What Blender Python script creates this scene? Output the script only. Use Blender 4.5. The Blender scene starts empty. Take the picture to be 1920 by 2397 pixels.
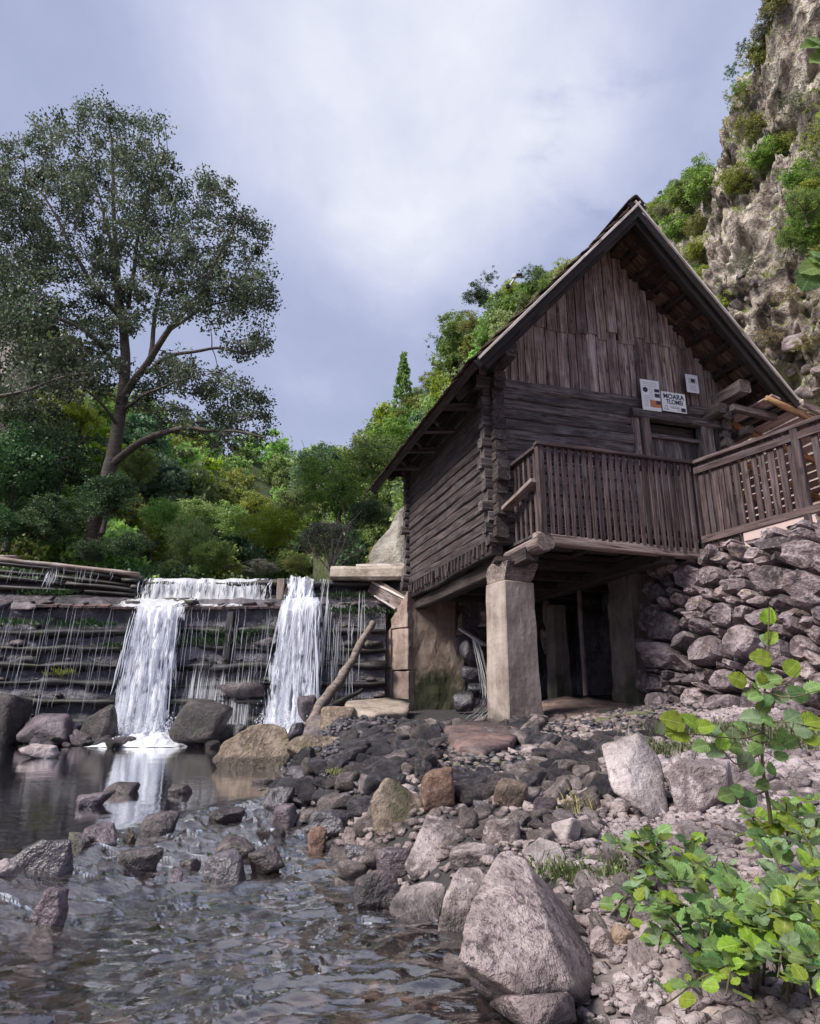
import bpy, bmesh, math, random
import numpy as np
from mathutils import Vector, Matrix
from mathutils.bvhtree import BVHTree
from mathutils.noise import noise as mnoise
random.seed(7)
rng = np.random.default_rng(7)
SC = bpy.context.scene
COL = SC.collection
# ------------------------------------------------------------------ camera
F, PITCH = 1560.0, math.radians(15.8)          # focal length in photograph pixels, upward tilt
CP, SP = math.cos(PITCH), math.sin(PITCH)
cam_d = bpy.data.cameras.new('camera')
cam_d.sensor_fit = 'VERTICAL'
cam_d.sensor_height = 36.0
cam_d.sensor_width = 36.0
cam_d.lens = F / 2397.0 * 36.0
cam_d.clip_start, cam_d.clip_end = 0.05, 3000
cam = bpy.data.objects.new('camera', cam_d)
COL.objects.link(cam)
cam.location = (0, 0, 0)
cam.rotation_euler = (math.radians(90) + PITCH, 0, 0)
SC.camera = cam
# ------------------------------------------------------------------ sky
SUN_DIR = Vector((-0.66, -0.38, 0.80)).normalized()      # towards the sun
W = bpy.data.worlds.new('World')
SC.world = W
W.use_nodes = True
wt = W.node_tree
wt.nodes.clear()
def wn(t, **kw):
    n = wt.nodes.new(t)
    for k, v in kw.items():
        setattr(n, k, v)
    return n
def wmath(op, a, b=0.0, clamp=False):
    n = wn('ShaderNodeMath', operation=op, use_clamp=clamp)
    for i, x in enumerate((a, b)):
        if isinstance(x, (int, float)):
            n.inputs[i].default_value = x
        else:
            wt.links.new(x, n.inputs[i])
    return n.outputs[0]
tc = wn('ShaderNodeTexCoord')
sky = wn('ShaderNodeTexSky', sky_type='NISHITA', sun_disc=False)
sky.sun_elevation = math.asin(SUN_DIR.z)
sky.sun_rotation = math.atan2(SUN_DIR.x, SUN_DIR.y)
sky.air_density, sky.dust_density = 1.0, 2.0
sep = wn('ShaderNodeSeparateXYZ')
wt.links.new(tc.outputs['Generated'], sep.inputs[0])
zc = wmath('MAXIMUM', sep.outputs[2], 0.0)
den = wmath('ADD', zc, 0.22)
comb = wn('ShaderNodeCombineXYZ')
wt.links.new(wmath('DIVIDE', sep.outputs[0], den), comb.inputs[0])
wt.links.new(wmath('DIVIDE', sep.outputs[1], den), comb.inputs[1])
def wnoise(scale, detail, rough, dist, off, sx=1.0):
    mp = wn('ShaderNodeMapping')
    mp.inputs['Location'].default_value = off
    mp.inputs['Scale'].default_value = (sx, 1, 1)
    wt.links.new(comb.outputs[0], mp.inputs[0])
    n = wn('ShaderNodeTexNoise')
    n.inputs['Scale'].default_value = scale
    n.inputs['Detail'].default_value = detail
    n.inputs['Roughness'].default_value = rough
    n.inputs['Distortion'].default_value = dist
    wt.links.new(mp.outputs[0], n.inputs['Vector'])
    return n.outputs[0]
def wdir(u, v):
    return Vector((u - 960, F * CP - (1198.5 - v) * SP, F * SP + (1198.5 - v) * CP)).normalized()
def wspot(u, v, cos0, cos1):
    """soft thin place in the cloud deck around a direction"""
    d = wdir(u, v)
    n = wn('ShaderNodeVectorMath', operation='DOT_PRODUCT')
    wt.links.new(tc.outputs['Generated'], n.inputs[0])
    n.inputs[1].default_value = d
    m = wn('ShaderNodeMapRange', interpolation_type='SMOOTHERSTEP')
    m.inputs[1].default_value, m.inputs[2].default_value = cos0, cos1
    wt.links.new(n.outputs['Value'], m.inputs[0])
    return m.outputs[0]
n1 = wnoise(0.9, 5, 0.5, 0.4, (11.3, 6.2, 0))
n2 = wnoise(1.9, 7, 0.56, 0.2, (2.6, 9.1, 0), 1.3)
fac = wmath('ADD', wmath('MULTIPLY', n1, 0.42), wmath('MULTIPLY', n2, 0.58))
n3 = wnoise(3.0, 9, 0.6, 0.25, (7.9, 3.3, 0), 1.5)
fac = wmath('ADD', fac, wmath('MULTIPLY', wmath('SUBTRACT', n3, 0.5), 0.42))
b1 = wspot(930, 140, 0.925, 1.0)
b2 = wspot(420, 420, 0.93, 1.0)
fac = wmath('SUBTRACT', fac, 0.045)
fac = wmath('ADD', fac, wmath('MULTIPLY', b1, 0.42))
fac = wmath('ADD', fac, wmath('MULTIPLY', b2, 0.06))
def wstep(x, a_, b_):
    m = wn('ShaderNodeMapRange', interpolation_type='SMOOTHSTEP')
    m.inputs[1].default_value, m.inputs[2].default_value = a_, b_
    wt.links.new(x, m.inputs[0])
    return m.outputs[0]
dn = wstep(wnoise(3.6, 6, 0.58, 0.25, (1.2, 7.7, 0), 0.7), 0.44, 0.66)
dk = wmath('MULTIPLY', wspot(1375, 345, 0.9925, 0.9985), dn)
dk2 = wmath('MULTIPLY', wspot(1545, 380, 0.9925, 0.9985), dn)
fac = wmath('SUBTRACT', fac, wmath('ADD', wmath('MULTIPLY', dk, 0.34), wmath('MULTIPLY', dk2, 0.30)))
wisp = wmath('MULTIPLY', wspot(910, 560, 0.994, 0.9995), wmath('SUBTRACT', wnoise(4.0, 6, 0.6, 0.2, (5.2, 0.7, 0)), 0.35))
fac = wmath('ADD', fac, wmath('MULTIPLY', wisp, 0.40))
rmp = wn('ShaderNodeValToRGB')
els = rmp.color_ramp.elements
els[0].position, els[0].color = 0.26, (0.345, 0.39, 0.575, 1)
els[1].position, els[1].color = 1.05, (0.86, 0.88, 0.97, 1)
e = els.new(0.52); e.color = (0.44, 0.485, 0.69, 1)
e = els.new(0.72); e.color = (0.59, 0.625, 0.81, 1)
wt.links.new(fac, rmp.inputs[0])
cl = wn('ShaderNodeVectorMath', operation='SCALE')
wt.links.new(rmp.outputs[0], cl.inputs[0])
cl.inputs['Scale'].default_value = 2.65
mixs = wn('ShaderNodeMix', data_type='RGBA')
mixs.inputs[0].default_value = 0.96
wt.links.new(sky.outputs[0], mixs.inputs[6])
wt.links.new(cl.outputs[0], mixs.inputs[7])
bg = wn('ShaderNodeBackground')
bg.inputs[1].default_value = 0.1
wt.links.new(mixs.outputs[2], bg.inputs[0])
wo = wn('ShaderNodeOutputWorld')
wt.links.new(bg.outputs[0], wo.inputs[0])
# ------------------------------------------------------------------ sun behind thin cloud
sd = bpy.data.lights.new('sun', 'SUN')
sd.energy, sd.angle, sd.color = 1.5, math.radians(22), (1.0, 0.95, 0.87)
sun = bpy.data.objects.new('sun', sd)
COL.objects.link(sun)
sun.rotation_euler = SUN_DIR.to_track_quat('Z', 'Y').to_euler()
VS = SC.view_settings
VS.view_transform, VS.look, VS.gamma, VS.exposure = 'Standard', 'None', 1.0, 1.93
try:
    VS.use_curve_mapping = False
except Exception:
    pass
SC.cycles.max_bounces = 8
SC.cycles.transparent_max_bounces = 24
SC.cycles.caustics_reflective = SC.cycles.caustics_refractive = False

# ================================================================== helpers
def ray(u, v):
    up = 1198.5 - v
    return Vector((u - 960.0, F * CP - up * SP, F * SP + up * CP))
def at(u, v, Y):
    d = ray(u, v)
    return d * (Y / d.y)
def at_z(u, v, z):
    d = ray(u, v)
    return d * (z / d.z)
def ppm(p):
    """photograph pixels per metre at a point"""
    return F / (p[1] * CP + p[2] * SP)

def hash3(ix, iy, iz, seed):
    h = (ix.astype(np.int64) * 374761393 + iy.astype(np.int64) * 668265263 + iz.astype(np.int64) * 2147483647 + seed * 974634777) & 0xFFFFFFFF
    h = ((h ^ (h >> 13)) * 1274126177) & 0xFFFFFFFF
    h = ((h ^ (h >> 16)) * 2246822519) & 0xFFFFFFFF
    h = h ^ (h >> 15)
    return (h & 0xFFFFFF) / float(0xFFFFFF) * 2 - 1
def vnoise(P, seed=0):
    P = np.asarray(P, float)
    i = np.floor(P).astype(np.int64)
    f = P - i
    f = f * f * f * (f * (f * 6 - 15) + 10)
    r = 0
    for dx in (0, 1):
        wx = f[:, 0] if dx else 1 - f[:, 0]
        for dy in (0, 1):
            wy = f[:, 1] if dy else 1 - f[:, 1]
            for dz in (0, 1):
                wz = f[:, 2] if dz else 1 - f[:, 2]
                r = r + wx * wy * wz * hash3(i[:, 0] + dx, i[:, 1] + dy, i[:, 2] + dz, seed)
    return r
def fbm(P, octaves=4, seed=0, gain=0.5, lac=2.03, ridged=False):
    P = np.asarray(P, float)
    a, s, t = 1.0, 0.0, 0.0
    for k in range(octaves):
        n = vnoise(P, seed + k * 17)
        if ridged:
            n = 1 - 2 * np.abs(n)
        s = s + a * n
        t += a
        a *= gain
        P = P * lac + 11.3
    return s / t
def sstep(a, b, x):
    t = np.clip((x - a) / (b - a), 0, 1)
    return t * t * (3 - 2 * t)

def mesh(name, V, Fc, smooth=False, attrs=None):
    me = bpy.data.meshes.new(name)
    V = np.asarray(V, np.float32)
    if isinstance(Fc, np.ndarray):
        n, k = Fc.shape
        me.vertices.add(len(V))
        me.vertices.foreach_set('co', V.ravel())
        me.loops.add(n * k)
        me.loops.foreach_set('vertex_index', Fc.astype(np.int32).ravel())
        me.polygons.add(n)
        me.polygons.foreach_set('loop_start', np.arange(0, n * k, k, dtype=np.int32))
        me.update(calc_edges=True)
        me.validate()
    else:
        me.from_pydata([tuple(map(float, v)) for v in V], [], Fc)
        me.update()
    if smooth:
        me.polygons.foreach_set('use_smooth', np.ones(len(me.polygons), bool))
    for k, (dom, arr) in (attrs or {}).items():
        a = me.attributes.new(k, 'FLOAT', dom)
        a.data.foreach_set('value', np.asarray(arr, np.float32))
    return me
def link(name, me, mat=None, parent=None, M=None, **props):
    o = bpy.data.objects.new(name, me)
    COL.objects.link(o)
    if mat is not None and me is not None and not me.materials:
        me.materials.append(mat)
    if parent is not None:
        o.parent = parent
    if M is not None:
        o.matrix_basis = M
    for k, v in props.items():
        if v is not None:
            o['category' if k == 'cat' else k] = v
    return o
def thing(name, label, cat, loc=(0, 0, 0), rz=0.0, group=None):
    o = bpy.data.objects.new(name, None)
    COL.objects.link(o)
    o.location = loc
    o.rotation_euler = (0, 0, rz)
    o.empty_display_size = 0.2
    o['label'], o['category'] = label, cat
    if group:
        o['group'] = group
    return o
def frame(p0, p1, up=(0, 0, 1)):
    """matrix whose X axis runs from p0 to p1"""
    p0, p1 = Vector(p0), Vector(p1)
    x = (p1 - p0).normalized()
    y = Vector(up).cross(x)
    if y.length < 1e-4:
        y = Vector((0, 1, 0)).cross(x)
    y.normalize()
    z = x.cross(y)
    m = Matrix((x, y, z)).transposed().to_4x4()
    m.translation = p0
    return m
_cache = {}
def timber_mesh(L, w, h, wob=0.004, cut=0.12, seed=0, round_=False, segs=None, taper=1.0):
    """a hewn timber along +X, width w (Y), height h (Z), slightly uneven"""
    key = (round(L, 2), round(w, 3), round(h, 3), wob, cut, seed, round_, taper)
    if key in _cache:
        return _cache[key]
    n = segs or max(2, min(14, int(L / 0.3) + 1))
    if round_:
        k = 10
        ang = np.arange(k) / k * 2 * np.pi
        prof = np.stack([np.cos(ang) * w / 2, np.sin(ang) * h / 2], 1)
    else:
        c = cut * min(w, h)
        a, b = w / 2, h / 2
        prof = np.array([(-a + c, -b), (a - c, -b), (a, -b + c), (a, b - c), (a - c, b), (-a + c, b), (-a, b - c), (-a, -b + c)])
        k = 8
    V = []
    for i in range(n + 1):
        x = L * i / n
        s = 1 + (taper - 1) * i / n
        P = np.stack([np.full(k, x * 2.3), prof[:, 0] * 9, prof[:, 1] * 9], 1)
        dn = vnoise(P + seed * 7.7, seed) * wob
        dx = vnoise(np.stack([prof[:, 0] * 30, prof[:, 1] * 30, np.full(k, i * 1.0)], 1), seed + 3) * wob * 0.8 if i in (0, n) else 0
        r = np.linalg.norm(prof, axis=1, keepdims=True)
        pr = prof * s * (1 + dn[:, None] / np.maximum(r, 0.01))
        bow = vnoise(np.array([[x * 0.9 + seed, seed * 3.1, 0.5]]), seed + 9)[0] * wob * 1.4
        V.append(np.stack([np.full(k, x) + dx, pr[:, 0] + bow, pr[:, 1] + bow * 0.7], 1))
    V = np.concatenate(V)
    Fc = []
    for i in range(n):
        for j in range(k):
            a, b = i * k + j, i * k + (j + 1) % k
            Fc.append((a, b, b + k, a + k))
    Fc.append(tuple(range(k - 1, -1, -1)))
    Fc.append(tuple(n * k + j for j in range(k)))
    me = mesh('timber', V, Fc, smooth=False)
    if round_:
        me.polygons.foreach_set('use_smooth', np.array([len(f) == 4 for f in Fc]))
    _cache[key] = me
    return me
def beam(name, parent, p0, p1, w, h, mat, up=(0, 0, 1), wob=0.004, cut=0.12, seed=None, round_=False, taper=1.0, **props):
    L = (Vector(p1) - Vector(p0)).length
    me = timber_mesh(L, w, h, wob, cut, random.randrange(6) if seed is None else seed, round_, taper=taper)
    if me.materials and me.materials[0] != mat:
        me = me.copy(); me.materials.clear()
    return link(name, me, mat, parent, frame(p0, p1, up), **props)
def boxmesh(x0, x1, y0, y1, z0, z1):
    V = [(x, y, z) for x in (x0, x1) for y in (y0, y1) for z in (z0, z1)]
    Fc = [(0, 1, 3, 2), (4, 6, 7, 5), (0, 4, 5, 1), (2, 3, 7, 6), (0, 2, 6, 4), (1, 5, 7, 3)]
    return V, Fc
def bevbox(name, parent, lo, hi, mat, bev=0.01, M=None, rough=0.0, seed=0, sub=0, **props):
    """a bevelled, optionally roughened block"""
    bm = bmesh.new()
    V, Fc = boxmesh(lo[0], hi[0], lo[1], hi[1], lo[2], hi[2])
    vs = [bm.verts.new(v) for v in V]
    for f in Fc:
        bm.faces.new([vs[i] for i in f])
    bmesh.ops.recalc_face_normals(bm, faces=bm.faces)
    if sub:
        bmesh.ops.subdivide_edges(bm, edges=bm.edges[:], cuts=sub, use_grid_fill=True)
    if bev and not sub:
        bmesh.ops.bevel(bm, geom=bm.edges[:], offset=bev, segments=2, affect='EDGES')
    if rough:
        for v in bm.verts:
            p = v.co * 3.1 + Vector((seed * 3.3, 0, 0))
            v.co += Vector((mnoise(p), mnoise(p + Vector((9, 2, 1))), mnoise(p + Vector((3, 7, 5))))) * rough
            p *= 3.3
            v.co += Vector((mnoise(p), mnoise(p + Vector((9, 2, 1))), mnoise(p + Vector((3, 7, 5))))) * rough * 0.45
    me = bpy.data.meshes.new(name)
    bm.to_mesh(me)
    bm.free()
    return link(name, me, mat, parent, M, **props)
def tube(pts, rad, k=6):
    """vertices and quads of a tapering tube through pts"""
    P = np.asarray(pts, float)
    R = np.broadcast_to(np.asarray(rad, float), (len(P),))
    T = np.gradient(P, axis=0)
    T /= np.linalg.norm(T, axis=1, keepdims=True) + 1e-9
    ref = np.where(np.abs(T[:, 2:3]) > 0.9, np.array([[1.0, 0, 0]]), np.array([[0, 0, 1.0]]))
    ref = np.broadcast_to(ref[len(P) // 2], T.shape)
    A = np.cross(ref, T); A /= np.linalg.norm(A, axis=1, keepdims=True) + 1e-9
    B = np.cross(T, A)
    ang = np.arange(k) / k * 2 * np.pi
    V = P[:, None] + R[:, None, None] * (np.cos(ang)[None, :, None] * A[:, None] + np.sin(ang)[None, :, None] * B[:, None])
    V = V.reshape(-1, 3)
    i = np.arange(len(P) - 1)[:, None] * k
    j = np.arange(k)[None]
    Q = np.stack([i + j, i + (j + 1) % k, i + (j + 1) % k + k, i + j + k], -1).reshape(-1, 4)
    return V, Q
class Bag:
    """collects quads/tris of one mesh"""
    def __init__(s): s.V, s.F, s.n, s.T = [], [], 0, []
    def add(s, V, Q, tint=None):
        V = np.asarray(V, float); Q = np.asarray(Q)
        s.V.append(V); s.F.append(Q + s.n); s.n += len(V)
        s.T.append(np.full(len(Q), 0.5) if tint is None else np.broadcast_to(tint, (len(Q),)))
    def mesh(s, name, smooth=False):
        return mesh(name, np.concatenate(s.V), np.concatenate(s.F), smooth, {'tint': ('FACE', np.concatenate(s.T))})
def spline(pts, n):
    P = np.asarray(pts, float)
    if len(P) < 3:
        t = np.linspace(0, 1, n)[:, None]
        return P[0] * (1 - t) + P[-1] * t
    ext = np.concatenate([[2 * P[0] - P[1]], P, [2 * P[-1] - P[-2]]])
    out = []
    for t in np.linspace(0, len(P) - 1 - 1e-6, n):
        i = int(t); f = t - i
        a, b, c, d = ext[i], ext[i + 1], ext[i + 2], ext[i + 3]
        out.append(0.5 * (2 * b + (c - a) * f + (2 * a - 5 * b + 4 * c - d) * f * f + (3 * b - a - 3 * c + d) * f ** 3))
    return np.array(out)

# ---- rocks
_ico = {}
def ico(sub):
    if sub not in _ico:
        bm = bmesh.new()
        bmesh.ops.create_icosphere(bm, subdivisions=sub, radius=1)
        V = np.array([v.co[:] for v in bm.verts])
        T = np.array([[v.index for v in f.verts] for f in bm.faces])
        bm.free()
        _ico[sub] = (V, T)
    return _ico[sub]
def planes_rock(N, H, sub=3, soft=14.0, noise=0.04, nscale=2.2, seed=0, octaves=4):
    """radial rock inside the planes d.n <= h; soft rounds its edges"""
    D, T = ico(sub)
    q = (D @ N.T) / H[None]                      # reciprocal distance per plane
    q = np.maximum(q, 1e-3)
    m = q.max(1, keepdims=True)
    inv = m[:, 0] * (np.sum((q / m) ** soft, 1)) ** (1.0 / soft)
    V = D / inv[:, None]
    r = 1 + noise * fbm(V * nscale + seed * 5.1, octaves, seed) + noise * 0.7 * fbm(V * nscale * 0.8 + seed * 2.7 + 40, 3, seed + 5, ridged=True)
    return V * r[:, None], T
def rock_vt(seed, sub=2, np_=9, soft=24, noise=0.07, flat=1.0, nscale=2.2):
    r = np.random.default_rng(seed)
    N = r.normal(size=(np_ + 6, 3)); N /= np.linalg.norm(N, axis=1, keepdims=True)
    N[:6] = [(1, 0, 0), (-1, 0, 0), (0, 1, 0), (0, -1, 0), (0, 0, 1), (0, 0, -1)]
    N += r.normal(size=N.shape) * 0.18; N /= np.linalg.norm(N, axis=1, keepdims=True)
    H = r.uniform(0.62, 1.0, len(N))
    V, T = planes_rock(N, H, sub, soft, noise, nscale, seed)
    lo, hi = V.min(0), V.max(0)
    V = (V - (lo + hi) / 2) / ((hi - lo) / 2)
    V[:, 2] *= flat
    return V, T
def hull_rock(points, sub=4, soft=70, noise=0.03, nscale=2.0, seed=0, shrink=1.0):
    """rock filling the convex hull of given points; returns centre, vertices about it and triangles"""
    P = np.array([tuple(p) for p in points], float)
    c = P.mean(0)
    bm = bmesh.new()
    for p in P - c:
        bm.verts.new(p)
    bmesh.ops.convex_hull(bm, input=bm.verts[:])
    bm.normal_update()
    N = np.array([f.normal[:] for f in bm.faces])
    H = np.array([f.normal.dot(f.verts[0].co) for f in bm.faces])
    bm.free()
    ok = H > 1e-4
    s = np.linalg.norm(P - c, axis=1).max()
    V, T = planes_rock(N[ok], np.maximum(H[ok], 0.08 * s) / s, sub, soft, noise, nscale, seed, 5)
    return Vector(c), V * s, T
# ================================================================== materials
class G:
    def __init__(s, name):
        s.m = bpy.data.materials.new(name)
        s.m.use_nodes = True
        s.t = s.m.node_tree
        s.t.nodes.clear()
        s.o = s.n('ShaderNodeOutputMaterial')
    def n(s, typ, ins=None, **props):
        nd = s.t.nodes.new(typ)
        for k, v in props.items():
            setattr(nd, k, v)
        for k, v in (ins or {}).items():
            s.put(nd.inputs[k], v)
        return nd
    def put(s, sock, v):
        if isinstance(v, bpy.types.NodeSocket):
            s.t.links.new(v, sock)
        elif isinstance(v, (tuple, list)) and len(v) == 3 and sock.type == 'RGBA':
            sock.default_value = (*v, 1)
        else:
            sock.default_value = v
    def coord(s, kind='Object', scale=(1, 1, 1), rnd=0.0):
        tcn = s.n('ShaderNodeTexCoord')
        vec = tcn.outputs[kind]
        if rnd:
            oi = s.n('ShaderNodeObjectInfo')
            vec = s.n('ShaderNodeVectorMath', {0: vec, 1: s.n('ShaderNodeCombineXYZ', {0: s.math('MULTIPLY', oi.outputs['Random'], rnd), 1: s.math('MULTIPLY', oi.outputs['Random'], rnd * 0.61), 2: s.math('MULTIPLY', oi.outputs['Random'], rnd * 1.7)}).outputs[0]}, operation='ADD').outputs[0]
        mp = s.n('ShaderNodeMapping', {0: vec})
        mp.inputs['Scale'].default_value = scale
        return mp.outputs[0]
    def random(s):
        return s.n('ShaderNodeObjectInfo').outputs['Random']
    def noise(s, vec, scale, detail=4, rough=0.55, dist=0.0):
        return s.n('ShaderNodeTexNoise', {'Vector': vec, 'Scale': scale, 'Detail': detail, 'Roughness': rough, 'Distortion': dist}).outputs[0]
    def voro(s, vec, scale, feature='F1'):
        return s.n('ShaderNodeTexVoronoi', {'Vector': vec, 'Scale': scale}, feature=feature).outputs['Distance']
    def ramp(s, fac, stops):
        r = s.n('ShaderNodeValToRGB', {0: fac})
        el = r.color_ramp.elements
        for i, (p, c) in enumerate(stops):
            e = el[i] if i < 2 else el.new(p)
            e.position = p
            e.color = (*c, 1) if isinstance(c, (tuple, list)) else (c, c, c, 1)
        return r.outputs[0]
    def step(s, x, a, b, lo=0.0, hi=1.0):
        return s.n('ShaderNodeMapRange', {0: x, 1: a, 2: b, 3: lo, 4: hi}, interpolation_type='SMOOTHSTEP').outputs[0]
    def mix(s, f, a, b, blend='MIX'):
        return s.n('ShaderNodeMix', {0: f, 6: a, 7: b}, data_type='RGBA', blend_type=blend).outputs[2]
    def math(s, op, a, b=0.0, clamp=False):
        return s.n('ShaderNodeMath', {0: a, 1: b}, operation=op, use_clamp=clamp).outputs[0]
    def bump(s, h, strength=0.5, dist=0.02, normal=None):
        d = {'Height': h, 'Strength': strength, 'Distance': dist}
        if normal is not None:
            d['Normal'] = normal
        return s.n('ShaderNodeBump', d).outputs[0]
    def hsv(s, col, h=0.5, sat=1.0, v=1.0):
        return s.n('ShaderNodeHueSaturation', {'Hue': h, 'Saturation': sat, 'Value': v, 'Color': col}).outputs[0]
    def pbr(s, **k):
        p = s.n('ShaderNodeBsdfPrincipled')
        for a, v in k.items():
            s.put(p.inputs[a.replace('_', ' ')], v)
        return p.outputs[0]
    def done(s, sh):
        s.t.links.new(sh, s.o.inputs[0])
        return s.m
    def norm_z(s):
        g = s.n('ShaderNodeNewGeometry')
        return s.n('ShaderNodeSeparateXYZ', {0: g.outputs['Normal']}).outputs[2]
    def pos_z(s):
        g = s.n('ShaderNodeNewGeometry')
        return s.n('ShaderNodeSeparateXYZ', {0: g.outputs['Position']}).outputs[2]
    def attr(s, name):
        return s.n('ShaderNodeAttribute', attribute_name=name).outputs['Fac']

def rock_mat(name, dark, mid, light, wet=0.0, spots=0.35, moss=0.0, mosscol=(0.07, 0.085, 0.02), scale=3.0, vary=0.25, waterline=None, kind='Object', bumpd=0.03, accent=None):
    g = G(name)
    c = g.coord(kind, (1, 1, 1), 7.0)
    a = g.noise(c, scale, 6, 0.62, 0.3)
    b = g.noise(c, scale * 5.5, 5, 0.7)
    v = g.noise(c, scale * 13, 3, 0.55)
    col = g.ramp(a, [(0.36, dark), (0.66, light), (0.50, mid)])
    col = g.mix(g.step(b, 0.52, 0.66, 0, 0.7), col, light)
    col = g.mix(g.step(b, 0.47, 0.35, 0, min(1.0, spots * 2.0)), col, dark)
    col = g.mix(g.step(v, 0.60, 0.72, 0, spots), col, tuple(x * 0.3 for x in dark))
    if accent:
        col = g.mix(g.step(g.noise(c, scale * 1.3, 4, 0.6, 0.5), 0.55, 0.7, 0, 0.7), col, accent)
    rnd = g.random()
    col = g.hsv(col, g.math('ADD', g.math('MULTIPLY', rnd, 0.03), 0.485), 1.0, g.math('ADD', g.math('MULTIPLY', rnd, 2 * vary), 1 - vary))
    if moss:
        mk = g.math('MULTIPLY', g.step(g.noise(c, scale * 0.9, 5, 0.65, 0.4), 0.60 - moss * 0.25, 0.74 - moss * 0.2), 0.9)
        col = g.mix(mk, col, g.mix(g.noise(c, scale * 12, 2), mosscol, tuple(x * 2.0 for x in mosscol)))
    rough = g.math('ADD', g.math('MULTIPLY', b, 0.25), 0.62)
    if waterline is not None:
        wl = g.step(g.math('ADD', g.pos_z(), g.math('MULTIPLY', a, -0.10)), waterline - 0.045, waterline + 0.015, 1, 0)
        col = g.mix(wl, col, g.hsv(col, 0.5, 1.1, 0.38))
        rough = g.math('SUBTRACT', rough, g.math('MULTIPLY', wl, 0.40))
    if wet:
        rough = g.math('SUBTRACT', rough, wet * 0.48)
    h = g.math('ADD', g.math('MULTIPLY', a, 0.5), g.math('ADD', g.math('MULTIPLY', b, 0.55), g.math('MULTIPLY', v, 0.18)))
    nb = g.bump(h, 1.0, bumpd * 1.5)
    return g.done(g.pbr(Base_Color=col, Roughness=rough, Normal=nb, Specular_IOR_Level=0.5 + wet * 0.2))

def wood_mat(name, dark, mid, light, vary=0.25, grain=1.0, gray=0.3, moss=0.0, wet=0.0):
    g = G(name)
    c = g.coord('Object', (1, 1, 1), 9.0)
    cs = g.n('ShaderNodeMapping', {0: c}); cs.inputs['Scale'].default_value = (0.9, 14, 14)
    c2 = g.n('ShaderNodeMapping', {0: c}); c2.inputs['Scale'].default_value = (2.2, 46, 46)
    a = g.noise(cs.outputs[0], 1.6 * grain, 5, 0.6, 0.9)
    b = g.noise(c2.outputs[0], 1.4 * grain, 3, 0.6, 0.4)
    d = g.noise(c, 2.6, 4, 0.6)
    col = g.ramp(a, [(0.28, dark), (0.72, light), (0.48, mid)])
    col = g.mix(g.step(b, 0.47, 0.36, 0, 0.8), col, tuple(x * 0.3 for x in dark))
    grey = tuple((light[0] + light[1] + light[2]) / 3 * k for k in (1.0, 0.95, 1.02))
    col = g.mix(g.step(d, 0.5, 0.72, 0, gray), col, grey)
    col = g.mix(g.step(d, 0.45, 0.3, 0, 0.5), col, dark)
    knots = g.n('ShaderNodeMapping', {0: c}); knots.inputs['Scale'].default_value = (2.2, 6, 6)
    col = g.mix(g.step(g.voro(knots.outputs[0], 1.0), 0.16, 0.05, 0, 0.7), col, tuple(x * 0.4 for x in dark))
    rnd = g.random()
    col = g.hsv(col, g.math('ADD', g.math('MULTIPLY', rnd, 0.03), 0.485), 1.0, g.math('ADD', g.math('MULTIPLY', rnd, 2 * vary), 1 - vary))
    if moss:
        mk = g.step(g.noise(c, 3.0, 5, 0.65), 0.62 - moss * 0.2, 0.74 - moss * 0.15, 0, 0.85)
        col = g.mix(mk, col, (0.05, 0.075, 0.02))
    rough = 0.8 - 0.5 * wet
    h = g.math('ADD', g.math('MULTIPLY', a, 0.5), g.math('MULTIPLY', b, 0.6))
    return g.done(g.pbr(Base_Color=col, Roughness=rough, Normal=g.bump(h, 0.7, 0.012), Specular_IOR_Level=0.35 + wet * 0.4))

def leaf_mat(name, dark, mid, light, vary=0.18, trans=0.3, tint=True):
    g = G(name)
    f = g.attr('tint') if tint else g.random()
    c = g.coord('Object', (1, 1, 1))
    n = g.noise(c, 0.55, 3, 0.6)
    f2 = g.math('ADD', g.math('MULTIPLY', f, 0.65), g.math('MULTIPLY', n, 0.42))
    col = g.ramp(f2, [(0.18, dark), (0.86, light), (0.5, mid)])
    rnd = g.random()
    col = g.hsv(col, g.math('ADD', g.math('MULTIPLY', rnd, 0.035), 0.4825), g.math('ADD', g.math('MULTIPLY', rnd, 0.25), 0.85), g.math('ADD', g.math('MULTIPLY', rnd, 2 * vary), 1 - vary))
    p = g.pbr(Base_Color=col, Roughness=0.48, Specular_IOR_Level=0.5)
    t = g.n('ShaderNodeBsdfTranslucent', {'Color': g.hsv(col, 0.49, 1.15, 1.35)}).outputs[0]
    return g.done(g.n('ShaderNodeMixShader', {0: trans, 1: p, 2: t}).outputs[0])

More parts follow.
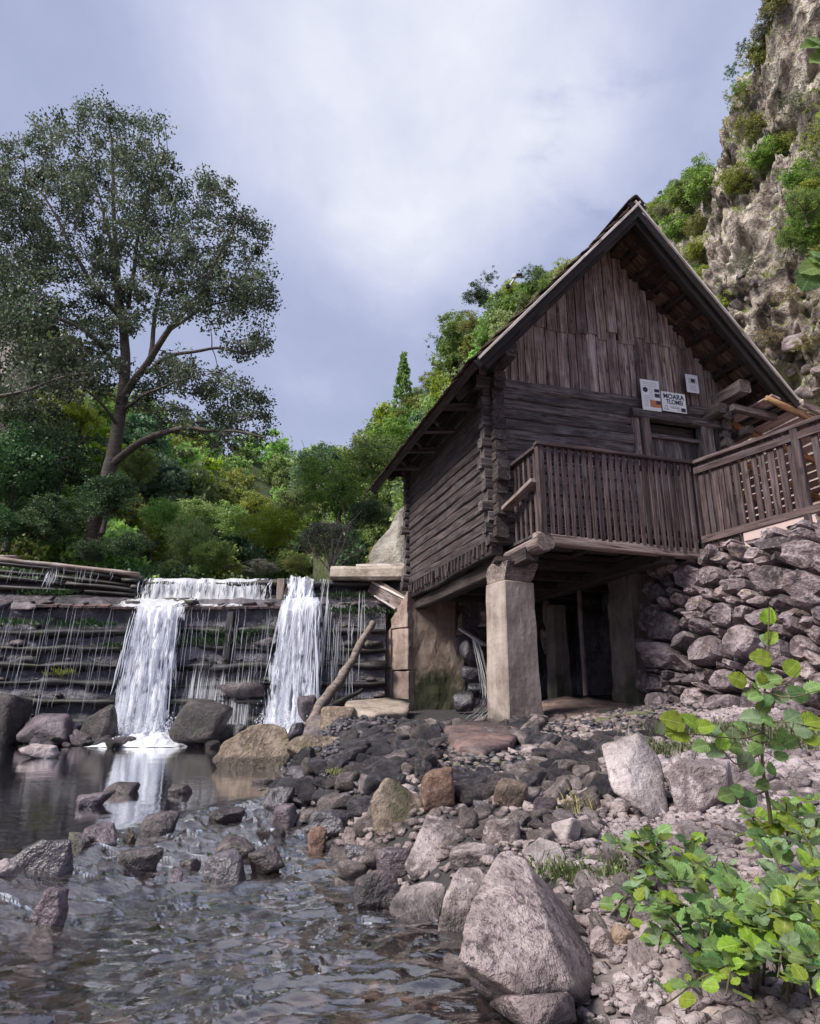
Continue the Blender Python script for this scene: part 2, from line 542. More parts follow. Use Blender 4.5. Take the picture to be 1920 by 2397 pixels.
def alder_mat(name, base, vein, under, trans=0.35):
    """large leaf: midrib along +X, pleated side veins"""
    g = G(name)
    tcn = g.n('ShaderNodeTexCoord')
    sp = g.n('ShaderNodeSeparateXYZ', {0: tcn.outputs['Object']})
    ay = g.math('ABSOLUTE', sp.outputs[1])
    q = g.math('SUBTRACT', sp.outputs[0], g.math('MULTIPLY', ay, 0.75))
    w = g.math('ABSOLUTE', g.math('SUBTRACT', g.math('FRACT', g.math('MULTIPLY', q, 8.0)), 0.5))
    vm = g.math('MAXIMUM', g.step(w, 0.09, 0.03), g.step(ay, 0.03, 0.012))
    n = g.noise(g.coord('Object', (1, 1, 1), 5), 3.5, 4, 0.6)
    col = g.mix(g.step(n, 0.35, 0.7), base, tuple(x * 0.62 for x in base))
    col = g.mix(g.math('MULTIPLY', vm, 0.6), col, vein)
    col = g.mix(g.step(g.noise(g.coord('Object', (1, 1, 1), 9), 9, 3, 0.6), 0.68, 0.74, 0, 0.7), col, (0.16, 0.10, 0.03))
    rnd = g.random()
    col = g.hsv(col, g.math('ADD', g.math('MULTIPLY', rnd, 0.04), 0.48), 1.0, g.math('ADD', g.math('MULTIPLY', rnd, 0.5), 0.75))
    geo = g.n('ShaderNodeNewGeometry')
    col = g.mix(geo.outputs['Backfacing'], col, g.mix(g.math('MULTIPLY', vm, 0.5), under, vein))
    p = g.pbr(Base_Color=col, Roughness=0.55, Specular_IOR_Level=0.35)
    t = g.n('ShaderNodeBsdfTranslucent', {'Color': g.hsv(col, 0.485, 1.2, 1.3)}).outputs[0]
    return g.done(g.n('ShaderNodeMixShader', {0: trans, 1: p, 2: t}).outputs[0])

def plain(name, col, rough=0.6, metal=0.0, noise=0.15, scale=12):
    g = G(name)
    n = g.noise(g.coord('Object', (1, 1, 1), 3), scale, 4, 0.6)
    c = g.mix(n, tuple(x * (1 - noise) for x in col), tuple(min(1, x * (1 + noise)) for x in col))
    return g.done(g.pbr(Base_Color=c, Roughness=rough, Metallic=metal))

MT = {}
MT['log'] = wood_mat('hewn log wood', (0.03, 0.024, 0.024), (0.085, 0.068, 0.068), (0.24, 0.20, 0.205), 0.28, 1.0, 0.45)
MT['side_log'] = wood_mat('darker side log wood', (0.022, 0.017, 0.017), (0.056, 0.042, 0.042), (0.145, 0.112, 0.114), 0.24, 1.0, 0.35)  # side wall logs coloured darker than the front logs
MT['plank'] = wood_mat('gable plank wood', (0.06, 0.045, 0.040), (0.205, 0.155, 0.138), (0.46, 0.38, 0.355), 0.4, 0.8, 0.4)
MT['rail'] = wood_mat('stained railing wood', (0.030, 0.019, 0.019), (0.08, 0.052, 0.052), (0.18, 0.13, 0.135), 0.3, 0.9, 0.3)
MT['dark'] = wood_mat('dark roof timber', (0.018, 0.013, 0.013), (0.04, 0.029, 0.028), (0.075, 0.056, 0.054), 0.3, 1.0, 0.2)  # dark brown timber for roof, floor and sills
MT['black_wood'] = wood_mat('near black board wood', (0.008, 0.006, 0.006), (0.017, 0.013, 0.013), (0.035, 0.027, 0.026), 0.2, 1.0, 0.1)  # near-black wood of the barge boards and front rafters
MT['shingle'] = wood_mat('wooden shingle', (0.03, 0.02, 0.016), (0.085, 0.056, 0.042), (0.22, 0.145, 0.10), 0.75, 0.8, 0.25)
MT['pale_wood'] = wood_mat('pale bare wood', (0.40, 0.34, 0.31), (0.6, 0.53, 0.5), (0.75, 0.69, 0.68), 0.12, 0.8, 0.3)
MT['orange_wood'] = wood_mat('new orange timber', (0.20, 0.10, 0.045), (0.36, 0.20, 0.10), (0.52, 0.34, 0.2), 0.15, 0.8, 0.1)
MT['wet_log'] = wood_mat('wet dam timber', (0.009, 0.009, 0.009), (0.028, 0.025, 0.024), (0.085, 0.066, 0.066), 0.3, 0.9, 0.2, 0.35, 0.45)
MT['crest_log'] = wood_mat('driftwood', (0.12, 0.085, 0.07), (0.30, 0.23, 0.2), (0.5, 0.42, 0.4), 0.25, 0.9, 0.4)
MT['stump'] = wood_mat('barkless log', (0.08, 0.065, 0.055), (0.21, 0.165, 0.15), (0.34, 0.27, 0.25), 0.1, 0.8, 0.3)
MT['bark'] = wood_mat('tree bark', (0.045, 0.037, 0.033), (0.115, 0.092, 0.08), (0.22, 0.185, 0.165), 0.15, 1.3, 0.3)
MT['bounce_pink'] = wood_mat('boards tinted with bounced light', (0.30, 0.2, 0.19), (0.45, 0.33, 0.33), (0.6, 0.48, 0.5), 0.08, 0.7, 0.2)  # pink of bounced light is put into the board colour
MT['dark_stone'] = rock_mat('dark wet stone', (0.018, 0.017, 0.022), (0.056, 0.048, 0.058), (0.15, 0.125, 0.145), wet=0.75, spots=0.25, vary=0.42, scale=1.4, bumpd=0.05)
MT['brown_stone'] = rock_mat('brown river stone', (0.085, 0.066, 0.062), (0.21, 0.165, 0.16), (0.42, 0.34, 0.335), wet=0.15, spots=0.4, vary=0.45, scale=1.4, moss=0.12, bumpd=0.06)
MT['pale_stone'] = rock_mat('pale pink stone', (0.17, 0.135, 0.135), (0.37, 0.30, 0.30), (0.56, 0.48, 0.485), spots=0.45, vary=0.28, scale=1.3, bumpd=0.06)
MT['wall_stone'] = rock_mat('dry wall stone', (0.085, 0.065, 0.068), (0.24, 0.185, 0.196), (0.48, 0.40, 0.425), spots=0.45, vary=0.38, scale=3.2, bumpd=0.05, accent=(0.20, 0.15, 0.105))
MT['boulder'] = rock_mat('speckled pink boulder', (0.11, 0.082, 0.083), (0.31, 0.245, 0.24), (0.52, 0.43, 0.42), spots=0.6, vary=0.12, scale=3.4, waterline=-0.82, moss=0.10, mosscol=(0.10, 0.085, 0.04), bumpd=0.06)
MT['gray_boulder'] = rock_mat('grey speckled boulder', (0.09, 0.07, 0.07), (0.26, 0.21, 0.207), (0.48, 0.405, 0.40), spots=0.6, vary=0.15, scale=4.0, waterline=-0.82, moss=0.15, mosscol=(0.08, 0.075, 0.035), bumpd=0.03)
MT['tan_boulder'] = rock_mat('tan boulder', (0.13, 0.10, 0.07), (0.30, 0.235, 0.17), (0.48, 0.40, 0.31), spots=0.4, vary=0.1, scale=3.0, moss=0.35, mosscol=(0.09, 0.085, 0.03), waterline=-0.60, bumpd=0.05)
MT['mossy_boulder'] = rock_mat('rusty mossy boulder', (0.075, 0.055, 0.042), (0.20, 0.15, 0.115), (0.36, 0.285, 0.225), spots=0.6, vary=0.08, scale=5.0, moss=0.55, mosscol=(0.045, 0.042, 0.02), waterline=-0.76, bumpd=0.03)
MT['rust_stone'] = rock_mat('rusty stone', (0.10, 0.055, 0.04), (0.22, 0.13, 0.095), (0.34, 0.23, 0.18), spots=0.3, vary=0.1, scale=4.0, bumpd=0.03)
MT['white_stone'] = rock_mat('whitish stone', (0.19, 0.155, 0.155), (0.38, 0.32, 0.315), (0.52, 0.455, 0.45), spots=0.4, vary=0.1, scale=3.4, bumpd=0.03)
MT['purple_wet'] = rock_mat('purple wet rock', (0.045, 0.033, 0.04), (0.115, 0.085, 0.10), (0.25, 0.195, 0.225), wet=0.7, spots=0.3, vary=0.2, scale=3.0, bumpd=0.04)
MT['stream_rock'] = rock_mat('stream rock', (0.032, 0.025, 0.026), (0.085, 0.066, 0.068), (0.20, 0.155, 0.16), wet=0.6, spots=0.4, vary=0.25, scale=4.0, moss=0.12, bumpd=0.03)
MT['foot_rock'] = rock_mat('dark wet rock', (0.02, 0.017, 0.018), (0.055, 0.043, 0.046), (0.14, 0.108, 0.113), wet=0.65, spots=0.4, vary=0.2, scale=4.0, moss=0.15, mosscol=(0.03, 0.035, 0.012), bumpd=0.06)
MT['cream_rock'] = rock_mat('cream rock face', (0.30, 0.25, 0.19), (0.52, 0.46, 0.38), (0.72, 0.67, 0.58), spots=0.45, vary=0.05, scale=1.4, moss=0.2, mosscol=(0.10, 0.11, 0.04), bumpd=0.12)
MT['slab'] = rock_mat('concrete slab', (0.20, 0.155, 0.125), (0.36, 0.29, 0.24), (0.48, 0.41, 0.35), spots=0.25, vary=0.1, scale=3.0, bumpd=0.02)
MT['wet_slab'] = rock_mat('damp reddish slab', (0.05, 0.038, 0.042), (0.125, 0.085, 0.082), (0.27, 0.175, 0.15), wet=0.35, spots=0.3, vary=0.1, scale=2.6, bumpd=0.02)

def concrete_mat(name, dark, mid, light, mossy=0.0, mosstop=0.9, wetfoot=True):
    g = G(name)
    c = g.coord('Object')
    st = g.n('ShaderNodeMapping', {0: c}); st.inputs['Scale'].default_value = (9, 9, 0.7)
    a = g.noise(c, 2.2, 6, 0.62, 0.3)
    b = g.noise(c, 17, 4, 0.65)
    s = g.noise(st.outputs[0], 1.0, 4, 0.6)
    col = g.ramp(a, [(0.3, dark), (0.7, light), (0.5, mid)])
    col = g.mix(g.step(s, 0.5, 0.68, 0, 0.5), col, light)
    col = g.mix(g.step(s, 0.45, 0.3, 0, 0.55), col, dark)
    col = g.mix(g.step(b, 0.62, 0.75, 0, 0.5), col, tuple(x * 0.4 for x in dark))
    sp = g.n('ShaderNodeSeparateXYZ', {0: c})
    if mossy:
        zz = g.math('ADD', sp.outputs[2], g.math('MULTIPLY', g.math('SUBTRACT', a, 0.5), 1.6))
        col = g.mix(g.step(zz, mosstop + 0.2, mosstop - 0.25, 0, mossy), col, g.mix(b, (0.018, 0.024, 0.012), (0.045, 0.055, 0.018)))
    if wetfoot:
        zz = g.math('ADD', sp.outputs[2], g.math('MULTIPLY', g.math('SUBTRACT', a, 0.5), 0.5))
        col = g.mix(g.step(zz, 0.22, 0.02, 0, 0.75), col, (0.07, 0.065, 0.05))
    h = g.math('ADD', g.math('MULTIPLY', a, 0.6), g.math('MULTIPLY', b, 0.4))
    return g.done(g.pbr(Base_Color=col, Roughness=0.85, Normal=g.bump(h, 0.8, 0.025)))
MT['pillar'] = concrete_mat('board marked concrete', (0.17, 0.13, 0.11), (0.33, 0.27, 0.235), (0.47, 0.40, 0.36))
MT['abutment'] = concrete_mat('mossy concrete', (0.15, 0.11, 0.085), (0.29, 0.22, 0.175), (0.40, 0.32, 0.27), 0.92, 0.75)
MT['block'] = concrete_mat('cracked concrete blocks', (0.19, 0.135, 0.11), (0.35, 0.265, 0.22), (0.47, 0.37, 0.32))
MT['rear_pier'] = concrete_mat('dark rear concrete', (0.06, 0.05, 0.045), (0.13, 0.105, 0.09), (0.2, 0.165, 0.145), 0.8, 0.4)  # darker base colours than the front pillar concrete

LEAF = {}
LEAF['willow'] = leaf_mat('grey green leaves', (0.026, 0.042, 0.026), (0.068, 0.095, 0.058), (0.17, 0.21, 0.135), trans=0.36)
LEAF['deep'] = leaf_mat('deep green leaves', (0.018, 0.040, 0.02), (0.058, 0.105, 0.05), (0.15, 0.235, 0.11), trans=0.36)
LEAF['mid'] = leaf_mat('mid green leaves', (0.08, 0.135, 0.038), (0.18, 0.28, 0.08), (0.33, 0.45, 0.15), trans=0.45)
LEAF['fresh'] = leaf_mat('fresh light green leaves', (0.13, 0.205, 0.07), (0.28, 0.40, 0.15), (0.46, 0.58, 0.25), trans=0.48)
LEAF['yellow'] = leaf_mat('yellow green leaves', (0.13, 0.18, 0.03), (0.28, 0.36, 0.06), (0.44, 0.52, 0.12), trans=0.45)
LEAF['olive'] = leaf_mat('olive leaves', (0.11, 0.125, 0.04), (0.23, 0.255, 0.08), (0.38, 0.41, 0.15), trans=0.42)
LEAF['grey'] = leaf_mat('dry grey green leaves', (0.09, 0.095, 0.065), (0.2, 0.21, 0.15), (0.36, 0.36, 0.28), trans=0.34)
LEAF['bluish'] = leaf_mat('bluish green leaves', (0.055, 0.11, 0.062), (0.135, 0.24, 0.135), (0.3, 0.43, 0.25), trans=0.42)
LEAF['straw'] = leaf_mat('dry grass blades', (0.14, 0.12, 0.06), (0.27, 0.235, 0.125), (0.42, 0.37, 0.22), trans=0.3)
LEAF['weed'] = leaf_mat('weed blades', (0.05, 0.07, 0.025), (0.11, 0.15, 0.05), (0.22, 0.26, 0.10), trans=0.3)
ALDER = [alder_mat('young alder leaf', (0.24, 0.36, 0.035), (0.42, 0.52, 0.14), (0.32, 0.42, 0.15)),
         alder_mat('green alder leaf', (0.18, 0.29, 0.085), (0.36, 0.48, 0.21), (0.3, 0.4, 0.23)),
         alder_mat('pale alder leaf', (0.22, 0.31, 0.17), (0.36, 0.45, 0.27), (0.3, 0.38, 0.25)),
         alder_mat('shaded alder leaf', (0.085, 0.165, 0.055), (0.2, 0.31, 0.13), (0.2, 0.28, 0.16))]  # darkest leaf green, mixed among the others
MT['stem'] = plain('green brown stem', (0.10, 0.085, 0.04), 0.7)

# ground: river bed, bank gravel
g = G('river bed and bank')
c = g.coord('Object')
bank = g.attr('bank')
a = g.noise(c, 1.7, 6, 0.6)
b = g.noise(c, 11, 5, 0.65)
vv = g.voro(c, 26)
bed = g.ramp(a, [(0.36, (0.11, 0.08, 0.05)), (0.64, (0.66, 0.46, 0.41)), (0.5, (0.37, 0.255, 0.205))])
bed = g.mix(g.step(b, 0.55, 0.7, 0, 0.6), bed, (0.22, 0.16, 0.13))
bk = g.ramp(b, [(0.3, (0.13, 0.10, 0.095)), (0.7, (0.42, 0.345, 0.335)), (0.5, (0.27, 0.215, 0.208))])
bk = g.mix(g.step(vv, 0.25, 0.02, 0, 0.4), bk, (0.12, 0.09, 0.08))
dk = g.mix(b, (0.018, 0.017, 0.018), (0.06, 0.052, 0.052))
col = g.mix(g.step(bank, 0.2, 0.6), bed, dk)
col = g.mix(g.step(g.math('ADD', bank, g.math('MULTIPLY', g.math('SUBTRACT', a, 0.5), 0.8)), 1.15, 1.75), col, bk)
col = g.mix(g.step(bank, 2.5, 3.0), col, g.mix(a, (0.05, 0.07, 0.02), (0.12, 0.12, 0.05)))
h = g.math('ADD', g.math('MULTIPLY', b, 0.6), g.math('MULTIPLY', vv, 0.6))
MT['ground'] = g.done(g.pbr(Base_Color=col, Roughness=0.85, Normal=g.bump(h, 0.9, 0.03)))

# cliff: rock with grass and scrub soil on the gentler places
g = G('cliff rock and dry grass')
c = g.coord('Object')
a = g.noise(c, 0.33, 7, 0.62, 0.5)
b = g.noise(c, 1.7, 6, 0.66, 0.3)
d = g.noise(c, 7.0, 5, 0.7)
rk = g.ramp(b, [(0.36, (0.10, 0.085, 0.08)), (0.62, (0.74, 0.665, 0.59)), (0.48, (0.43, 0.36, 0.315))])
rk = g.mix(g.step(d, 0.45, 0.32, 0, 0.8), rk, (0.05, 0.042, 0.045))
cr = g.n('ShaderNodeMapping', {0: c}); cr.inputs['Rotation'].default_value = (0.5, 0.4, 0.2); cr.inputs['Scale'].default_value = (0.6, 0.6, 1.5)
vd = g.voro(g.n('ShaderNodeVectorMath', {0: cr.outputs[0], 1: g.n('ShaderNodeCombineXYZ', {0: g.math('MULTIPLY', b, 1.6), 1: g.math('MULTIPLY', d, 0.6), 2: g.math('MULTIPLY', b, 1.2)}).outputs[0]}, operation='ADD').outputs[0], 1.1, 'DISTANCE_TO_EDGE')
rk = g.mix(g.math('MULTIPLY', g.step(vd, 0.035, 0.0), g.step(d, 0.4, 0.6, 0, 0.7)), rk, (0.05, 0.042, 0.045))
gr = g.ramp(d, [(0.3, (0.09, 0.115, 0.03)), (0.7, (0.36, 0.33, 0.16)), (0.5, (0.2, 0.225, 0.07))])
gm = g.step(g.math('ADD', g.norm_z(), g.math('MULTIPLY', g.math('SUBTRACT', a, 0.5), 3.2)), 0.12, 0.42)
col = g.mix(gm, rk, gr)
col = g.mix(g.attr('forest'), col, g.mix(d, (0.025, 0.045, 0.012), (0.09, 0.12, 0.03)))
h = g.math('ADD', g.math('ADD', g.math('MULTIPLY', b, 0.9), g.math('MULTIPLY', d, 0.35)), g.math('MULTIPLY', g.step(vd, 0.0, 0.10), 0.2))
MT['cliff'] = g.done(g.pbr(Base_Color=col, Roughness=0.9, Normal=g.bump(h, 0.9, 0.35)))

# stream water
def water_mat(name, tint, foam_attr):
    g = G(name)
    c = g.coord('Object')
    st = g.n('ShaderNodeMapping', {0: c}); st.inputs['Rotation'].default_value = (0, 0, 0.25); st.inputs['Scale'].default_value = (1.0, 2.0, 1)
    n1_ = g.noise(st.outputs[0], 11, 4, 0.6, 0.6)
    n2_ = g.noise(st.outputs[0], 24, 2, 0.5, 0.3)
    turb = g.attr('turb')
    h = g.math('ADD', n1_, g.math('MULTIPLY', n2_, 0.35))
    nrm = g.n('ShaderNodeBump', {'Height': h, 'Strength': g.math('ADD', g.math('MULTIPLY', turb, 0.28), 0.04), 'Distance': 0.02}).outputs[0]
    fr = g.n('ShaderNodeFresnel', {'IOR': 1.9, 'Normal': nrm}).outputs[0]
    tr = g.n('ShaderNodeBsdfTransparent', {'Color': tint}).outputs[0]
    gl = g.n('ShaderNodeBsdfGlossy', {'Color': (1, 1, 1), 'Roughness': 0.04, 'Normal': nrm}).outputs[0]
    wsh = g.n('ShaderNodeMixShader', {0: g.math('MULTIPLY', fr, 1.75, True), 1: tr, 2: gl}).outputs[0]
    mk = g.n('ShaderNodeBsdfDiffuse', {'Color': (0.50, 0.42, 0.44), 'Normal': nrm}).outputs[0]
    wsh = g.n('ShaderNodeMixShader', {0: g.math('MULTIPLY', g.math('MULTIPLY', turb, 0.07, True), g.step(g.noise(st.outputs[0], 7, 5, 0.65, 0.8), 0.35, 0.65)), 1: wsh, 2: mk}).outputs[0]
    fm = g.attr(foam_attr)
    st2 = g.n('ShaderNodeMapping', {0: c}); st2.inputs['Scale'].default_value = (1.0, 0.55, 1)
    fn = g.noise(st2.outputs[0], 16, 6, 0.7, 1.2)
    fmask = g.step(g.math('ADD', fn, g.math('MULTIPLY', fm, 0.55)), 0.84, 1.08)
    fmask = g.math('MULTIPLY', fmask, g.step(fm, 0.02, 0.2))
    fo = g.pbr(Base_Color=(0.78, 0.79, 0.86), Roughness=0.5, Normal=nrm)
    return g.done(g.n('ShaderNodeMixShader', {0: fmask, 1: wsh, 2: fo}).outputs[0])
MT['water'] = water_mat('clear shallow stream water', (0.95, 0.86, 0.77), 'foam')

# falling white water: broken into strands
def fall_mat(name, thr, sx=26.0, sz=1.1, soft=0.10):
    g = G(name)
    uv = g.n('ShaderNodeUVMap').outputs[0]
    mp = g.n('ShaderNodeMapping', {0: uv}); mp.inputs['Scale'].default_value = (sx, sz, 1)
    n = g.noise(mp.outputs[0], 1.0, 4, 0.6, 0.7)
    mp2 = g.n('ShaderNodeMapping', {0: uv}); mp2.inputs['Scale'].default_value = (sx * 2.6, sz * 2.4, 1); mp2.inputs['Location'].default_value = (3.1, 1.7, 0)
    n2 = g.noise(mp2.outputs[0], 1.0, 3, 0.6, 0.5)
    s = g.math('ADD', g.math('MULTIPLY', n, 0.62), g.math('MULTIPLY', n2, 0.38))
    den = g.attr('dens')
    m = g.step(g.math('ADD', s, g.math('MULTIPLY', g.math('SUBTRACT', den, 0.5), 0.45)), thr, thr + soft)
    wh = g.pbr(Base_Color=(0.90, 0.91, 0.95), Roughness=0.35, Specular_IOR_Level=0.5)
    tl = g.n('ShaderNodeBsdfTranslucent', {'Color': (0.80, 0.83, 0.92)}).outputs[0]
    wsh = g.n('ShaderNodeMixShader', {0: 0.35, 1: wh, 2: tl}).outputs[0]
    tr = g.n('ShaderNodeBsdfTransparent', {'Color': (0.93, 0.94, 0.97)}).outputs[0]
    return g.done(g.n('ShaderNodeMixShader', {0: g.math('MULTIPLY', m, 0.93), 1: tr, 2: wsh}).outputs[0])
MT['fall'] = fall_mat('falling white water', 0.56, 16.0, 2.0, 0.11)
MT['veil'] = fall_mat('thin falling water', 0.66, 40.0, 0.5, 0.12)
g = G('churned foam')
c = g.coord('Object')
n = g.noise(c, 9, 6, 0.7, 0.8)
MT['foam'] = g.done(g.pbr(Base_Color=g.mix(n, (0.6, 0.63, 0.72), (0.86, 0.87, 0.92)), Roughness=0.5, Normal=g.bump(n, 0.8, 0.05)))
g = G('white water strand')
MT['strand'] = g.done(g.n('ShaderNodeMixShader', {0: 0.4, 1: g.pbr(Base_Color=(0.92, 0.93, 0.96), Roughness=0.3), 2: g.n('ShaderNodeBsdfTranslucent', {'Color': (0.78, 0.8, 0.9)}).outputs[0]}).outputs[0])

g = G('thin running water')
MT['trickle'] = g.done(g.n('ShaderNodeMixShader', {0: 0.36, 1: g.n('ShaderNodeBsdfTransparent', {'Color': (1, 1, 1)}).outputs[0], 2: g.pbr(Base_Color=(0.8, 0.8, 0.87), Roughness=0.2)}).outputs[0])
MT['sign_white'] = plain('white sign board', (0.74, 0.78, 0.78), 0.45, 0, 0.04)
MT['paper'] = plain('white paper', (0.70, 0.70, 0.80), 0.6, 0, 0.04)
MT['ink'] = plain('dark blue ink', (0.02, 0.02, 0.06), 0.6, 0, 0.1)
MT['grey_ink'] = plain('grey print', (0.48, 0.53, 0.54), 0.6, 0, 0.05)
MT['orange_ink'] = plain('orange print', (0.48, 0.18, 0.06), 0.6, 0, 0.35, 9)
MT['green_ink'] = plain('grey green print', (0.30, 0.36, 0.30), 0.6, 0, 0.2)
MT['steel'] = plain('white painted steel', (0.7, 0.72, 0.78), 0.35, 0.2)
MT['black'] = plain('black plastic', (0.02, 0.02, 0.022), 0.5)
MT['plaster'] = plain('sunlit pink plaster', (0.55, 0.42, 0.40), 0.85, 0, 0.15, 5)
# ================================================================== ground, stream
YS = [-8, 0, 1.5, 2.1, 2.63, 3.04, 3.48, 4.0, 4.57, 5.4, 7.4, 9, 12.5, 14]
XS = [0.8, 0.45, 0.34, 0.26, 0.17, -0.07, -0.26, -0.52, -0.78, -1.10, -1.42, -1.5, -1.35, -1.3]
def shore(y): return np.interp(y, YS, XS)
def brink(x): return np.clip(3.3 + 2.4 * (x + 1.9), 3.0, 6.0)
def wlevel(x, y):
    return -0.85 + 0.17 * sstep(brink(x) - 2.2, brink(x) + 0.3, y)
def ground_z(x, y, detail=True):
    x, y = np.asarray(x, float), np.asarray(y, float)
    d = x - shore(y)
    wl = wlevel(x, y)
    P = np.stack([x, y, x * 0], -1).reshape(-1, 3)
    nz = (fbm(P * 1.6, 4, 3) * 0.05 + fbm(P * 6.0, 3, 8) * 0.02).reshape(x.shape) if detail else 0
    bed = wl - 0.11 - 0.20 * sstep(0.0, 1.0, -d) * (0.35 + 0.65 * sstep(4.0, 6.0, y)) + nz * 1.3
    bank = np.interp(y, [-4, 2, 3, 4, 5.5, 8.5, 12], [-0.80, -0.76, -0.72, -0.64, -0.53, -0.28, -0.15])
    bank = bank + 0.11 * np.clip(x - 1.0, 0, 6) + 0.05 * sstep(0.2, 0.9, d) * sstep(1.0, 3.0, y) * sstep(8.0, 6.0, y) + nz
    z = bed + (bank - bed) * sstep(-0.15, 0.7, d)
    lb = -9.6 - 0.15 * y
    z = z + (0.9 - z) * sstep(0, 2.5, lb - x) * (y < 30)
    up = sstep(13.3, 13.9, y + 0.0 * x) * sstep(8.5, 7.0, np.abs(x + 4.5)) + sstep(13.3, 16.0, y) * sstep(6.0, 9.0, np.abs(x + 4.5))
    z = z + (1.75 - z) * np.clip(up, 0, 1)
    z = z + (3.0 - z) * sstep(4.0, 9.0, x - 2.6 + 0.0 * y) * sstep(4.0, 10, y) * 0.9
    return z
def polar(r, th):
    R, T = np.meshgrid(r, th, indexing='ij')
    return R * np.sin(T), R * np.cos(T)
def grid_faces(n, m, wrap=False):
    i, j = np.meshgrid(np.arange(n - 1), np.arange(m if wrap else m - 1), indexing='ij')
    j2 = (j + 1) % m
    return np.stack([i * m + j, (i + 1) * m + j, (i + 1) * m + j2, i * m + j2], -1).reshape(-1, 4)
r = np.concatenate([np.geomspace(0.15, 16, 230), np.geomspace(17, 900, 24)])
th = np.concatenate([np.linspace(-0.95, 0.85, 240), np.linspace(0.9, 2 * np.pi - 1.0, 40)])
X, Y = polar(r, th)
Z = ground_z(X, Y)
d = X - shore(Y)
bank = sstep(0.0, 0.18, d) + sstep(0.0, 0.7, X - (0.30 + 0.30 * (Y - 2.5) + 0.5 * np.clip(Y - 5.0, 0, 9))) * (d > 0.1) + sstep(13, 15, Y) + sstep(9.5, 11, -X - 0.15 * Y)
fl = grid_faces(len(r), len(th), True)[:, ::-1]
ground = link('ground', mesh('ground', np.stack([X, Y, Z], -1).reshape(-1, 3), fl, True, {'bank': ('POINT', np.clip(bank, 0, 3).ravel())}), MT['ground'], kind='structure', label='stony stream bed rising to a gravel bank')

r = np.geomspace(0.35, 13.4, 430)
th = np.linspace(-1.25, 0.75, 520)
X, Y = polar(r, th)
P = np.stack([X, Y, X * 0], -1).reshape(-1, 3)
wl = wlevel(X, Y)
bk = brink(X)
turb = sstep(0.25, -0.5, Y - bk) * (0.55 + 0.45 * sstep(-2.2, -0.8, Y - bk))
turb = np.clip(turb + 0.35 * sstep(9.5, 11.5, Y) * sstep(-6, -5, X), 0, 1)
Q = P.copy()
ca, sa = math.cos(0.35), math.sin(0.35)
Q[:, 0], Q[:, 1] = P[:, 0] * ca + P[:, 1] * sa, -P[:, 0] * sa + P[:, 1] * ca
warp = fbm(Q * 2.2, 2, 77) * 0.16
Q[:, 1] += warp
w1 = (fbm(Q * np.array([4.6, 18.0, 1]), 2, 21, ridged=True) * 0.6 + fbm(Q * np.array([8.0, 29.0, 1]), 2, 23) * 0.9).reshape(X.shape)
w2 = fbm(Q * np.array([9, 26, 1]), 2, 31).reshape(X.shape)
w3 = fbm(P * np.array([3.0, 3.0, 1]), 3, 41).reshape(X.shape)
rap = np.exp(-((Y - bk + 0.75) / 0.65) ** 2)
amp = turb * np.clip(0.36 + Y * 0.05, 0.3, 0.7)
zt = amp * (w1 * 0.016 + w2 * 0.008)
gz = np.hypot(np.gradient(zt, axis=0) / np.gradient(np.hypot(X, Y), axis=0), np.gradient(zt, axis=1) / (np.hypot(X, Y) * (th[1] - th[0])))
low = (turb > 0.5) & (Y < 3.4)
print('rms slope', float(np.sqrt((gz[low] ** 2).mean())))
wk = 0.30 / float(np.sqrt((gz[low] ** 2).mean()))
Z = wl + wk * amp * (w1 * 0.016 + w2 * 0.008) + (1 - turb) * (w2 * 0.0009 + w3 * 0.0012) + rap * (w3 * 0.010 + w1 * 0.005)
foam = rap * np.clip(0.30 + w3 * 0.7, 0, 1) * sstep(-2.4, -1.3, X) * 0.8
foam = foam + 0.08 * turb * np.clip(w1 + w3, 0, 1)
def basefoam(cx, cy, rx, ry, a):
    return a * np.exp(-(((X - cx) / rx) ** 2 + ((Y - cy) / ry) ** 2) ** 1.5)
pf1, pf2 = at(330, 1728, 11.6), at(640, 1712, 11.6)
foam = foam + basefoam(pf1.x, 11.5, 0.85, 0.8, 1.2) + basefoam(pf2.x, 11.4, 1.0, 0.7, 1.0)
fl = grid_faces(len(r), len(th))[:, ::-1]
water = link('water', mesh('water', np.stack([X, Y, Z], -1).reshape(-1, 3), fl, True, {'turb': ('POINT', np.clip(turb + rap * 0.6, 0, 1.3).ravel()), 'foam': ('POINT', np.clip(foam, 0, 1.4).ravel())}), MT['water'], kind='structure', label='shallow stream running from the pool over a stony riffle')
V = np.array([(-11, 13.1, 2.26), (-0.5, 13.1, 2.26), (-0.5, 32, 2.26), (-11, 32, 2.26)])
link('upstream_water', mesh('upstream_water', V, [(0, 1, 2, 3)], False, {'turb': ('POINT', [0.1] * 4), 'foam': ('POINT', [0] * 4)}), MT['water'], kind='structure', label='still water held back behind the timber dam')

# ================================================================== timber dam
DY = 12.85
def dx(u, v=1500, Y=DY):
    return at(u, v, Y).x
xL, xC0, xC1, xR = -9.9, dx(330), dx(668), dx(905)
dam = thing('timber_dam', 'stepped dam of dark wet logs with water spilling over it', 'dam', (0, 0, 0))
def wingY(x):       # the left wing comes a little towards the viewer
    return DY - np.clip((xC0 - x) * 0.12, 0, 0.6)
STEPS = [(2.28, 0.00), (1.98, 0.04), (1.72, 0.50), (1.30, 0.52), (0.98, 0.58), (0.70, 0.66), (0.36, 0.70), (0.08, 0.80), (-0.25, 0.82), (-0.55, 0.86)]
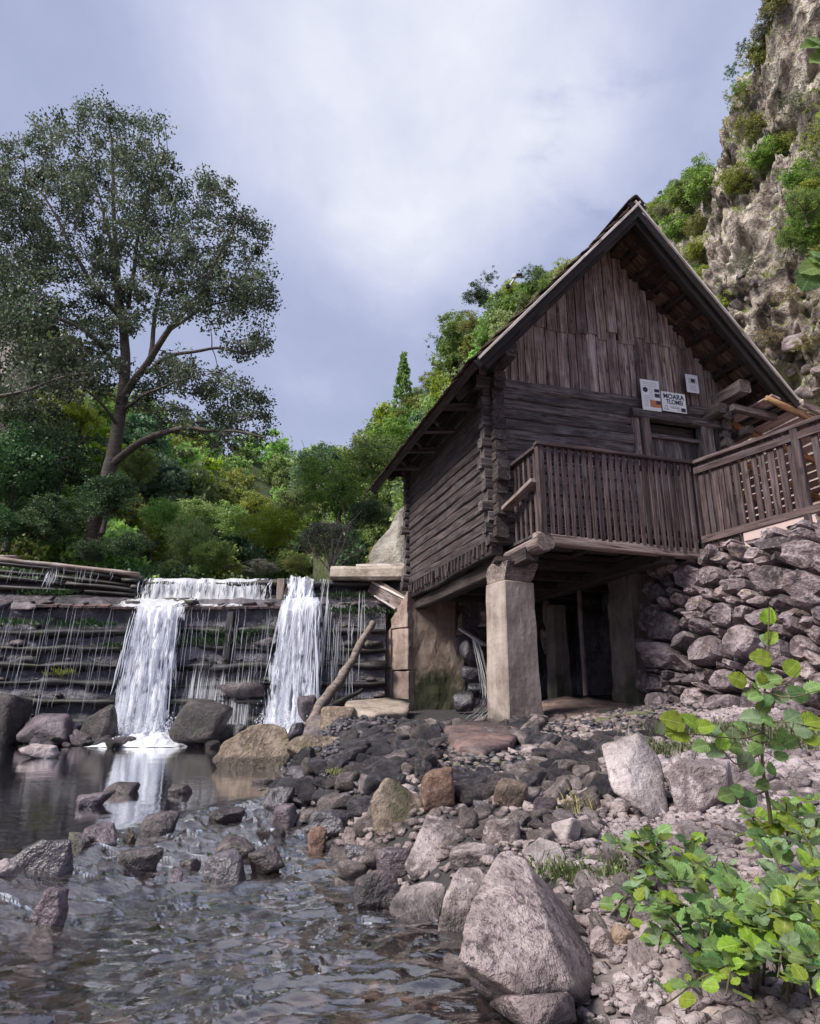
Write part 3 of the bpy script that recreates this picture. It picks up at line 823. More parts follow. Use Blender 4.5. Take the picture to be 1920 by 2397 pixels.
# rough dark core behind the timbers
n, m = 60, 90
zz = np.linspace(2.24, -1.0, n)
xx = np.linspace(xL, xR, m)
ZG, XG = np.meshgrid(zz, xx, indexing='ij')
off = np.interp(-ZG, [-s[0] for s in STEPS], [s[1] for s in STEPS]) - 0.03
PG = np.stack([XG, ZG, XG * 0], -1).reshape(-1, 3)
dn = (fbm(PG * 2.5, 4, 5, ridged=True) * 0.07 + fbm(PG * 9, 3, 6) * 0.03).reshape(XG.shape)
YG = wingY(XG) - off + dn
link('rubble_core', mesh('rubble_core', np.stack([XG, YG, ZG], -1).reshape(-1, 3), grid_faces(n, m), True), MT['dark_stone'], dam)
link('dam_back', mesh('dam_back', *boxmesh(xL, xR, DY + 0.08, DY + 0.6, -1, 2.2)), MT['dark_stone'], dam)
def dam_log(x0, x1, z, fwd, dia, mat='wet_log', rise=0.0, flat=1.0):
    y0, y1 = float(wingY(x0)) - fwd, float(wingY(x1)) - fwd
    beam('log', dam, (x0, y0, z + rise), (x1, y1, z), dia * 1.25, dia * 0.72, MT[mat], wob=0.06, round_=True, seed=random.randrange(9))
for k, (z, fwd) in enumerate(STEPS[1:], 1):
    dia = [0, 0.17, 0.15, 0.20, 0.14, 0.19, 0.15, 0.20, 0.16, 0.2][k]
    for (a0, a1) in ((xL, -7.55), (-7.6, xC0 + 0.1), (xC0 + 0.05, -3.2 + 0.25 * math.sin(k)), (-3.25 + 0.25 * math.sin(k), xC1 + 0.2), (xC1 + 0.15, xR)):
        j = random.uniform(-0.035, 0.035)
        if k == 2:
            continue
        dam_log(a0 + random.uniform(-0.1, 0.1), a1, z - dia / 2 + j, fwd + random.uniform(-0.05, 0.05), dia * random.uniform(0.85, 1.1), rise=random.uniform(-0.03, 0.03))
# crest of the spillway and drift logs along the left wing
dam_log(xC0 - 0.1, xR, 2.19, 0.0, 0.17)
for q in range(7):
    a0 = xL + q * 0.35 + random.uniform(0, 0.4)
    a1 = xC0 - 0.1 - random.uniform(0, 1.5) * (q % 3)
    f = lambda x: 2.30 + 0.36 * np.clip((xC0 - x) / 2.6, 0, 1.15)
    za, zb = float(f(a0)), float(f(a1))
    beam('crest_log', dam, (a0, float(wingY(a0)) - 0.10 + 0.07 * q, za - 0.02 * q + 0.02), (a1, float(wingY(a1)) - 0.14 + 0.06 * q, zb - 0.015 * q + 0.03), 0.09 + 0.05 * random.random(), 0.075 + 0.03 * random.random(), MT['crest_log'], wob=0.02, round_=True)
for q in range(4):      # rotten sill timbers and packing below the drift logs
    z0 = 2.20 - 0.085 * q
    x0 = xL
    while x0 < xC0 - 0.1:
        x1 = min(xC0 - 0.02, x0 + random.uniform(0.9, 2.2))
        zr = lambda x: z0 + 0.33 * float(np.clip((xC0 - x) / 2.6, 0, 1.15)) * (1 - 0.2 * q)
        beam('sill_timber', dam, (x0, float(wingY(x0)) - 0.10 - 0.03 * random.random(), zr(x0) + random.uniform(-0.02, 0.02)), (x1 - 0.03, float(wingY(x1)) - 0.10 - 0.03 * random.random(), zr(x1) + random.uniform(-0.02, 0.02)), 0.15, 0.085, MT['wet_log'], wob=0.03, seed=random.randrange(9), round_=True)
        x0 = x1
# sloping apron: boards right of the slabs, wet stone slabs at left
x = xL
while x < xC0 - 1.75:
    w = random.uniform(0.38, 0.62)
    V, T = rock_vt(500 + int(x * 50), 3, 6, 40, 0.03, 1.0)
    V = V * np.array([w * 0.54, 0.33, 0.06])
    ym = float(wingY(x + w / 2))
    M = Matrix.Translation((x + w / 2, ym - 0.30, 1.74)) @ Matrix.Rotation(math.radians(28 + random.uniform(-5, 8)), 4, 'X') @ Matrix.Rotation(random.uniform(-0.12, 0.12), 4, 'Y')
    link('apron_slab', mesh('apron_slab', V, T), MT['purple_wet'], dam, M)
    x += w
for x in np.arange(xC0 - 1.7, xC1 + 0.1, 0.21):
    ym = float(wingY(x))
    t = 0.02 * random.random()
    beam('apron_plank', dam, (x + 0.1, ym + 0.02, 1.80 + t), (x + 0.1 + random.uniform(0.0, 0.05), ym - 0.56 - 0.05 * random.random(), 1.63 + t), 0.20, 0.04, MT['wet_slab'], wob=0.006)
post = at(655, 1400, DY - 0.2)
beam('post', dam, (post.x, DY - 0.16, 1.7), (post.x, DY - 0.14, 2.26), 0.14, 0.07, MT['crest_log'], up=(0, 1, 0))
beam('post', dam, (dx(690) - 0.25, DY - 0.2, 1.75), (dx(690) - 0.1, DY - 0.2, 2.1), 0.12, 0.12, MT['wet_log'], up=(0, 1, 0), wob=0.02)
beam('post', dam, (dx(555), DY - 0.62, 0.6), (dx(555), DY - 0.56, 1.55), 0.13, 0.13, MT['wet_log'], up=(0, 1, 0), wob=0.02)
# stones and debris lodged on the ledges
lib_ = [rock_vt(700 + i, 1, 6, 40, 0.08, 0.7) for i in range(8)]
bagL = []
n_ = 0
Vl, Tl = [], []
rl_ = np.random.default_rng(17)
for _ in range(150):
    x = rl_.uniform(xL, xR)
    k = int(rl_.integers(2, len(STEPS)))
    z, fwd = STEPS[k]
    V, T = lib_[int(rl_.integers(8))]
    s_ = rl_.lognormal(-2.75, 0.45)
    V = V * (s_ * 1.5, s_, s_ * 0.8) + np.array([x, float(wingY(x)) - fwd + rl_.uniform(-0.06, 0.10), z + s_ * 0.2])
    Vl.append(V); Tl.append(T + n_); n_ += len(V)
link('ledge_stones', mesh('ledge_stones', np.concatenate(Vl), np.concatenate(Tl)), MT['stream_rock'], dam, kind='stuff')
# moss cushions
for (u, v, s, bright) in ((200, 1580, 0.13, 1), (300, 1520, 0.16, 0), (520, 1510, 0.5, 0), (560, 1490, 0.3, 0), (820, 1400, 0.28, 0), (240, 1470, 0.3, 0), (470, 1508, 0.25, 0), (840, 1440, 0.3, 0), (60, 1470, 0.4, 0), (130, 1395, 0.3, 0)):
    p = at(u, v, DY)
    fwd = float(np.interp(-p.z, [-s_[0] for s_ in STEPS], [s_[1] for s_ in STEPS]))
    nn = int(900 * s)
    a = rng.normal(size=(nn, 3)) * np.array([s, 0.05, 0.03]) + np.array([0, 0, 0])
    bag = Bag()
    for c_ in a:
        h = 0.03 + 0.03 * rng.random()
        t = rng.normal(size=3) * 0.02
        bag.add([c_ + (-0.012, 0, 0), c_ + (0.012, 0.006, 0), c_ + (t[0], -h * 0.6, h + t[2]), c_ + (t[0] - 0.008, -h * 0.6, h)], [[0, 1, 2, 3]], rng.random())
    link('moss_cushion', bag.mesh('moss_cushion'), LEAF['yellow' if bright else 'deep'], dam, Matrix.Translation((p.x, float(wingY(p.x)) - fwd - 0.05, p.z)), kind='stuff')

# ================================================================== falling water
def sheet(name, label, rows, mat, nx=40, jitter=0.03, seed=0, parent=None):
    """rows: list of (x0, x1, y, z, density); a ruffled sheet through them"""
    R = spline(np.array(rows, float), max(24, len(rows) * 10))
    n = len(R)
    u = np.linspace(0, 1, nx)
    V, dens, UV = [], [], []
    length = 0
    for i, (x0, x1, y, z, dn_) in enumerate(R):
        if i:
            length += abs(R[i, 3] - R[i - 1, 3]) + abs(R[i, 2] - R[i - 1, 2]) * 0.6
        xs_ = x0 + (x1 - x0) * u
        P = np.stack([xs_ * 9, np.full(nx, z * 0.9), np.full(nx, seed * 3.0)], 1)
        yy = y + jitter * fbm(P, 3, seed)
        V.append(np.stack([xs_, yy, z + (jitter * 1.2 * fbm(np.stack([xs_ * 7, np.full(nx, y * 9.0), np.full(nx, seed * 1.7)], 1), 3, seed + 2) if z > 1.6 else 0)], 1)[:, :3] if z > 1.6 else np.stack([xs_, yy, np.full(nx, z)], 1))
        edge = np.minimum(u, 1 - u) * 2
        dens.append(dn_ * (0.55 + 0.45 * np.clip(edge * 3, 0, 1)))
        UV.append(np.stack([xs_, np.full(nx, length)], 1))
    V = np.concatenate(V); UV = np.concatenate(UV); dens = np.concatenate(dens)
    Fq = grid_faces(n, nx)
    me = mesh(name, V, Fq, True, {'dens': ('POINT', dens)})
    uvl = me.uv_layers.new(name='UVMap')
    li = np.zeros(len(me.loops), np.int32)
    me.loops.foreach_get('vertex_index', li)
    uvl.data.foreach_set('uv', UV[li].astype(np.float32).ravel())
    return me
def strands(n, x0f, x1f, z0, z1, yfun, rad, seed, spread=0.0, broken=0.5):
    rr = np.random.default_rng(seed)
    bag = Bag()
    for _ in range(n):
        t = rr.random()
        za = z0 - (z0 - z1) * (rr.random() ** 1.6) * broken
        zb = za - (z0 - z1) * rr.uniform(0.12, 0.6)
        zb = max(zb, z1)
        k = 7
        z = np.linspace(za, zb, k)
        f = (z0 - z) / (z0 - z1)
        xa = x0f(f) + (x1f(f) - x0f(f)) * t + rr.normal() * 0.01 + np.cumsum(rr.normal(size=k)) * 0.008
        y = np.array([yfun(zz_) for zz_ in z]) - rr.random() * 0.07
        rd = rad * rr.uniform(0.4, 1.25) * np.sin(np.linspace(0.25, math.pi - 0.15, k))
        V, Q = tube(np.stack([xa, y, z], 1), rd, 5)
        bag.add(V, Q)
    return bag
def X_at(u, v, y): return at(u, v, y).x
fy = DY - 0.62
def fall_thing(name, label, parts, cat='waterfall'):
    t = thing(name, label, cat)
    for nm, me, mt in parts:
        link(nm, me, MT[mt], t, kind='stuff')
    return t
# left cascade
c1 = [(X_at(316, 1435, fy), X_at(434, 1435, fy), fy + 0.02, 1.66, 1.15), (X_at(310, 1480, fy), X_at(432, 1480, fy), fy - 0.10, 1.25, 0.95), (X_at(300, 1560, fy), X_at(428, 1560, fy), fy - 0.24, 0.6, 0.95),
      (X_at(288, 1640, fy), X_at(422, 1640, fy), fy - 0.34, 0.0, 0.95), (X_at(272, 1725, fy), X_at(420, 1725, fy), fy - 0.42, -0.64, 1.05)]
sh = [('water_sheet', sheet('water_sheet', '', c1, 'fall', 46, 0.05, 1), 'fall'),
      ('water_sheet', sheet('water_sheet', '', [(a - 0.03, b, y - 0.09, z, d_ * 0.86) for a, b, y, z, d_ in c1], 'fall', 46, 0.06, 2), 'fall'),
      ('water_sheet', sheet('water_sheet', '', [(a + 0.05, b - 0.04, y - 0.16, z, d_ * 0.74) for a, b, y, z, d_ in c1], 'fall', 46, 0.08, 41), 'fall'),
      ('water_strand', strands(36, lambda f: c1[0][0] + (c1[-1][0] - c1[0][0]) * f, lambda f: c1[0][1] + (c1[-1][1] - c1[0][1]) * f, 1.66, -0.62, lambda z: fy - 0.08 - 0.42 * ((1.66 - z) / 2.3) ** 0.7, 0.013, 3).mesh('water_strand', True), 'strand')]
fall_thing('waterfall', 'left white cascade pouring off the dam apron into the pool', sh)
# right cascade
c2 = [(X_at(672, 1350, DY), X_at(742, 1350, DY), DY - 0.06, 2.27, 1.0), (X_at(668, 1395, DY), X_at(750, 1395, DY), DY - 0.22, 1.92, 1.0), (X_at(655, 1430, fy), X_at(752, 1430, fy), fy + 0.05, 1.68, 1.3),
      (X_at(648, 1475, fy), X_at(757, 1475, fy), fy - 0.10, 1.25, 1.02), (X_at(636, 1560, fy), X_at(760, 1560, fy), fy - 0.25, 0.6, 0.92), (X_at(626, 1640, fy), X_at(762, 1640, fy), fy - 0.38, 0.0, 0.96), (X_at(612, 1712, fy), X_at(766, 1700, fy), fy - 0.48, -0.56, 1.05)]
sh = [('water_sheet', sheet('water_sheet', '', c2, 'fall', 46, 0.05, 4), 'fall'),
      ('water_sheet', sheet('water_sheet', '', [(a + 0.02, b - 0.02, y - 0.09, z, d_ * 0.86) for a, b, y, z, d_ in c2], 'fall', 46, 0.07, 5), 'fall'),
      ('water_sheet', sheet('water_sheet', '', [(a + 0.05, b - 0.04, y - 0.16, z, d_ * 0.74) for a, b, y, z, d_ in c2], 'fall', 46, 0.08, 42), 'fall'),
      ('water_strand', strands(40, lambda f: c2[2][0] + (c2[-1][0] - c2[2][0]) * f, lambda f: c2[2][1] + (c2[-1][1] - c2[2][1]) * f, 1.75, -0.55, lambda z: fy - 0.06 - 0.5 * ((1.75 - z) / 2.3) ** 0.7, 0.013, 6).mesh('water_strand', True), 'strand')]
fall_thing('waterfall', 'right white cascade pouring from the crest past the wooden post', sh)
# upper lip between them, apron run-off
xa, xb = X_at(330, 1352, DY), X_at(648, 1352, DY)
c3 = [(xa, xb, DY + 0.06, 2.285, 0.95), (xa, xb, DY - 0.09, 2.24, 0.98), (xa - 0.02, xb, DY - 0.17, 2.0, 0.95), (xa - 0.06, xb, DY - 0.22, 1.79, 1.1)]
c3b = [(xa - 0.12, xb - 0.05, DY - 0.14, 1.83, 1.3), (xa - 0.14, xb - 0.1, DY - 0.32, 1.76, 1.15), (xa - 0.12, xb - 0.3, DY - 0.60, 1.67, 0.62)]
c3c = [(xa - 0.14, xa + 1.25, DY - 0.16, 1.88, 1.15), (xa - 0.14, xa + 1.2, DY - 0.36, 1.80, 1.1), (xa - 0.13, xa + 1.0, DY - 0.66, 1.66, 1.05)]
sh = [('water_sheet', sheet('water_sheet', '', c3, 'fall', 90, 0.03, 7), 'fall'), ('water_sheet', sheet('water_sheet', '', c3b, 'fall', 90, 0.02, 8), 'fall'), ('water_sheet', sheet('water_sheet', '', c3c, 'fall', 60, 0.03, 18), 'fall'),
      ('water_strand', strands(70, lambda f: xa, lambda f: xb, 2.24, 1.78, lambda z: DY - 0.13 - 0.12 * ((2.24 - z) / 0.5), 0.011, 9, broken=0.3).mesh('water_strand', True), 'strand')]
fall_thing('waterfall', 'short white fringe of water over the dam crest above the apron', sh)
# thin veil between the cascades, trickles on both sides
xa, xb = X_at(436, 1440, fy), X_at(640, 1440, fy)
c4 = [(xa, xb, fy - 0.03, 1.63, 0.70), (xa, xb, fy - 0.10, 1.2, 0.60), (xa, xb, fy - 0.2, 0.6, 0.66), (xa - 0.03, xb, fy - 0.28, 0.2, 0.92), (xa - 0.05, xb - 0.05, fy - 0.36, -0.55, 0.98)]
sh = [('water_sheet', sheet('water_sheet', '', c4, 'veil', 60, 0.02, 11), 'veil'),
      ('water_strand', strands(60, lambda f: xa, lambda f: xb, 1.65, -0.5, lambda z: fy - 0.06 - 0.3 * ((1.65 - z) / 2.2), 0.0042, 12, broken=0.7).mesh('water_strand', True), 'trickle')]
fall_thing('waterfall', 'thin veil of trickles between the two white cascades', sh)
bag = strands(150, lambda f: -9.5, lambda f: xC0 - 0.1, 1.66, -0.5, lambda z: DY - 0.86 - 0.25 * ((1.66 - z) / 2.2), 0.0034, 13, broken=0.75)
b2 = strands(90, lambda f: -9.5, lambda f: xC0 - 0.35, 2.4, 1.85, lambda z: DY - 0.62 - 0.10 * ((2.4 - z) / 0.5), 0.0036, 14, broken=0.3)
b3 = strands(14, lambda f: X_at(122, 1340, DY - 0.5), lambda f: X_at(148, 1340, DY - 0.5), 2.32, 1.80, lambda z: DY - 0.66 - 0.14 * ((2.4 - z) / 0.5), 0.010, 15, broken=0.35)
c5 = [(-9.8, xC0 - 0.15, DY - 0.74, 1.62, 0.55), (-9.8, xC0 - 0.12, DY - 0.9, 0.7, 0.5), (-9.8, xC0 - 0.2, DY - 1.0, -0.5, 0.55)]
fall_thing('waterfall', 'sparse trickles running down the dark left wing of the dam', [('water_sheet', sheet('water_sheet', '', c5, 'veil', 120, 0.02, 16), 'veil'), ('water_strand', bag.mesh('water_strand', True), 'trickle'), ('water_strand', b2.mesh('water_strand', True), 'trickle'), ('water_strand', b3.mesh('water_strand', True), 'trickle')])
bag = strands(34, lambda f: X_at(752, 1400, fy), lambda f: X_at(872, 1400, fy), 1.95, -0.3, lambda z: fy - 0.05 - 0.28 * ((1.95 - z) / 2.2), 0.008, 17, broken=0.7)
c6 = [(X_at(746, 1352, DY), X_at(775, 1352, DY), DY - 0.08, 2.26, 0.9), (X_at(748, 1430, fy), X_at(780, 1430, fy), fy, 1.6, 0.85), (X_at(750, 1640, fy), X_at(880, 1640, fy), fy - 0.3, -0.1, 0.75), (X_at(750, 1690, fy), X_at(860, 1690, fy), fy - 0.35, -0.45, 0.8)]
fall_thing('waterfall', 'thin strands falling on the right end of the dam beside the concrete abutment', [('water_sheet', sheet('water_sheet', '', c6, 'veil', 40, 0.03, 19), 'veil'), ('water_strand', bag.mesh('water_strand', True), 'trickle')])
# foam where the cascades land
def spray(label, u0, u1, Y, zb, n, seed):
    rr = np.random.default_rng(seed)
    x0, x1 = at(u0, 1700, Y).x, at(u1, 1700, Y).x
    bag = Bag()
    Vo = np.array([(1, 0, 0), (-1, 0, 0), (0, 1, 0), (0, -1, 0), (0, 0, 1), (0, 0, -1)], float)
    To = [[0, 2, 4, 4], [2, 1, 4, 4], [1, 3, 4, 4], [3, 0, 4, 4], [2, 0, 5, 5], [1, 2, 5, 5], [3, 1, 5, 5], [0, 3, 5, 5]]
    To3 = np.array([t[:3] for t in To])
    V_, T_, k = [], [], 0
    for _ in range(n):
        p = np.array([rr.uniform(x0, x1), Y + rr.normal() * 0.16, zb + abs(rr.normal()) * 0.18])
        V_.append(Vo * rr.uniform(0.004, 0.013) * (1, 1, 1.6) + p); T_.append(To3 + k); k += 6
    link('spray', mesh('spray', np.concatenate(V_), np.concatenate(T_), True), MT['strand'], label=label, cat='spray', kind='stuff')
spray('fine spray at the foot of the left cascade', 262, 430, 11.65, -0.62, 900, 3)
spray('fine spray at the foot of the right cascade', 600, 770, 11.6, -0.52, 900, 4)
def foam_heap(label, u0, u1, v, Y, h, seed):
    p0, p1 = at(u0, v, Y), at(u1, v, Y)
    nx, ny = 70, 22
    gx, gy = np.meshgrid(np.linspace(p0.x, p1.x, nx), np.linspace(-0.65, 0.6, ny), indexing='ij')
    tx = np.linspace(-1, 1, nx)[:, None]
    dome = np.clip(1 - np.abs(tx) ** 3, 0, 1) * np.clip(1 - (gy / 0.65) ** 2, 0, 1)
    P = np.stack([gx, gy, gx * 0], -1).reshape(-1, 3)
    nz_ = (fbm(P * 6, 5, seed, 0.6, ridged=True).reshape(gx.shape) * 0.8 + 0.6)
    z = -0.675 + dome * h * nz_
    me = mesh('foam', np.stack([gx, gy + Y, z], -1).reshape(-1, 3), grid_faces(nx, ny)[:, ::-1] if False else grid_faces(nx, ny), True)
    link('foam', me, MT['foam'], label=label, cat='foam', kind='stuff')
foam_heap('white foam churning at the foot of the left cascade', 242, 452, 1722, 11.3, 0.17, 51)
foam_heap('white foam running over stones at the foot of the right cascade', 540, 755, 1706, 11.45, 0.20, 52)
# ================================================================== the mill
HX, HY, BZ = 1.15, 8.5, 1.95
YAW = math.radians(16.5)
EX, EY = Vector((math.cos(YAW), math.sin(YAW), 0)), Vector((-math.sin(YAW), math.cos(YAW), 0))
HO = Vector((HX, HY, BZ))
def H2W(a, b, z): return HO + EX * a + EY * b + Vector((0, 0, z))
def on_gable(u, v, b=-0.06):
    """house coordinates (a, z) of the point of the plane b seen at a pixel"""
    d = ray(u, v)
    n = EY
    t = (HO + EY * b).dot(n) / d.dot(n)
    p = d * t - HO
    return p.dot(EX), p.z
WA, LB = 3.75, 3.85
RA, RZ, EZ = 1.99, 7.09 - BZ, 4.09 - BZ          # ridge position and height, eave height
AL, AR, EZR = -0.69, 4.47, EZ + 0.11                              # eaves
B0, B1 = -0.92, 4.65                              # front and back roof edge
WT = 4.33 - BZ                                    # top of the log walls
house = thing('mill_house', 'old dark log mill with a steep gabled roof standing on concrete pillars', 'house', HO, YAW)
def hb(name, p0, p1, w, h, mat, up=(0, 0, 1), parent=None, **k):
    return beam(name, parent or house, p0, p1, w, h, MT[mat], up=up, **k)
NC = 16
hc = WT / NC
# side, back and right log walls, front wall up to the door
DA0, DA1 = 2.20, 3.62
for i in range(NC):
    z = hc * (i + 0.5)
    zs = z + hc * 0.5 if i < NC - 1 else z + hc * 0.2
    h1, h2 = hc * random.uniform(0.97, 1.05), hc * random.uniform(0.97, 1.05)
    e = random.uniform(0.16, 0.27)
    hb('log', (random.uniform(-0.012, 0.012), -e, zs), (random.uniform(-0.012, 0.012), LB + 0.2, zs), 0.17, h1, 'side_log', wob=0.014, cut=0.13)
    hb('log', (WA, -random.uniform(0.16, 0.25), zs), (WA, LB + 0.2, zs), 0.17, h1, 'log', wob=0.010, cut=0.25)
    hb('log', (-random.uniform(0.15, 0.24), LB, z), (WA + 0.2, LB, z), 0.16, h2, 'log', wob=0.010, cut=0.25)
    yo = random.uniform(-0.015, 0.015)
    if i < NC - 1:
        hb('log', (-random.uniform(0.15, 0.24), yo, z), (DA0 - 0.02, yo, z), 0.16, h2, 'log', wob=0.014, cut=0.14)
hb('log', (-0.28, -0.01, WT - hc * 0.5), (WA + 0.25, -0.01, WT - hc * 0.5), 0.19, hc * 1.25, 'log', wob=0.012, cut=0.2)
hb('log', (-0.02, -0.06, 0.02 - hc * 0.6), (-0.0, LB + 0.1, 0.0 - hc * 0.6), 0.15, 0.16, 'dark', wob=0.02)
hb('sill_beam', (0.10, -0.75, -0.25), (0.10, LB, -0.27), 0.18, 0.2, 'dark', wob=0.012)
hb('sill_beam', (1.9, -0.9, -0.2), (1.9, LB, -0.2), 0.2, 0.2, 'dark', wob=0.012)
hb('sill_beam', (3.5, -0.9, -0.2), (3.5, LB, -0.2), 0.2, 0.2, 'dark', wob=0.012)
for k in range(13):
    a0 = 0.02 + k * (WA - 0.04) / 13
    bevbox('floor_board', house, (a0, -0.02, -0.095 - 0.004 * (k % 2)), (a0 + WA / 13 - 0.012, LB, -0.06), MT['dark'], 0.006)
for k in range(5):
    hb('floor_joist', (0.18, 0.25 + 0.8 * k, -0.16), (WA, 0.25 + 0.8 * k, -0.16), 0.14, 0.12, 'dark')
# small ragged chips along the hewn bottom edge of the side wall
for k in range(26):
    b = -0.05 + k * 0.15 + random.uniform(-0.02, 0.02)
    hb('chip', (-0.075, b, 0.07), (-0.075 + random.uniform(-0.01, 0.01), b + random.uniform(-0.03, 0.03), -0.05 - random.uniform(0, 0.06)), 0.05, 0.11, 'side_log', up=(1, 0, 0))
# door, posts, lintel, transom
hb('door_post', (DA0 + 0.05, -0.03, 0.0), (DA0 + 0.03, -0.03, 2.18), 0.12, 0.14, 'plank', up=(0, 1, 0))
hb('door_post', (DA0 + 0.20, -0.07, 0.0), (DA0 + 0.17, -0.07, 2.14), 0.13, 0.14, 'plank', up=(0, 1, 0))
hb('door_post', (DA1 - 0.16, -0.05, 0.0), (DA1 - 0.16, -0.05, 2.05), 0.22, 0.16, 'log', up=(0, 1, 0))
hb('door_post', (DA1 + 0.06, -0.03, 0.0), (DA1 + 0.06, -0.03, 2.2), 0.18, 0.16, 'dark', up=(0, 1, 0))
hb('lintel', (DA0 - 0.05, -0.08, 2.12), (WA + 0.1, -0.08, 2.10), 0.15, 0.13, 'log')
door = bevbox('door', house, (DA0 + 0.27, 0.06, 0.02), (DA1 - 0.28, 0.085, 1.80), MT['dark'], 0.004)
for k in range(6):
    a = DA0 + 0.345 + k * 0.148
    hb('door_board', (a, 0.03, 0.02), (a, 0.03, 1.80), 0.142, 0.035, 'log', up=(0, 1, 0), parent=door)
bevbox('transom', house, (DA0 + 0.26, 0.05, 1.86), (DA1 - 0.27, 0.09, 2.05), MT['dark'], 0.005)
hb('door_rail', (DA0 + 0.27, -0.02, 1.83), (DA1 - 0.27, -0.02, 1.82), 0.07, 0.06, 'log')
# gable boards in two tiers
def roof_under(a):
    s = (RZ - EZ) / (RA - AL)
    return RZ - 0.19 - abs(a - RA) * s
a = -0.40
while a < WA + 0.75:
    w = random.uniform(0.11, 0.19)
    ac = a + w / 2
    top = roof_under(ac)
    lo = WT + 0.02 - random.uniform(0.0, 0.03)
    mid = 3.42 + random.uniform(-0.10, 0.08)
    if top > mid + 0.15:
        hb('gable_plank', (ac, -0.035, lo), (ac, -0.035, mid), w - 0.014, 0.026 + random.uniform(0, 0.012), 'plank', up=(0, 1, 0), seed=random.randrange(6))
        hb('gable_plank', (ac + 0.02, -0.055, mid - 0.05), (ac + 0.02, -0.055, top), w - 0.014, 0.026 + random.uniform(0, 0.008), 'plank', up=(0, 1, 0))
    elif top > lo + 0.08:
        hb('gable_plank', (ac, -0.035, lo), (ac, -0.035, top), w - 0.014, 0.026 + random.uniform(0, 0.012), 'plank', up=(0, 1, 0))
    a += w
gb = np.array([(AL + 0.3, 0.03, WT - 0.2), (AR - 0.3, 0.03, WT - 0.2), (RA, 0.03, RZ - 0.25)])
link('gable_backing', mesh('gable_backing', gb, [(0, 1, 2)]), MT['dark'], house)
gb[:, 1] = LB
link('gable_backing', mesh('gable_backing', gb, [(0, 2, 1)]), MT['dark'], house)
# wall plates, ridge, purlins
for a in (0.0, WA):
    hb('wall_plate', (a, -0.66, WT + 0.13), (a, B1 - 0.3, WT + 0.13), 0.19, 0.2, 'log', wob=0.01)
hb('wall_plate', (WA - 0.22, -0.42, WT - 0.15), (WA - 0.22, 0.2, WT - 0.15), 0.15, 0.15, 'log', wob=0.01)
sl = math.atan2(RZ - EZ, RA - AL)
sr = math.atan2(RZ - EZR, AR - RA)
LS_L, LS_R = (RA - AL) / math.cos(sl), (AR - RA) / math.cos(sr)
def slope_pt(side, q, b, off=0.0):
    """point q metres down the left (-1) or right (+1) slope, off metres above its surface"""
    s = sl if side < 0 else sr
    return Vector((RA + side * (q * math.cos(s) + off * math.sin(s)), b, RZ - q * math.sin(s) + off * math.cos(s)))
for side in (-1, 1):
    LS = LS_L if side < 0 else LS_R
    nrm = (slope_pt(side, 1, 0, 1) - slope_pt(side, 1, 0, 0))
    b = B0 + 0.10
    while b < B1:
        hb('rafter', slope_pt(side, 0.12, b, -0.19), slope_pt(side, LS - 0.10, b, -0.19), 0.10, 0.12, 'black_wood' if b < B0 + 0.2 else 'dark', up=nrm, wob=0.01)
        b += 0.92
    q = 0.2
    while q < LS:
        hb('batten', slope_pt(side, q, B0 + 0.03, -0.10), slope_pt(side, q, B1, -0.10), 0.06, 0.035, 'dark', up=nrm, wob=0.008, seed=random.randrange(3))
        q += 0.33
    # shingles: the front strip piece by piece, the rest joined
    rows = int(LS / 0.165)
    bag = Bag()
    ncol = 7 if side > 0 else 4
    for i in range(rows + 1):
        q0 = i * 0.165 - 0.22
        b = B0 + (0.06 if i % 2 else 0.0) + random.uniform(-0.03, 0.03)
        c = 0
        while b < B1:
            w = random.choice((0.12, 0.15, 0.18))
            off0, off1 = -0.065, -0.012 + random.uniform(-0.006, 0.012)
            qa, qb = max(0.0, q0), min(LS + 0.04, q0 + 0.40 + random.uniform(-0.03, 0.03))
            p0, p1 = slope_pt(side, qa, b + w / 2, off0), slope_pt(side, qb, b + w / 2, off1)
            if c < ncol:
                hb('shingle', p0, p1, w - 0.008, 0.016, 'shingle', up=nrm, wob=0.003, seed=random.randrange(3))
            else:
                M = frame(p0, p1, nrm)
                V, Fq = boxmesh(0, (p1 - p0).length, -w / 2 + 0.004, w / 2 - 0.004, -0.008, 0.008)
                bag.add([M @ Vector(v) for v in V], Fq)
            b += w
            c += 1
    link('shingle_field', bag.mesh('shingle_field'), MT['shingle'], house, kind='stuff')
    # barge board with a pale strip on the front rake
    hb('barge_board', slope_pt(side, 0.0, B0 - 0.015, -0.16), slope_pt(side, LS + 0.02, B0 + 0.0, -0.13), 0.03, 0.10, 'black_wood', up=nrm, wob=0.006)
    hb('barge_strip', slope_pt(side, 0.02, B0 - 0.04, -0.075), slope_pt(side, LS - 0.05, B0 - 0.03, -0.078), 0.03, 0.032, 'pale_wood', up=nrm, wob=0.004)
    hb('eave_board', slope_pt(side, LS - 0.03, B0 + 0.02, -0.10), slope_pt(side, LS - 0.03, B1, -0.10), 0.03, 0.10, 'dark', up=nrm)
hb('ridge_board', (RA - 0.07, B0 - 0.02, RZ + 0.005), (RA - 0.07, B1, RZ + 0.005), 0.18, 0.025, 'dark', up=(-0.7, 0, 0.7))
hb('ridge_board', (RA + 0.07, B0 - 0.02, RZ + 0.012), (RA + 0.07, B1, RZ + 0.012), 0.18, 0.025, 'dark', up=(0.7, 0, 0.7))
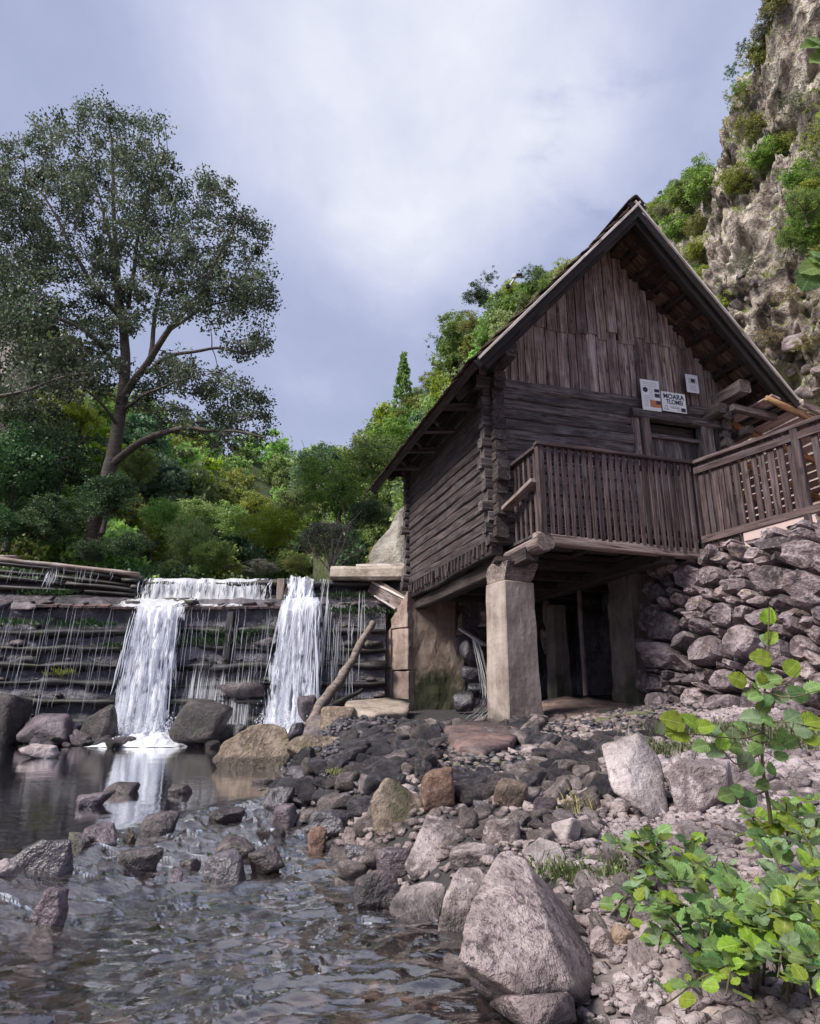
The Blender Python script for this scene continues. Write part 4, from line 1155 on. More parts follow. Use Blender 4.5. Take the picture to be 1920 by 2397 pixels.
# jutting stubs and tie ends under the right eave
for (a, b0_, z, L_) in ((4.25, -0.72, 2.25, 1.6), (4.05, -0.35, 1.98, 1.2)):
    hb('bracket', (a, b0_, z), (a, b0_ + L_, z), 0.12, 0.13, 'log', wob=0.008)
for b in (-0.55, 0.1, 0.8):
    hb('tie_beam', (WA - 0.2, b, 2.18), (AR - 0.15, b, 2.12), 0.1, 0.1, 'log')
for b in (0.5, 1.4, 2.3, 3.2):
    hb('tie_beam', (0.1, b, 2.2), (AL + 0.12, b, 2.12), 0.1, 0.1, 'log')
# lower roof continuing to the right of the main eave
LA0, LA1, LZ0, LZ1 = AR - 0.50, AR + 2.5, EZR + 0.06, EZ - 0.72
def lt(f, b, off=0.0): return Vector((LA0 + (LA1 - LA0) * f, b, LZ0 + (LZ1 - LZ0) * f + off))
for k in range(14):
    f0, f1 = k / 14 + 0.004, (k + 1) / 14 - 0.004
    fm = (f0 + f1) / 2
    nl = Vector((LZ0 - LZ1, 0, LA1 - LA0)).normalized()
    hb('roof_board', lt(fm, B0 + 0.05), lt(fm, B1 - 0.2), (f1 - f0) * 2.77, 0.025, 'bounce_pink', up=nl, wob=0.003)
for b in (-0.84, 0.0, 0.85, 1.7, 2.55, 3.4, 4.2):
    hb('pole_rafter', lt(-0.02, b, -0.075), lt(1.0, b, -0.075), 0.09, 0.10, 'orange_wood', round_=True, wob=0.01)
hb('barge_strip', lt(0.17, B0, 0.05), lt(1.0, B0, 0.05), 0.04, 0.10, 'crest_log')
hb('roof_post', (LA1 - 0.15, B0 + 0.3, LZ1 - 0.05), (LA1 - 0.15, B0 + 0.3, -0.1), 0.12, 0.12, 'log', up=(0, 1, 0))
hb('roof_post', (LA1 - 0.15, B1 - 0.5, LZ1 - 0.05), (LA1 - 0.15, B1 - 0.5, -0.1), 0.12, 0.12, 'log', up=(0, 1, 0))

# ---- balcony (part of the mill)
BA0, BA1, BB = 0.17, 2.42, -0.95
RAIL = 1.06
balc = hb('balcony', (BA0 - 0.1, BB + 0.06, -0.10), (BA1 + 0.05, BB + 0.06, -0.17), 0.14, 0.13, 'crest_log', wob=0.012)
def bb(name, p0, p1, w, h, mat, up=(0, 0, 1), **k):
    o = hb(name, p0, p1, w, h, mat, up=up, **k)
    M = o.matrix_basis.copy()
    o.parent = balc
    o.matrix_basis = balc.matrix_basis.inverted() @ M
    return o
for k in range(8):
    y0 = BB + 0.05 + k * 0.115
    bb('deck_plank', (BA0 - 0.02, y0 + 0.05, -0.015), (BA1 + 0.1, y0 + 0.05, -0.02), 0.108, 0.035, 'log', wob=0.004)
for k in range(4):
    bb('deck_joist', (BA0 + 0.2 + 0.7 * k, BB + 0.1, -0.07), (BA0 + 0.2 + 0.7 * k, 0.1, -0.07), 0.09, 0.06, 'dark')
bb('handrail', (BA0 - 0.06, BB, RAIL + 0.02), (BA1 + 0.04, BB, RAIL - 0.01), 0.10, 0.045, 'rail')
bb('lower_rail', (BA0, BB + 0.045, RAIL - 0.12), (BA1, BB + 0.045, RAIL - 0.15), 0.03, 0.07, 'rail')
bb('lower_rail', (BA0, BB + 0.045, 0.14), (BA1, BB + 0.045, 0.08), 0.03, 0.07, 'rail')
bb('post', (BA0, BB + 0.02, -0.12), (BA0, BB + 0.02, RAIL), 0.09, 0.09, 'rail', up=(0, 1, 0))
bb('post', (BA1 + 0.01, BB + 0.02, -0.2), (BA1 + 0.01, BB + 0.02, RAIL), 0.07, 0.07, 'rail', up=(0, 1, 0))
ns = 22
for k in range(ns):
    a = BA0 + 0.12 + k * (BA1 - BA0 - 0.14) / ns
    lo = -0.06 - 0.10 * k / ns + random.uniform(-0.02, 0.02)
    bb('slat', (a + random.uniform(-0.006, 0.006), BB, lo), (a, BB, RAIL), 0.058, 0.024, 'rail', up=(0, 1, 0), wob=0.002, seed=k % 6)
bb('handrail', (BA0, BB, RAIL), (BA0 - 0.02, -0.12, RAIL - 0.02), 0.09, 0.045, 'rail')
for k in range(5):
    b = BB + 0.16 + k * 0.14
    bb('slat', (BA0, b, 0.0), (BA0, b, RAIL), 0.05, 0.024, 'rail', up=(1, 0, 0), wob=0.002)
bb('bracket_plank', (BA0 - 0.05, BB + 0.05, 0.62), (BA0 - 0.16, -0.1, 0.40), 0.13, 0.05, 'crest_log')
# round projecting beam with a cut end, plus timber corbel on the pillar
lg = hb('round_beam', (0.13, -1.04, -0.17), (0.20, 1.6, -0.16), 0.24, 0.22, 'stump', round_=True, wob=0.015)

# ---- signs and lamp on the gable (things of their own)
def sign(name, label, cat, quad, th, mat):
    """flat panel between four gable pixels: tl, tr, br, bl"""
    P = [on_gable(u, v, -0.175) for u, v in quad]
    a0, a1 = (P[0][0] + P[3][0]) / 2, (P[1][0] + P[2][0]) / 2
    zt, zb = (P[0][1] + P[1][1]) / 2, (P[3][1] + P[2][1]) / 2
    t = thing(name, label, cat, H2W(a0, -0.16, zb), YAW)
    w, h = a1 - a0, zt - zb
    bevbox('panel', t, (0, -th, 0), (w, 0, h), MT[mat], 0.004)
    return t, w, h
def patch(t, w, h, x0, y0, x1, y1, mat, name, th=0.016):
    bevbox(name, t, (w * x0, -th - 0.003, h * y0), (w * x1, -th + 0.001, h * y1), MT[mat], 0.001)
t, w, h = sign('information_board', 'tall white information board with small pictures above the mill door', 'sign', ((1499, 887), (1543, 892), (1549, 965), (1505, 957)), 0.014, 'sign_white')
patch(t, w, h, 0.70, 0.62, 0.96, 0.72, 'ink', 'printed_picture')
patch(t, w, h, 0.70, 0.45, 0.96, 0.57, 'ink', 'printed_picture')
patch(t, w, h, 0.42, 0.12, 0.97, 0.34, 'orange_ink', 'printed_picture')
patch(t, w, h, 0.74, 0.22, 0.97, 0.335, 'ink', 'printed_picture', 0.018)
V, Q = tube([(w * 0.22, -0.016, h * 0.66), (w * 0.22, -0.019, h * 0.66)], [w * 0.13, w * 0.13], 14)
lg = link('printed_picture', mesh('printed_picture', np.concatenate([V, [(w * 0.22, -0.0192, h * 0.66)]]), [tuple(q) for q in Q.tolist()] + [(14 + i, 14 + (i + 1) % 14, 28) for i in range(14)]), MT['ink'], t)
for k in range(15):
    x1 = 0.64 if 0.33 < 0.92 - k * 0.055 < 0.8 else (0.36 if 0.92 - k * 0.055 < 0.36 else 0.85)
    x0 = 0.42 if 0.5 < 0.92 - k * 0.055 < 0.8 else 0.12
    y = 0.90 - k * 0.055
    patch(t, w, h, x0, y, x1 - 0.04 * random.random(), y + 0.018, 'grey_ink', 'text_line', 0.0145)
t, w, h = sign('mill_name_sign', 'wide white board lettered MOARA beside the taller information board', 'sign', ((1549, 914), (1604, 924), (1609, 971), (1550, 958)), 0.014, 'sign_white')
def lettering(t, txt, x, z, size, mat, sx=1.0):
    cu = bpy.data.curves.new('lettering', 'FONT')
    cu.body, cu.size, cu.align_x, cu.extrude, cu.offset = txt, size, 'CENTER', 0.0012, 0.0022
    o = bpy.data.objects.new('lettering', cu)
    COL.objects.link(o)
    cu.materials.append(MT[mat])
    dg = bpy.context.evaluated_depsgraph_get()
    me = bpy.data.meshes.new_from_object(o.evaluated_get(dg))
    bpy.data.objects.remove(o)
    o = link('lettering', me)
    o.parent = t
    o.location = (x, -0.0165, z)
    o.rotation_euler = (math.radians(90), 0, 0)
    o.scale = (sx, 1, 1)
lettering(t, 'MOARA', w * 0.50, h * 0.66, h * 0.34, 'ink', 0.95)
lettering(t, 'TLOMEI', w * 0.52, h * 0.39, h * 0.31, 'ink', 0.86)
patch(t, w, h, 0.30, 0.25, 0.72, 0.29, 'grey_ink', 'text_line', 0.0145)
patch(t, w, h, 0.34, 0.18, 0.70, 0.22, 'green_ink', 'text_line', 0.0145)
patch(t, w, h, 0.76, 0.06, 0.95, 0.24, 'ink', 'printed_picture')
patch(t, w, h, 0.60, 0.10, 0.74, 0.15, 'grey_ink', 'text_line', 0.0145)
for s in (-1, 1):       # little triangular emblem drawn in three strokes
    beam('emblem', t, (w * 0.15, -0.0155, h * 0.32), (w * (0.15 + s * 0.085), -0.0155, h * 0.10), 0.004, 0.008, MT['green_ink'])
beam('emblem', t, (w * 0.065, -0.0155, h * 0.10), (w * 0.235, -0.0155, h * 0.10), 0.004, 0.008, MT['green_ink'])
t, w, h = sign('paper_notice', 'small white paper notice pinned to the gable at upper right of the boards', 'notice', ((1605, 874), (1634, 879), (1638, 921), (1610, 916)), 0.004, 'paper')
patch(t, w, h, 0.20, 0.50, 0.85, 0.80, 'grey_ink', 'printed_picture', 0.005)
patch(t, w, h, 0.40, 0.56, 0.72, 0.76, 'ink', 'printed_picture', 0.007)
for k in range(4):
    patch(t, w, h, 0.25, 0.12 + 0.08 * k, 0.8, 0.15 + 0.08 * k, 'grey_ink', 'text_line', 0.005)
a, z = on_gable(1208, 648, -0.2)
t = thing('floodlight', 'small white floodlight bracketed high on the gable boards', 'light', H2W(a, -0.07, z), YAW)
M = Matrix.Translation((0.0, -0.16, 0.0)) @ Matrix.Rotation(math.radians(28), 4, 'X') @ Matrix.Rotation(math.radians(-12), 4, 'Y')
bevbox('lamp_housing', t, (-0.055, -0.09, -0.03), (0.055, 0.09, 0.03), MT['steel'], 0.012, M)
bevbox('lamp_lens', t, (-0.045, -0.094, -0.022), (0.045, -0.09, 0.022), MT['black'], 0.002, M)
beam('bracket', t, (-0.03, 0.0, -0.05), (-0.01, -0.14, -0.02), 0.02, 0.03, MT['steel'])
bevbox('sensor', t, (-0.11, -0.05, -0.15), (-0.05, 0.0, -0.07), MT['black'], 0.015)

# ---- walkway railing at right
p0, p1 = Vector((*at(1626, 1085, 8.25).xy, 0)), Vector((*at(1925, 985, 6.86).xy, 0))
dirr = (p1 - p0).normalized()
rl = (p1 - p0).length * 2.0
wr = thing('walkway_railing', 'dark slatted wooden railing beside the walkway above the stone wall', 'railing', (p0.x, p0.y, 1.9), math.atan2(dirr.y, dirr.x))
def rb(name, x0, z0, x1, z1, w, h, mat='rail', y=0.0, **k):
    return beam(name, wr, (x0, y, z0), (x1, y, z1), w, h, MT[mat], wob=0.004, **k)
rb('handrail', 0, 1.10, rl, 1.16, 0.11, 0.05)
rb('rail', 0, 0.98, rl, 1.04, 0.03, 0.09, y=-0.03)
rb('rail', 0, 0.06, rl, 0.22, 0.03, 0.09, y=-0.03)
x, k = 0.04, 0
while x < rl:
    if abs(x - 1.28) < 0.08:
        rb('post', x, -0.05, x, 1.12, 0.09, 0.09, up=(0, 1, 0))
        x += 0.17
        continue
    w = random.uniform(0.062, 0.085)
    lo = -0.16 if x < 0.75 else 0.02
    rb('slat', x + w / 2, lo + 0.1 * x / rl + random.uniform(-0.015, 0.015), x + w / 2 + random.uniform(-0.01, 0.01), 1.09 + 0.03 * x, w, 0.024, y=0.0, up=(0, 1, 0), seed=k % 6)
    x += w + random.uniform(0.018, 0.045) + (0.01 if x > 0.5 else -0.01)
    k += 1

# ================================================================== pillars and walls under the mill
def prism(name, parent, base, top, mat, sub=0, rough=0.0, seed=0, M=None, **props):
    """solid between a base polygon and a top polygon (same count)"""
    n = len(base)
    bm = bmesh.new()
    vb = [bm.verts.new(p) for p in base]
    vt = [bm.verts.new(p) for p in top]
    bm.faces.new(vb[::-1]); bm.faces.new(vt)
    for i in range(n):
        bm.faces.new([vb[i], vb[(i + 1) % n], vt[(i + 1) % n], vt[i]])
    bmesh.ops.bevel(bm, geom=bm.edges[:], offset=0.012, segments=1, affect='EDGES')
    if sub:
        bmesh.ops.triangulate(bm, faces=bm.faces[:])
        for _ in range(sub):
            ed = [e for e in bm.edges if e.calc_length() > 0.13]
            bmesh.ops.subdivide_edges(bm, edges=ed, cuts=1)
            bmesh.ops.triangulate(bm, faces=[f for f in bm.faces if len(f.verts) > 3])
    bm.normal_update()
    if rough:
        for v in bm.verts:
            p = v.co * 4.0 + Vector((seed * 3.3, 0, 0))
            v.co += v.normal * (mnoise(p) * rough + mnoise(p * 3.7) * rough * 0.6)
    me = bpy.data.meshes.new(name)
    bm.to_mesh(me); bm.free()
    return link(name, me, mat, parent, M, **props)
def rect(w, d, z, rz=0.0, dx_=0.0, dy_=0.0):
    c, s = math.cos(rz), math.sin(rz)
    return [(x * c - y * s + dx_, x * s + y * c + dy_, z) for x, y in ((-w / 2, -d / 2), (w / 2, -d / 2), (w / 2, d / 2), (-w / 2, d / 2))]
pc = at(1206, 1690, 8.35)
pil = thing('concrete_pillar', 'tall square concrete pillar in front carrying the corner of the mill', 'pillar', (pc.x, pc.y, -0.30))
rzp = math.radians(27)
prism('shaft', pil, rect(0.49, 0.46, 0, rzp), rect(0.445, 0.42, 1.72, rzp), MT['pillar'], 4, 0.010, 3)
prism('capital', pil, rect(0.40, 0.36, 1.715, rzp), rect(0.50, 0.5, 1.97, rzp, 0.05, 0.0), MT['stump'], 3, 0.05, 8)
bevbox('corbel', pil, (-0.2, -0.2, 1.95), (0.32, 0.5, 2.04), MT['dark'], 0.02, None)

# left abutment: cracked blocks on its left face, mossy right face
E = Vector((*at(957, 1500, 12.0).xy, 0))
R = E + Vector((0.97, 0.27, 0)) * 1.0
R2 = R + Vector((-0.2, 1.0, 0))
Lp = Vector((*at(876, 1500, 12.75).xy, 0))
L2 = Lp + Vector((0.4, 0.55, 0))
ab = thing('stone_abutment', 'big mossy concrete abutment with cracked blocks at the dam end of the mill', 'abutment', (E.x, E.y, -0.3))
def rel(p, z): return (p.x - E.x, p.y - E.y, z)
inn = 0.06
Ei = E + Vector((0.0, inn, 0)); Li = Lp + Vector((0.05, inn, 0))
prism('mossy_face', ab, [rel(Ei + Vector((0.03, 0, 0)), 0), rel(R + Vector((0.06, 0, 0)), 0), rel(R2, 0), rel(L2 + Vector((0.5, 0.2, 0)), 0)], [rel(Ei + Vector((0.03, 0, 0)), 2.2), rel(R, 2.2), rel(R2, 2.2), rel(L2 + Vector((0.5, 0.2, 0)), 2.2)], MT['abutment'], 4, 0.025, 4)
nrm_l = Vector(((Lp - E).y, -(Lp - E).x, 0)).normalized()
if nrm_l.y > 0: nrm_l = -nrm_l
zs_ = [0.0, 0.82, 1.56, 2.22]
for i in range(2):
    s0, s1 = (0.0, 0.45) if i == 0 else (0.47, 1.0)
    for k in range(3):
        def topz(s): return min(zs_[k + 1] + 0.05 * i, 2.22 - 1.05 * s) - 0.015
        if topz((s0 + s1) / 2) < zs_[k] + 0.05:
            continue
        pr = nrm_l * random.uniform(0.0, 0.04)
        A, B = E.lerp(Lp, s0) + pr, E.lerp(Lp, s1) + pr
        Ab, Bb = A - nrm_l * 0.4, B - nrm_l * 0.4
        zb = zs_[k] + (0.05 * i if k else 0)
        prism('block', ab, [rel(B, zb), rel(A, zb), rel(Ab, zb), rel(Bb, zb)], [rel(B, topz(s1)), rel(A, topz(s0)), rel(Ab, topz(s0)), rel(Bb, topz(s1))], MT['block'], 3, 0.022, 10 + i * 3 + k)
# dam-side wing in the darker rear concrete
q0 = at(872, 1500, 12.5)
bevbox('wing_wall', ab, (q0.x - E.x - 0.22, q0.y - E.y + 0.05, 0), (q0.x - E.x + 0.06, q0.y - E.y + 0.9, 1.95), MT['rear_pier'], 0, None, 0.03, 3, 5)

rp = thing('rear_pier', 'broad dark concrete pier under the mill beside the dry stone wall', 'pillar', H2W(2.22, 0.30, -2.25))
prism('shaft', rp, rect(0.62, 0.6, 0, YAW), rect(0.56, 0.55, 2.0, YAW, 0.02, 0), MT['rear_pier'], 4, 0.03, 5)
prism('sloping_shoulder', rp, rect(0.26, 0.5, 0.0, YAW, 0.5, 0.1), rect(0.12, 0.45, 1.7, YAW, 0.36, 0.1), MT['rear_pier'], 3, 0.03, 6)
ip = at(1304, 1500, 11.0)
ipt = thing('inner_pier', 'slim pale pier deep in the shade under the mill', 'pillar', (ip.x, ip.y, -0.25))
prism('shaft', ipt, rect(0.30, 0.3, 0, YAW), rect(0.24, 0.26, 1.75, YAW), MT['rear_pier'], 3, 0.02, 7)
sp_ = at(1363, 1500, 10.2)
ms = thing('mill_shaft', 'thin upright mill shaft in the dark space under the mill', 'shaft', (sp_.x, sp_.y, -0.2))
beam('rod', ms, (0, 0, 0), (0, 0, 1.95), 0.07, 0.07, MT['stump'], round_=True)
wheelbag = thing('water_wheel', 'low horizontal mill wheel in the dark under the mill', 'wheel', (sp_.x, sp_.y, -0.05))
for k in range(12):
    an = k / 12 * 2 * math.pi
    beam('paddle', wheelbag, (0.06 * math.cos(an), 0.06 * math.sin(an), 0), (0.5 * math.cos(an), 0.5 * math.sin(an), 0.0), 0.10, 0.03, MT['dark'], up=(0.3 * math.sin(an), -0.3 * math.cos(an), 1))
# chamber walls
cw = thing('chamber_wall', 'rough dark stone wall closing the back of the space under the mill', 'wall', H2W(2.6, 3.7, -2.3))
def rough_panel(name, p0, p1, z0, z1, mat, parent, amp=0.08, seed=0, n=40, m=30):
    t_, s_ = np.meshgrid(np.linspace(z0, z1, m), np.linspace(0, 1, n), indexing='ij')
    P0, P1 = np.array(p0), np.array(p1)
    xy = P0 + (P1 - P0) * s_[..., None]
    nn = np.array([(P1 - P0)[1], -(P1 - P0)[0]]); nn = nn / np.linalg.norm(nn)
    P = np.stack([xy[..., 0], xy[..., 1], t_], -1).reshape(-1, 3)
    dd = fbm(P * 3.0, 4, seed, ridged=True) * amp
    P[:, :2] += nn * dd[:, None]
    return link(name, mesh(name, P, grid_faces(m, n), True), mat, parent)
cwl = cw.location
def rl2(a, b):
    p = H2W(a, b, 0) - cwl
    M = Matrix.Rotation(0, 4, 'Z')
    return (p.x, p.y)
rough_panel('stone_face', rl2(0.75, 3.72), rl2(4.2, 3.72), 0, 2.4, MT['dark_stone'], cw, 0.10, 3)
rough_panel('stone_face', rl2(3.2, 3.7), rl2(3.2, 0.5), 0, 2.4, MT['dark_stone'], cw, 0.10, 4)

# ---- dry stone wall
base_px = [(1512, 1700, 8.75), (1640, 1712, 8.0), (1780, 1722, 7.2), (1920, 1722, 6.4), (2120, 1720, 5.6), (2400, 1715, 4.9)]
top_px = [(1524, 1335, 8.95), (1640, 1295, 8.25), (1760, 1262, 7.6), (1920, 1212, 6.9), (2150, 1165, 6.1), (2450, 1090, 5.4)]
bp = spline([at(*p) for p in base_px], 60)
tp = spline([at(*p) for p in top_px], 60)
Lw = np.concatenate([[0], np.cumsum(np.linalg.norm(np.diff((bp + tp) / 2, axis=0), axis=1))])
Hw = np.linalg.norm(tp - bp, axis=1)
LW, HW = Lw[-1], Hw.mean()
def wallP(s, t):
    """point of the wall face; s metres along, t metres up (0..HW)"""
    s = np.clip(np.asarray(s, float), 0, LW); f = np.asarray(t, float) / HW
    b_ = np.stack([np.interp(s, Lw, bp[:, k]) for k in range(3)], -1)
    t_ = np.stack([np.interp(s, Lw, tp[:, k]) for k in range(3)], -1)
    return b_ + (t_ - b_) * f[..., None]
def wallN(s):
    e = 0.05
    a_ = wallP(s + e, HW / 2) - wallP(s - e, HW / 2)
    u_ = wallP(s, HW) - wallP(s, 0)
    n_ = np.cross(a_, u_); n_ /= np.linalg.norm(n_)
    return n_ if n_[1] < 0 else -n_
dsw = thing('dry_stone_wall', 'battered dry stone wall of purplish rubble beside the mill', 'stone wall', (float(bp[0][0]), float(bp[0][1]), float(bp[0][2])))
org = np.array(dsw.location)
rw = np.random.default_rng(11)
AN = 1.32
pts = []
tries = 0
while tries < 9000 and len(pts) < 285:
    tries += 1
    p = np.array([rw.uniform(0, LW), rw.uniform(-0.05, HW)])
    rr_ = rw.choice([0.14, 0.19, 0.25, 0.33], p=[0.22, 0.3, 0.3, 0.18])
    if all(math.hypot((p[0] - q[0]) / AN, p[1] - q[1]) > 0.56 * (rr_ + q[2]) * 0.82 for q in pts):
        pts.append((p[0], p[1], rr_))
def clip(poly, n_, c_):
    out = []
    for i in range(len(poly)):
        a_, b_ = poly[i], poly[(i + 1) % len(poly)]
        da, db = a_ @ n_ - c_, b_ @ n_ - c_
        if da <= 0: out.append(a_)
        if da * db < 0: out.append(a_ + (b_ - a_) * (da / (da - db)))
    return out
for i, (s0, t0, r0) in enumerate(pts):
    c0 = np.array([s0 / AN, t0])
    poly = [c0 + d_ for d_ in (np.array([-.6, -.6]), np.array([.6, -.6]), np.array([.6, .6]), np.array([-.6, .6]))]
    for j, (s1, t1, r1) in enumerate(pts):
        c1_ = np.array([s1 / AN, t1])
        dv = c1_ - c0
        L_ = np.linalg.norm(dv)
        if i == j or L_ > 1.3: continue
        w_ = 0.5 + (r0 ** 2 - r1 ** 2) / (2 * L_ * L_) * 0.6
        n_ = dv / L_
        poly = clip(poly, n_, c0 @ n_ + L_ * w_)
        if not poly: break
    poly = clip(poly, np.array([0, 1.0]), HW + rw.uniform(-0.02, 0.10)) if poly else []
    if len(poly) < 3: continue
    poly = np.array(poly)
    cen = poly.mean(0)
    # resample the outline evenly
    m_ = 18
    per = np.concatenate([poly, poly[:1]])
    dl = np.concatenate([[0], np.cumsum(np.linalg.norm(np.diff(per, axis=0), axis=1))])
    tt = np.linspace(0, dl[-1], m_, endpoint=False)
    ring = np.stack([np.interp(tt, dl, per[:, 0]), np.interp(tt, dl, per[:, 1])], 1)
    rad = np.linalg.norm(ring - cen, axis=1).mean()
    prot = rw.uniform(0.01, 0.15)
    tilt = rw.normal(size=2) * 0.55
    gap = 0.90 - 0.010 / max(rad, 0.03)
    N_ = wallN(np.array(s0))
    V, seedk = [], i * 1.37
    for (k_, dep) in ((0.92, -0.24), (gap, -0.03), (gap * 0.94, 0.45), (0.66, 0.85), (0.30, 1.0)):
        q = cen + (ring - cen) * k_
        # corners a little rounded
        q = q * 0.93 + np.roll(q, 1, 0) * 0.035 + np.roll(q, -1, 0) * 0.035
        local = q - cen
        hgt = (prot * dep + (local @ tilt) * max(dep, 0.0)) if dep > 0 else np.full(m_, dep)
        P3 = wallP(q[:, 0] * AN, q[:, 1])
        jit = fbm(np.concatenate([q * 9, np.full((m_, 1), dep * 3 + seedk)], 1), 3, i, ridged=True) * 0.045 * (1 if dep > -0.1 else 0)
        V.append(P3 + N_[None] * (hgt + jit)[:, None])
    cP = wallP(np.array([cen[0] * AN]), np.array([cen[1]]))[0] + N_ * prot
    V = np.concatenate(V + [cP[None]])
    Fs = []
    for k_ in range(4):
        for j in range(m_):
            Fs.append((k_ * m_ + j, k_ * m_ + (j + 1) % m_, (k_ + 1) * m_ + (j + 1) % m_, (k_ + 1) * m_ + j))
    Fs += [(4 * m_ + j, 4 * m_ + (j + 1) % m_, 5 * m_) for j in range(m_)]
    cc = V.mean(0)
    me = mesh('stone', V - cc, Fs, False)
    bm = bmesh.new(); bm.from_mesh(me); bmesh.ops.recalc_face_normals(bm, faces=bm.faces); bm.to_mesh(me); bm.free()
    link('stone', me, MT['wall_stone'], dsw, Matrix.Translation(cc - org))
sg, tg = np.meshgrid(np.linspace(0, LW, 60), np.linspace(-0.3, HW - 0.05, 20), indexing='ij')
Pw = wallP(sg.ravel(), tg.ravel())
Nw = wallN(np.array(LW / 2))
Pw = Pw - Nw * 0.14
link('earth_core', mesh('earth_core', Pw - org, grid_faces(60, 20), True), MT['dark_stone'], dsw)
# coping: walkway edge behind the railing
wk0, wk1 = p0 + dirr * 0.55, p0 + dirr * rl
out = Vector((dirr.y, -dirr.x, 0));  out = out if out.x < 0 else -out
V = []
for (q, z) in ((wk0, 1.84), (wk1, 1.98)):
    for (o_, dz) in ((0.03, -0.10), (0.03, 0.13), (-2.6, 0.13), (-2.6, -0.10)):
        pp = q + out * o_
        V.append((pp.x, pp.y, z + dz))
Fs = [(0, 1, 5, 4), (1, 2, 6, 5), (2, 3, 7, 6), (3, 0, 4, 7), (0, 3, 2, 1), (4, 5, 6, 7)]
link('walkway', mesh('walkway', V, Fs), MT['plaster'], kind='structure', label='pale concrete walkway behind the slatted railing')
# ================================================================== boulders placed by hand
def project(p):
    dz = p[1] * CP + p[2] * SP
    up = -p[1] * SP + p[2] * CP
    return 960 + F * p[0] / dz, 1198.5 - F * up / dz

_Y = np.arange(1.2, 13.0, 0.01)
def rest_depth(u, v, water_too=True):
    d = ray(u, v)
    xs_, zs2 = d.x / d.y * _Y, d.z / d.y * _Y
    g_ = ground_z(xs_, _Y, False)
    if water_too: g_ = np.maximum(g_, wlevel(xs_, _Y) - 0.01)
    k = np.nonzero(zs2 < g_)[0]
    return float(_Y[k[0]]) if len(k) else None
BOX = []
def note(u0, v0, u1, v1, p, r_): BOX.append((u0, v0, u1, v1, p[0], p[1], r_))
def boulder(name, label, u0, v0, u1, v1, Y, mat, seed, depth=0.9, sub=4, soft=16, noise=0.06, rz=0.0, planes=11, cat='boulder', ns=2.2, sink=0.0, **props):
    if v1 > 1745:
        yb = rest_depth((u0 + u1) / 2, v1 - 4)
        if yb: Y = yb + 0.35 * depth * (u1 - u0) / ppm(at((u0 + u1) / 2, v1, yb))
    p = at((u0 + u1) / 2, (v0 + v1) / 2, Y)
    k = ppm(p)
    w, h = (u1 - u0) / k, (v1 - v0) / k * 1.03
    note(u0, v0, u1, v1, p, w / 2)
    V, T = rock_vt(seed, sub, planes, soft, noise, 1.0, ns)
    V = V * np.array([w / 2, w / 2 * depth, h / 2])
    return link(name, mesh(name, V, T, True), MT[mat], None, Matrix.Translation(p) @ Matrix.Rotation(rz, 4, 'Z'), label=label, cat=cat, **props)
def hullb(name, label, pts, mat, seed, sub=5, soft=26, noise=0.03, ns=2.2, cat='boulder', rest=True):
    uv = [project(p) for p in pts]
    ib = max(range(len(pts)), key=lambda i: uv[i][1])
    if uv[ib][1] > 1745 and rest:
        yb = rest_depth(sum(q[0] for q in uv) / len(uv), uv[ib][1] - 8)
        if yb: pts = [Vector(p) * (yb * 1.03 / pts[ib][1]) for p in pts]
        pts = [p * ((p.y + (yb - p.y) * 0.55) / p.y) if cat == 'boulder' else p for p in pts]
    note(min(q[0] for q in uv), min(q[1] for q in uv), max(q[0] for q in uv), max(q[1] for q in uv), np.mean([tuple(p) for p in pts], 0), 0.0)
    c, V, T = hull_rock(pts, sub, soft, noise, ns, seed)
    return link(name, mesh(name, V, T, True), MT[mat], None, Matrix.Translation(c), label=label, cat=cat)
# the big pyramid-shaped boulder at the water's edge
hullb('boulder', 'largest pinkish boulder, pyramid shaped, at the edge of the stream in front', [
    at(1172, 1992, 2.62), at(1226, 2000, 2.60), at(1150, 2030, 2.55), at(1408, 2275, 2.42), at(1398, 2345, 2.36), at(1340, 2318, 2.14), at(1225, 2330, 2.04),
    at(1084, 2238, 2.14), at(1094, 2165, 2.26), at(1290, 2190, 2.22), at(1195, 2090, 2.36), at(1150, 2370, 2.4), at(1390, 2390, 2.5), at(1330, 2130, 2.75), at(1180, 2060, 2.9)], 'boulder', 3, 6, 120, 0.11, 1.8, rest=False)
hullb('boulder', 'low pinkish rock wedged under the front of the largest boulder', [
    at(1165, 2325, 2.18), at(1340, 2315, 2.2), at(1352, 2395, 2.06), at(1250, 2425, 1.98), at(1140, 2350, 2.2), at(1320, 2340, 2.5), at(1180, 2380, 2.4), at(1200, 2330, 2.05), at(1310, 2330, 2.02)], 'boulder', 5, 5, 60, 0.06, 2.8, rest=False)
hullb('boulder', 'upright tan grey boulder leaning on the left side of the largest boulder', [
    at(1075, 2026, 2.95), at(1120, 2030, 2.95), at(1158, 2060, 2.9), at(1145, 2110, 2.75), at(1110, 2200, 2.66), at(1050, 2212, 2.62), at(1022, 2180, 2.66), at(1035, 2110, 2.7), at(1060, 2080, 2.72), at(1100, 2070, 3.2), at(1050, 2180, 3.0)], 'gray_boulder', 9, 5, 50, 0.07, 2.8)
hullb('boulder', 'rounded speckled boulder at the water line, left of the upright tan grey one', [
    at(910, 2110, 3.0), at(940, 2075, 3.1), at(1000, 2060, 3.15), at(1050, 2070, 3.1), at(1040, 2130, 2.95), at(1015, 2175, 2.85), at(950, 2165, 2.85), at(905, 2140, 2.9), at(980, 2090, 3.5), at(1000, 2170, 3.2)], 'gray_boulder', 12, 5, 14, 0.05, 3.0)
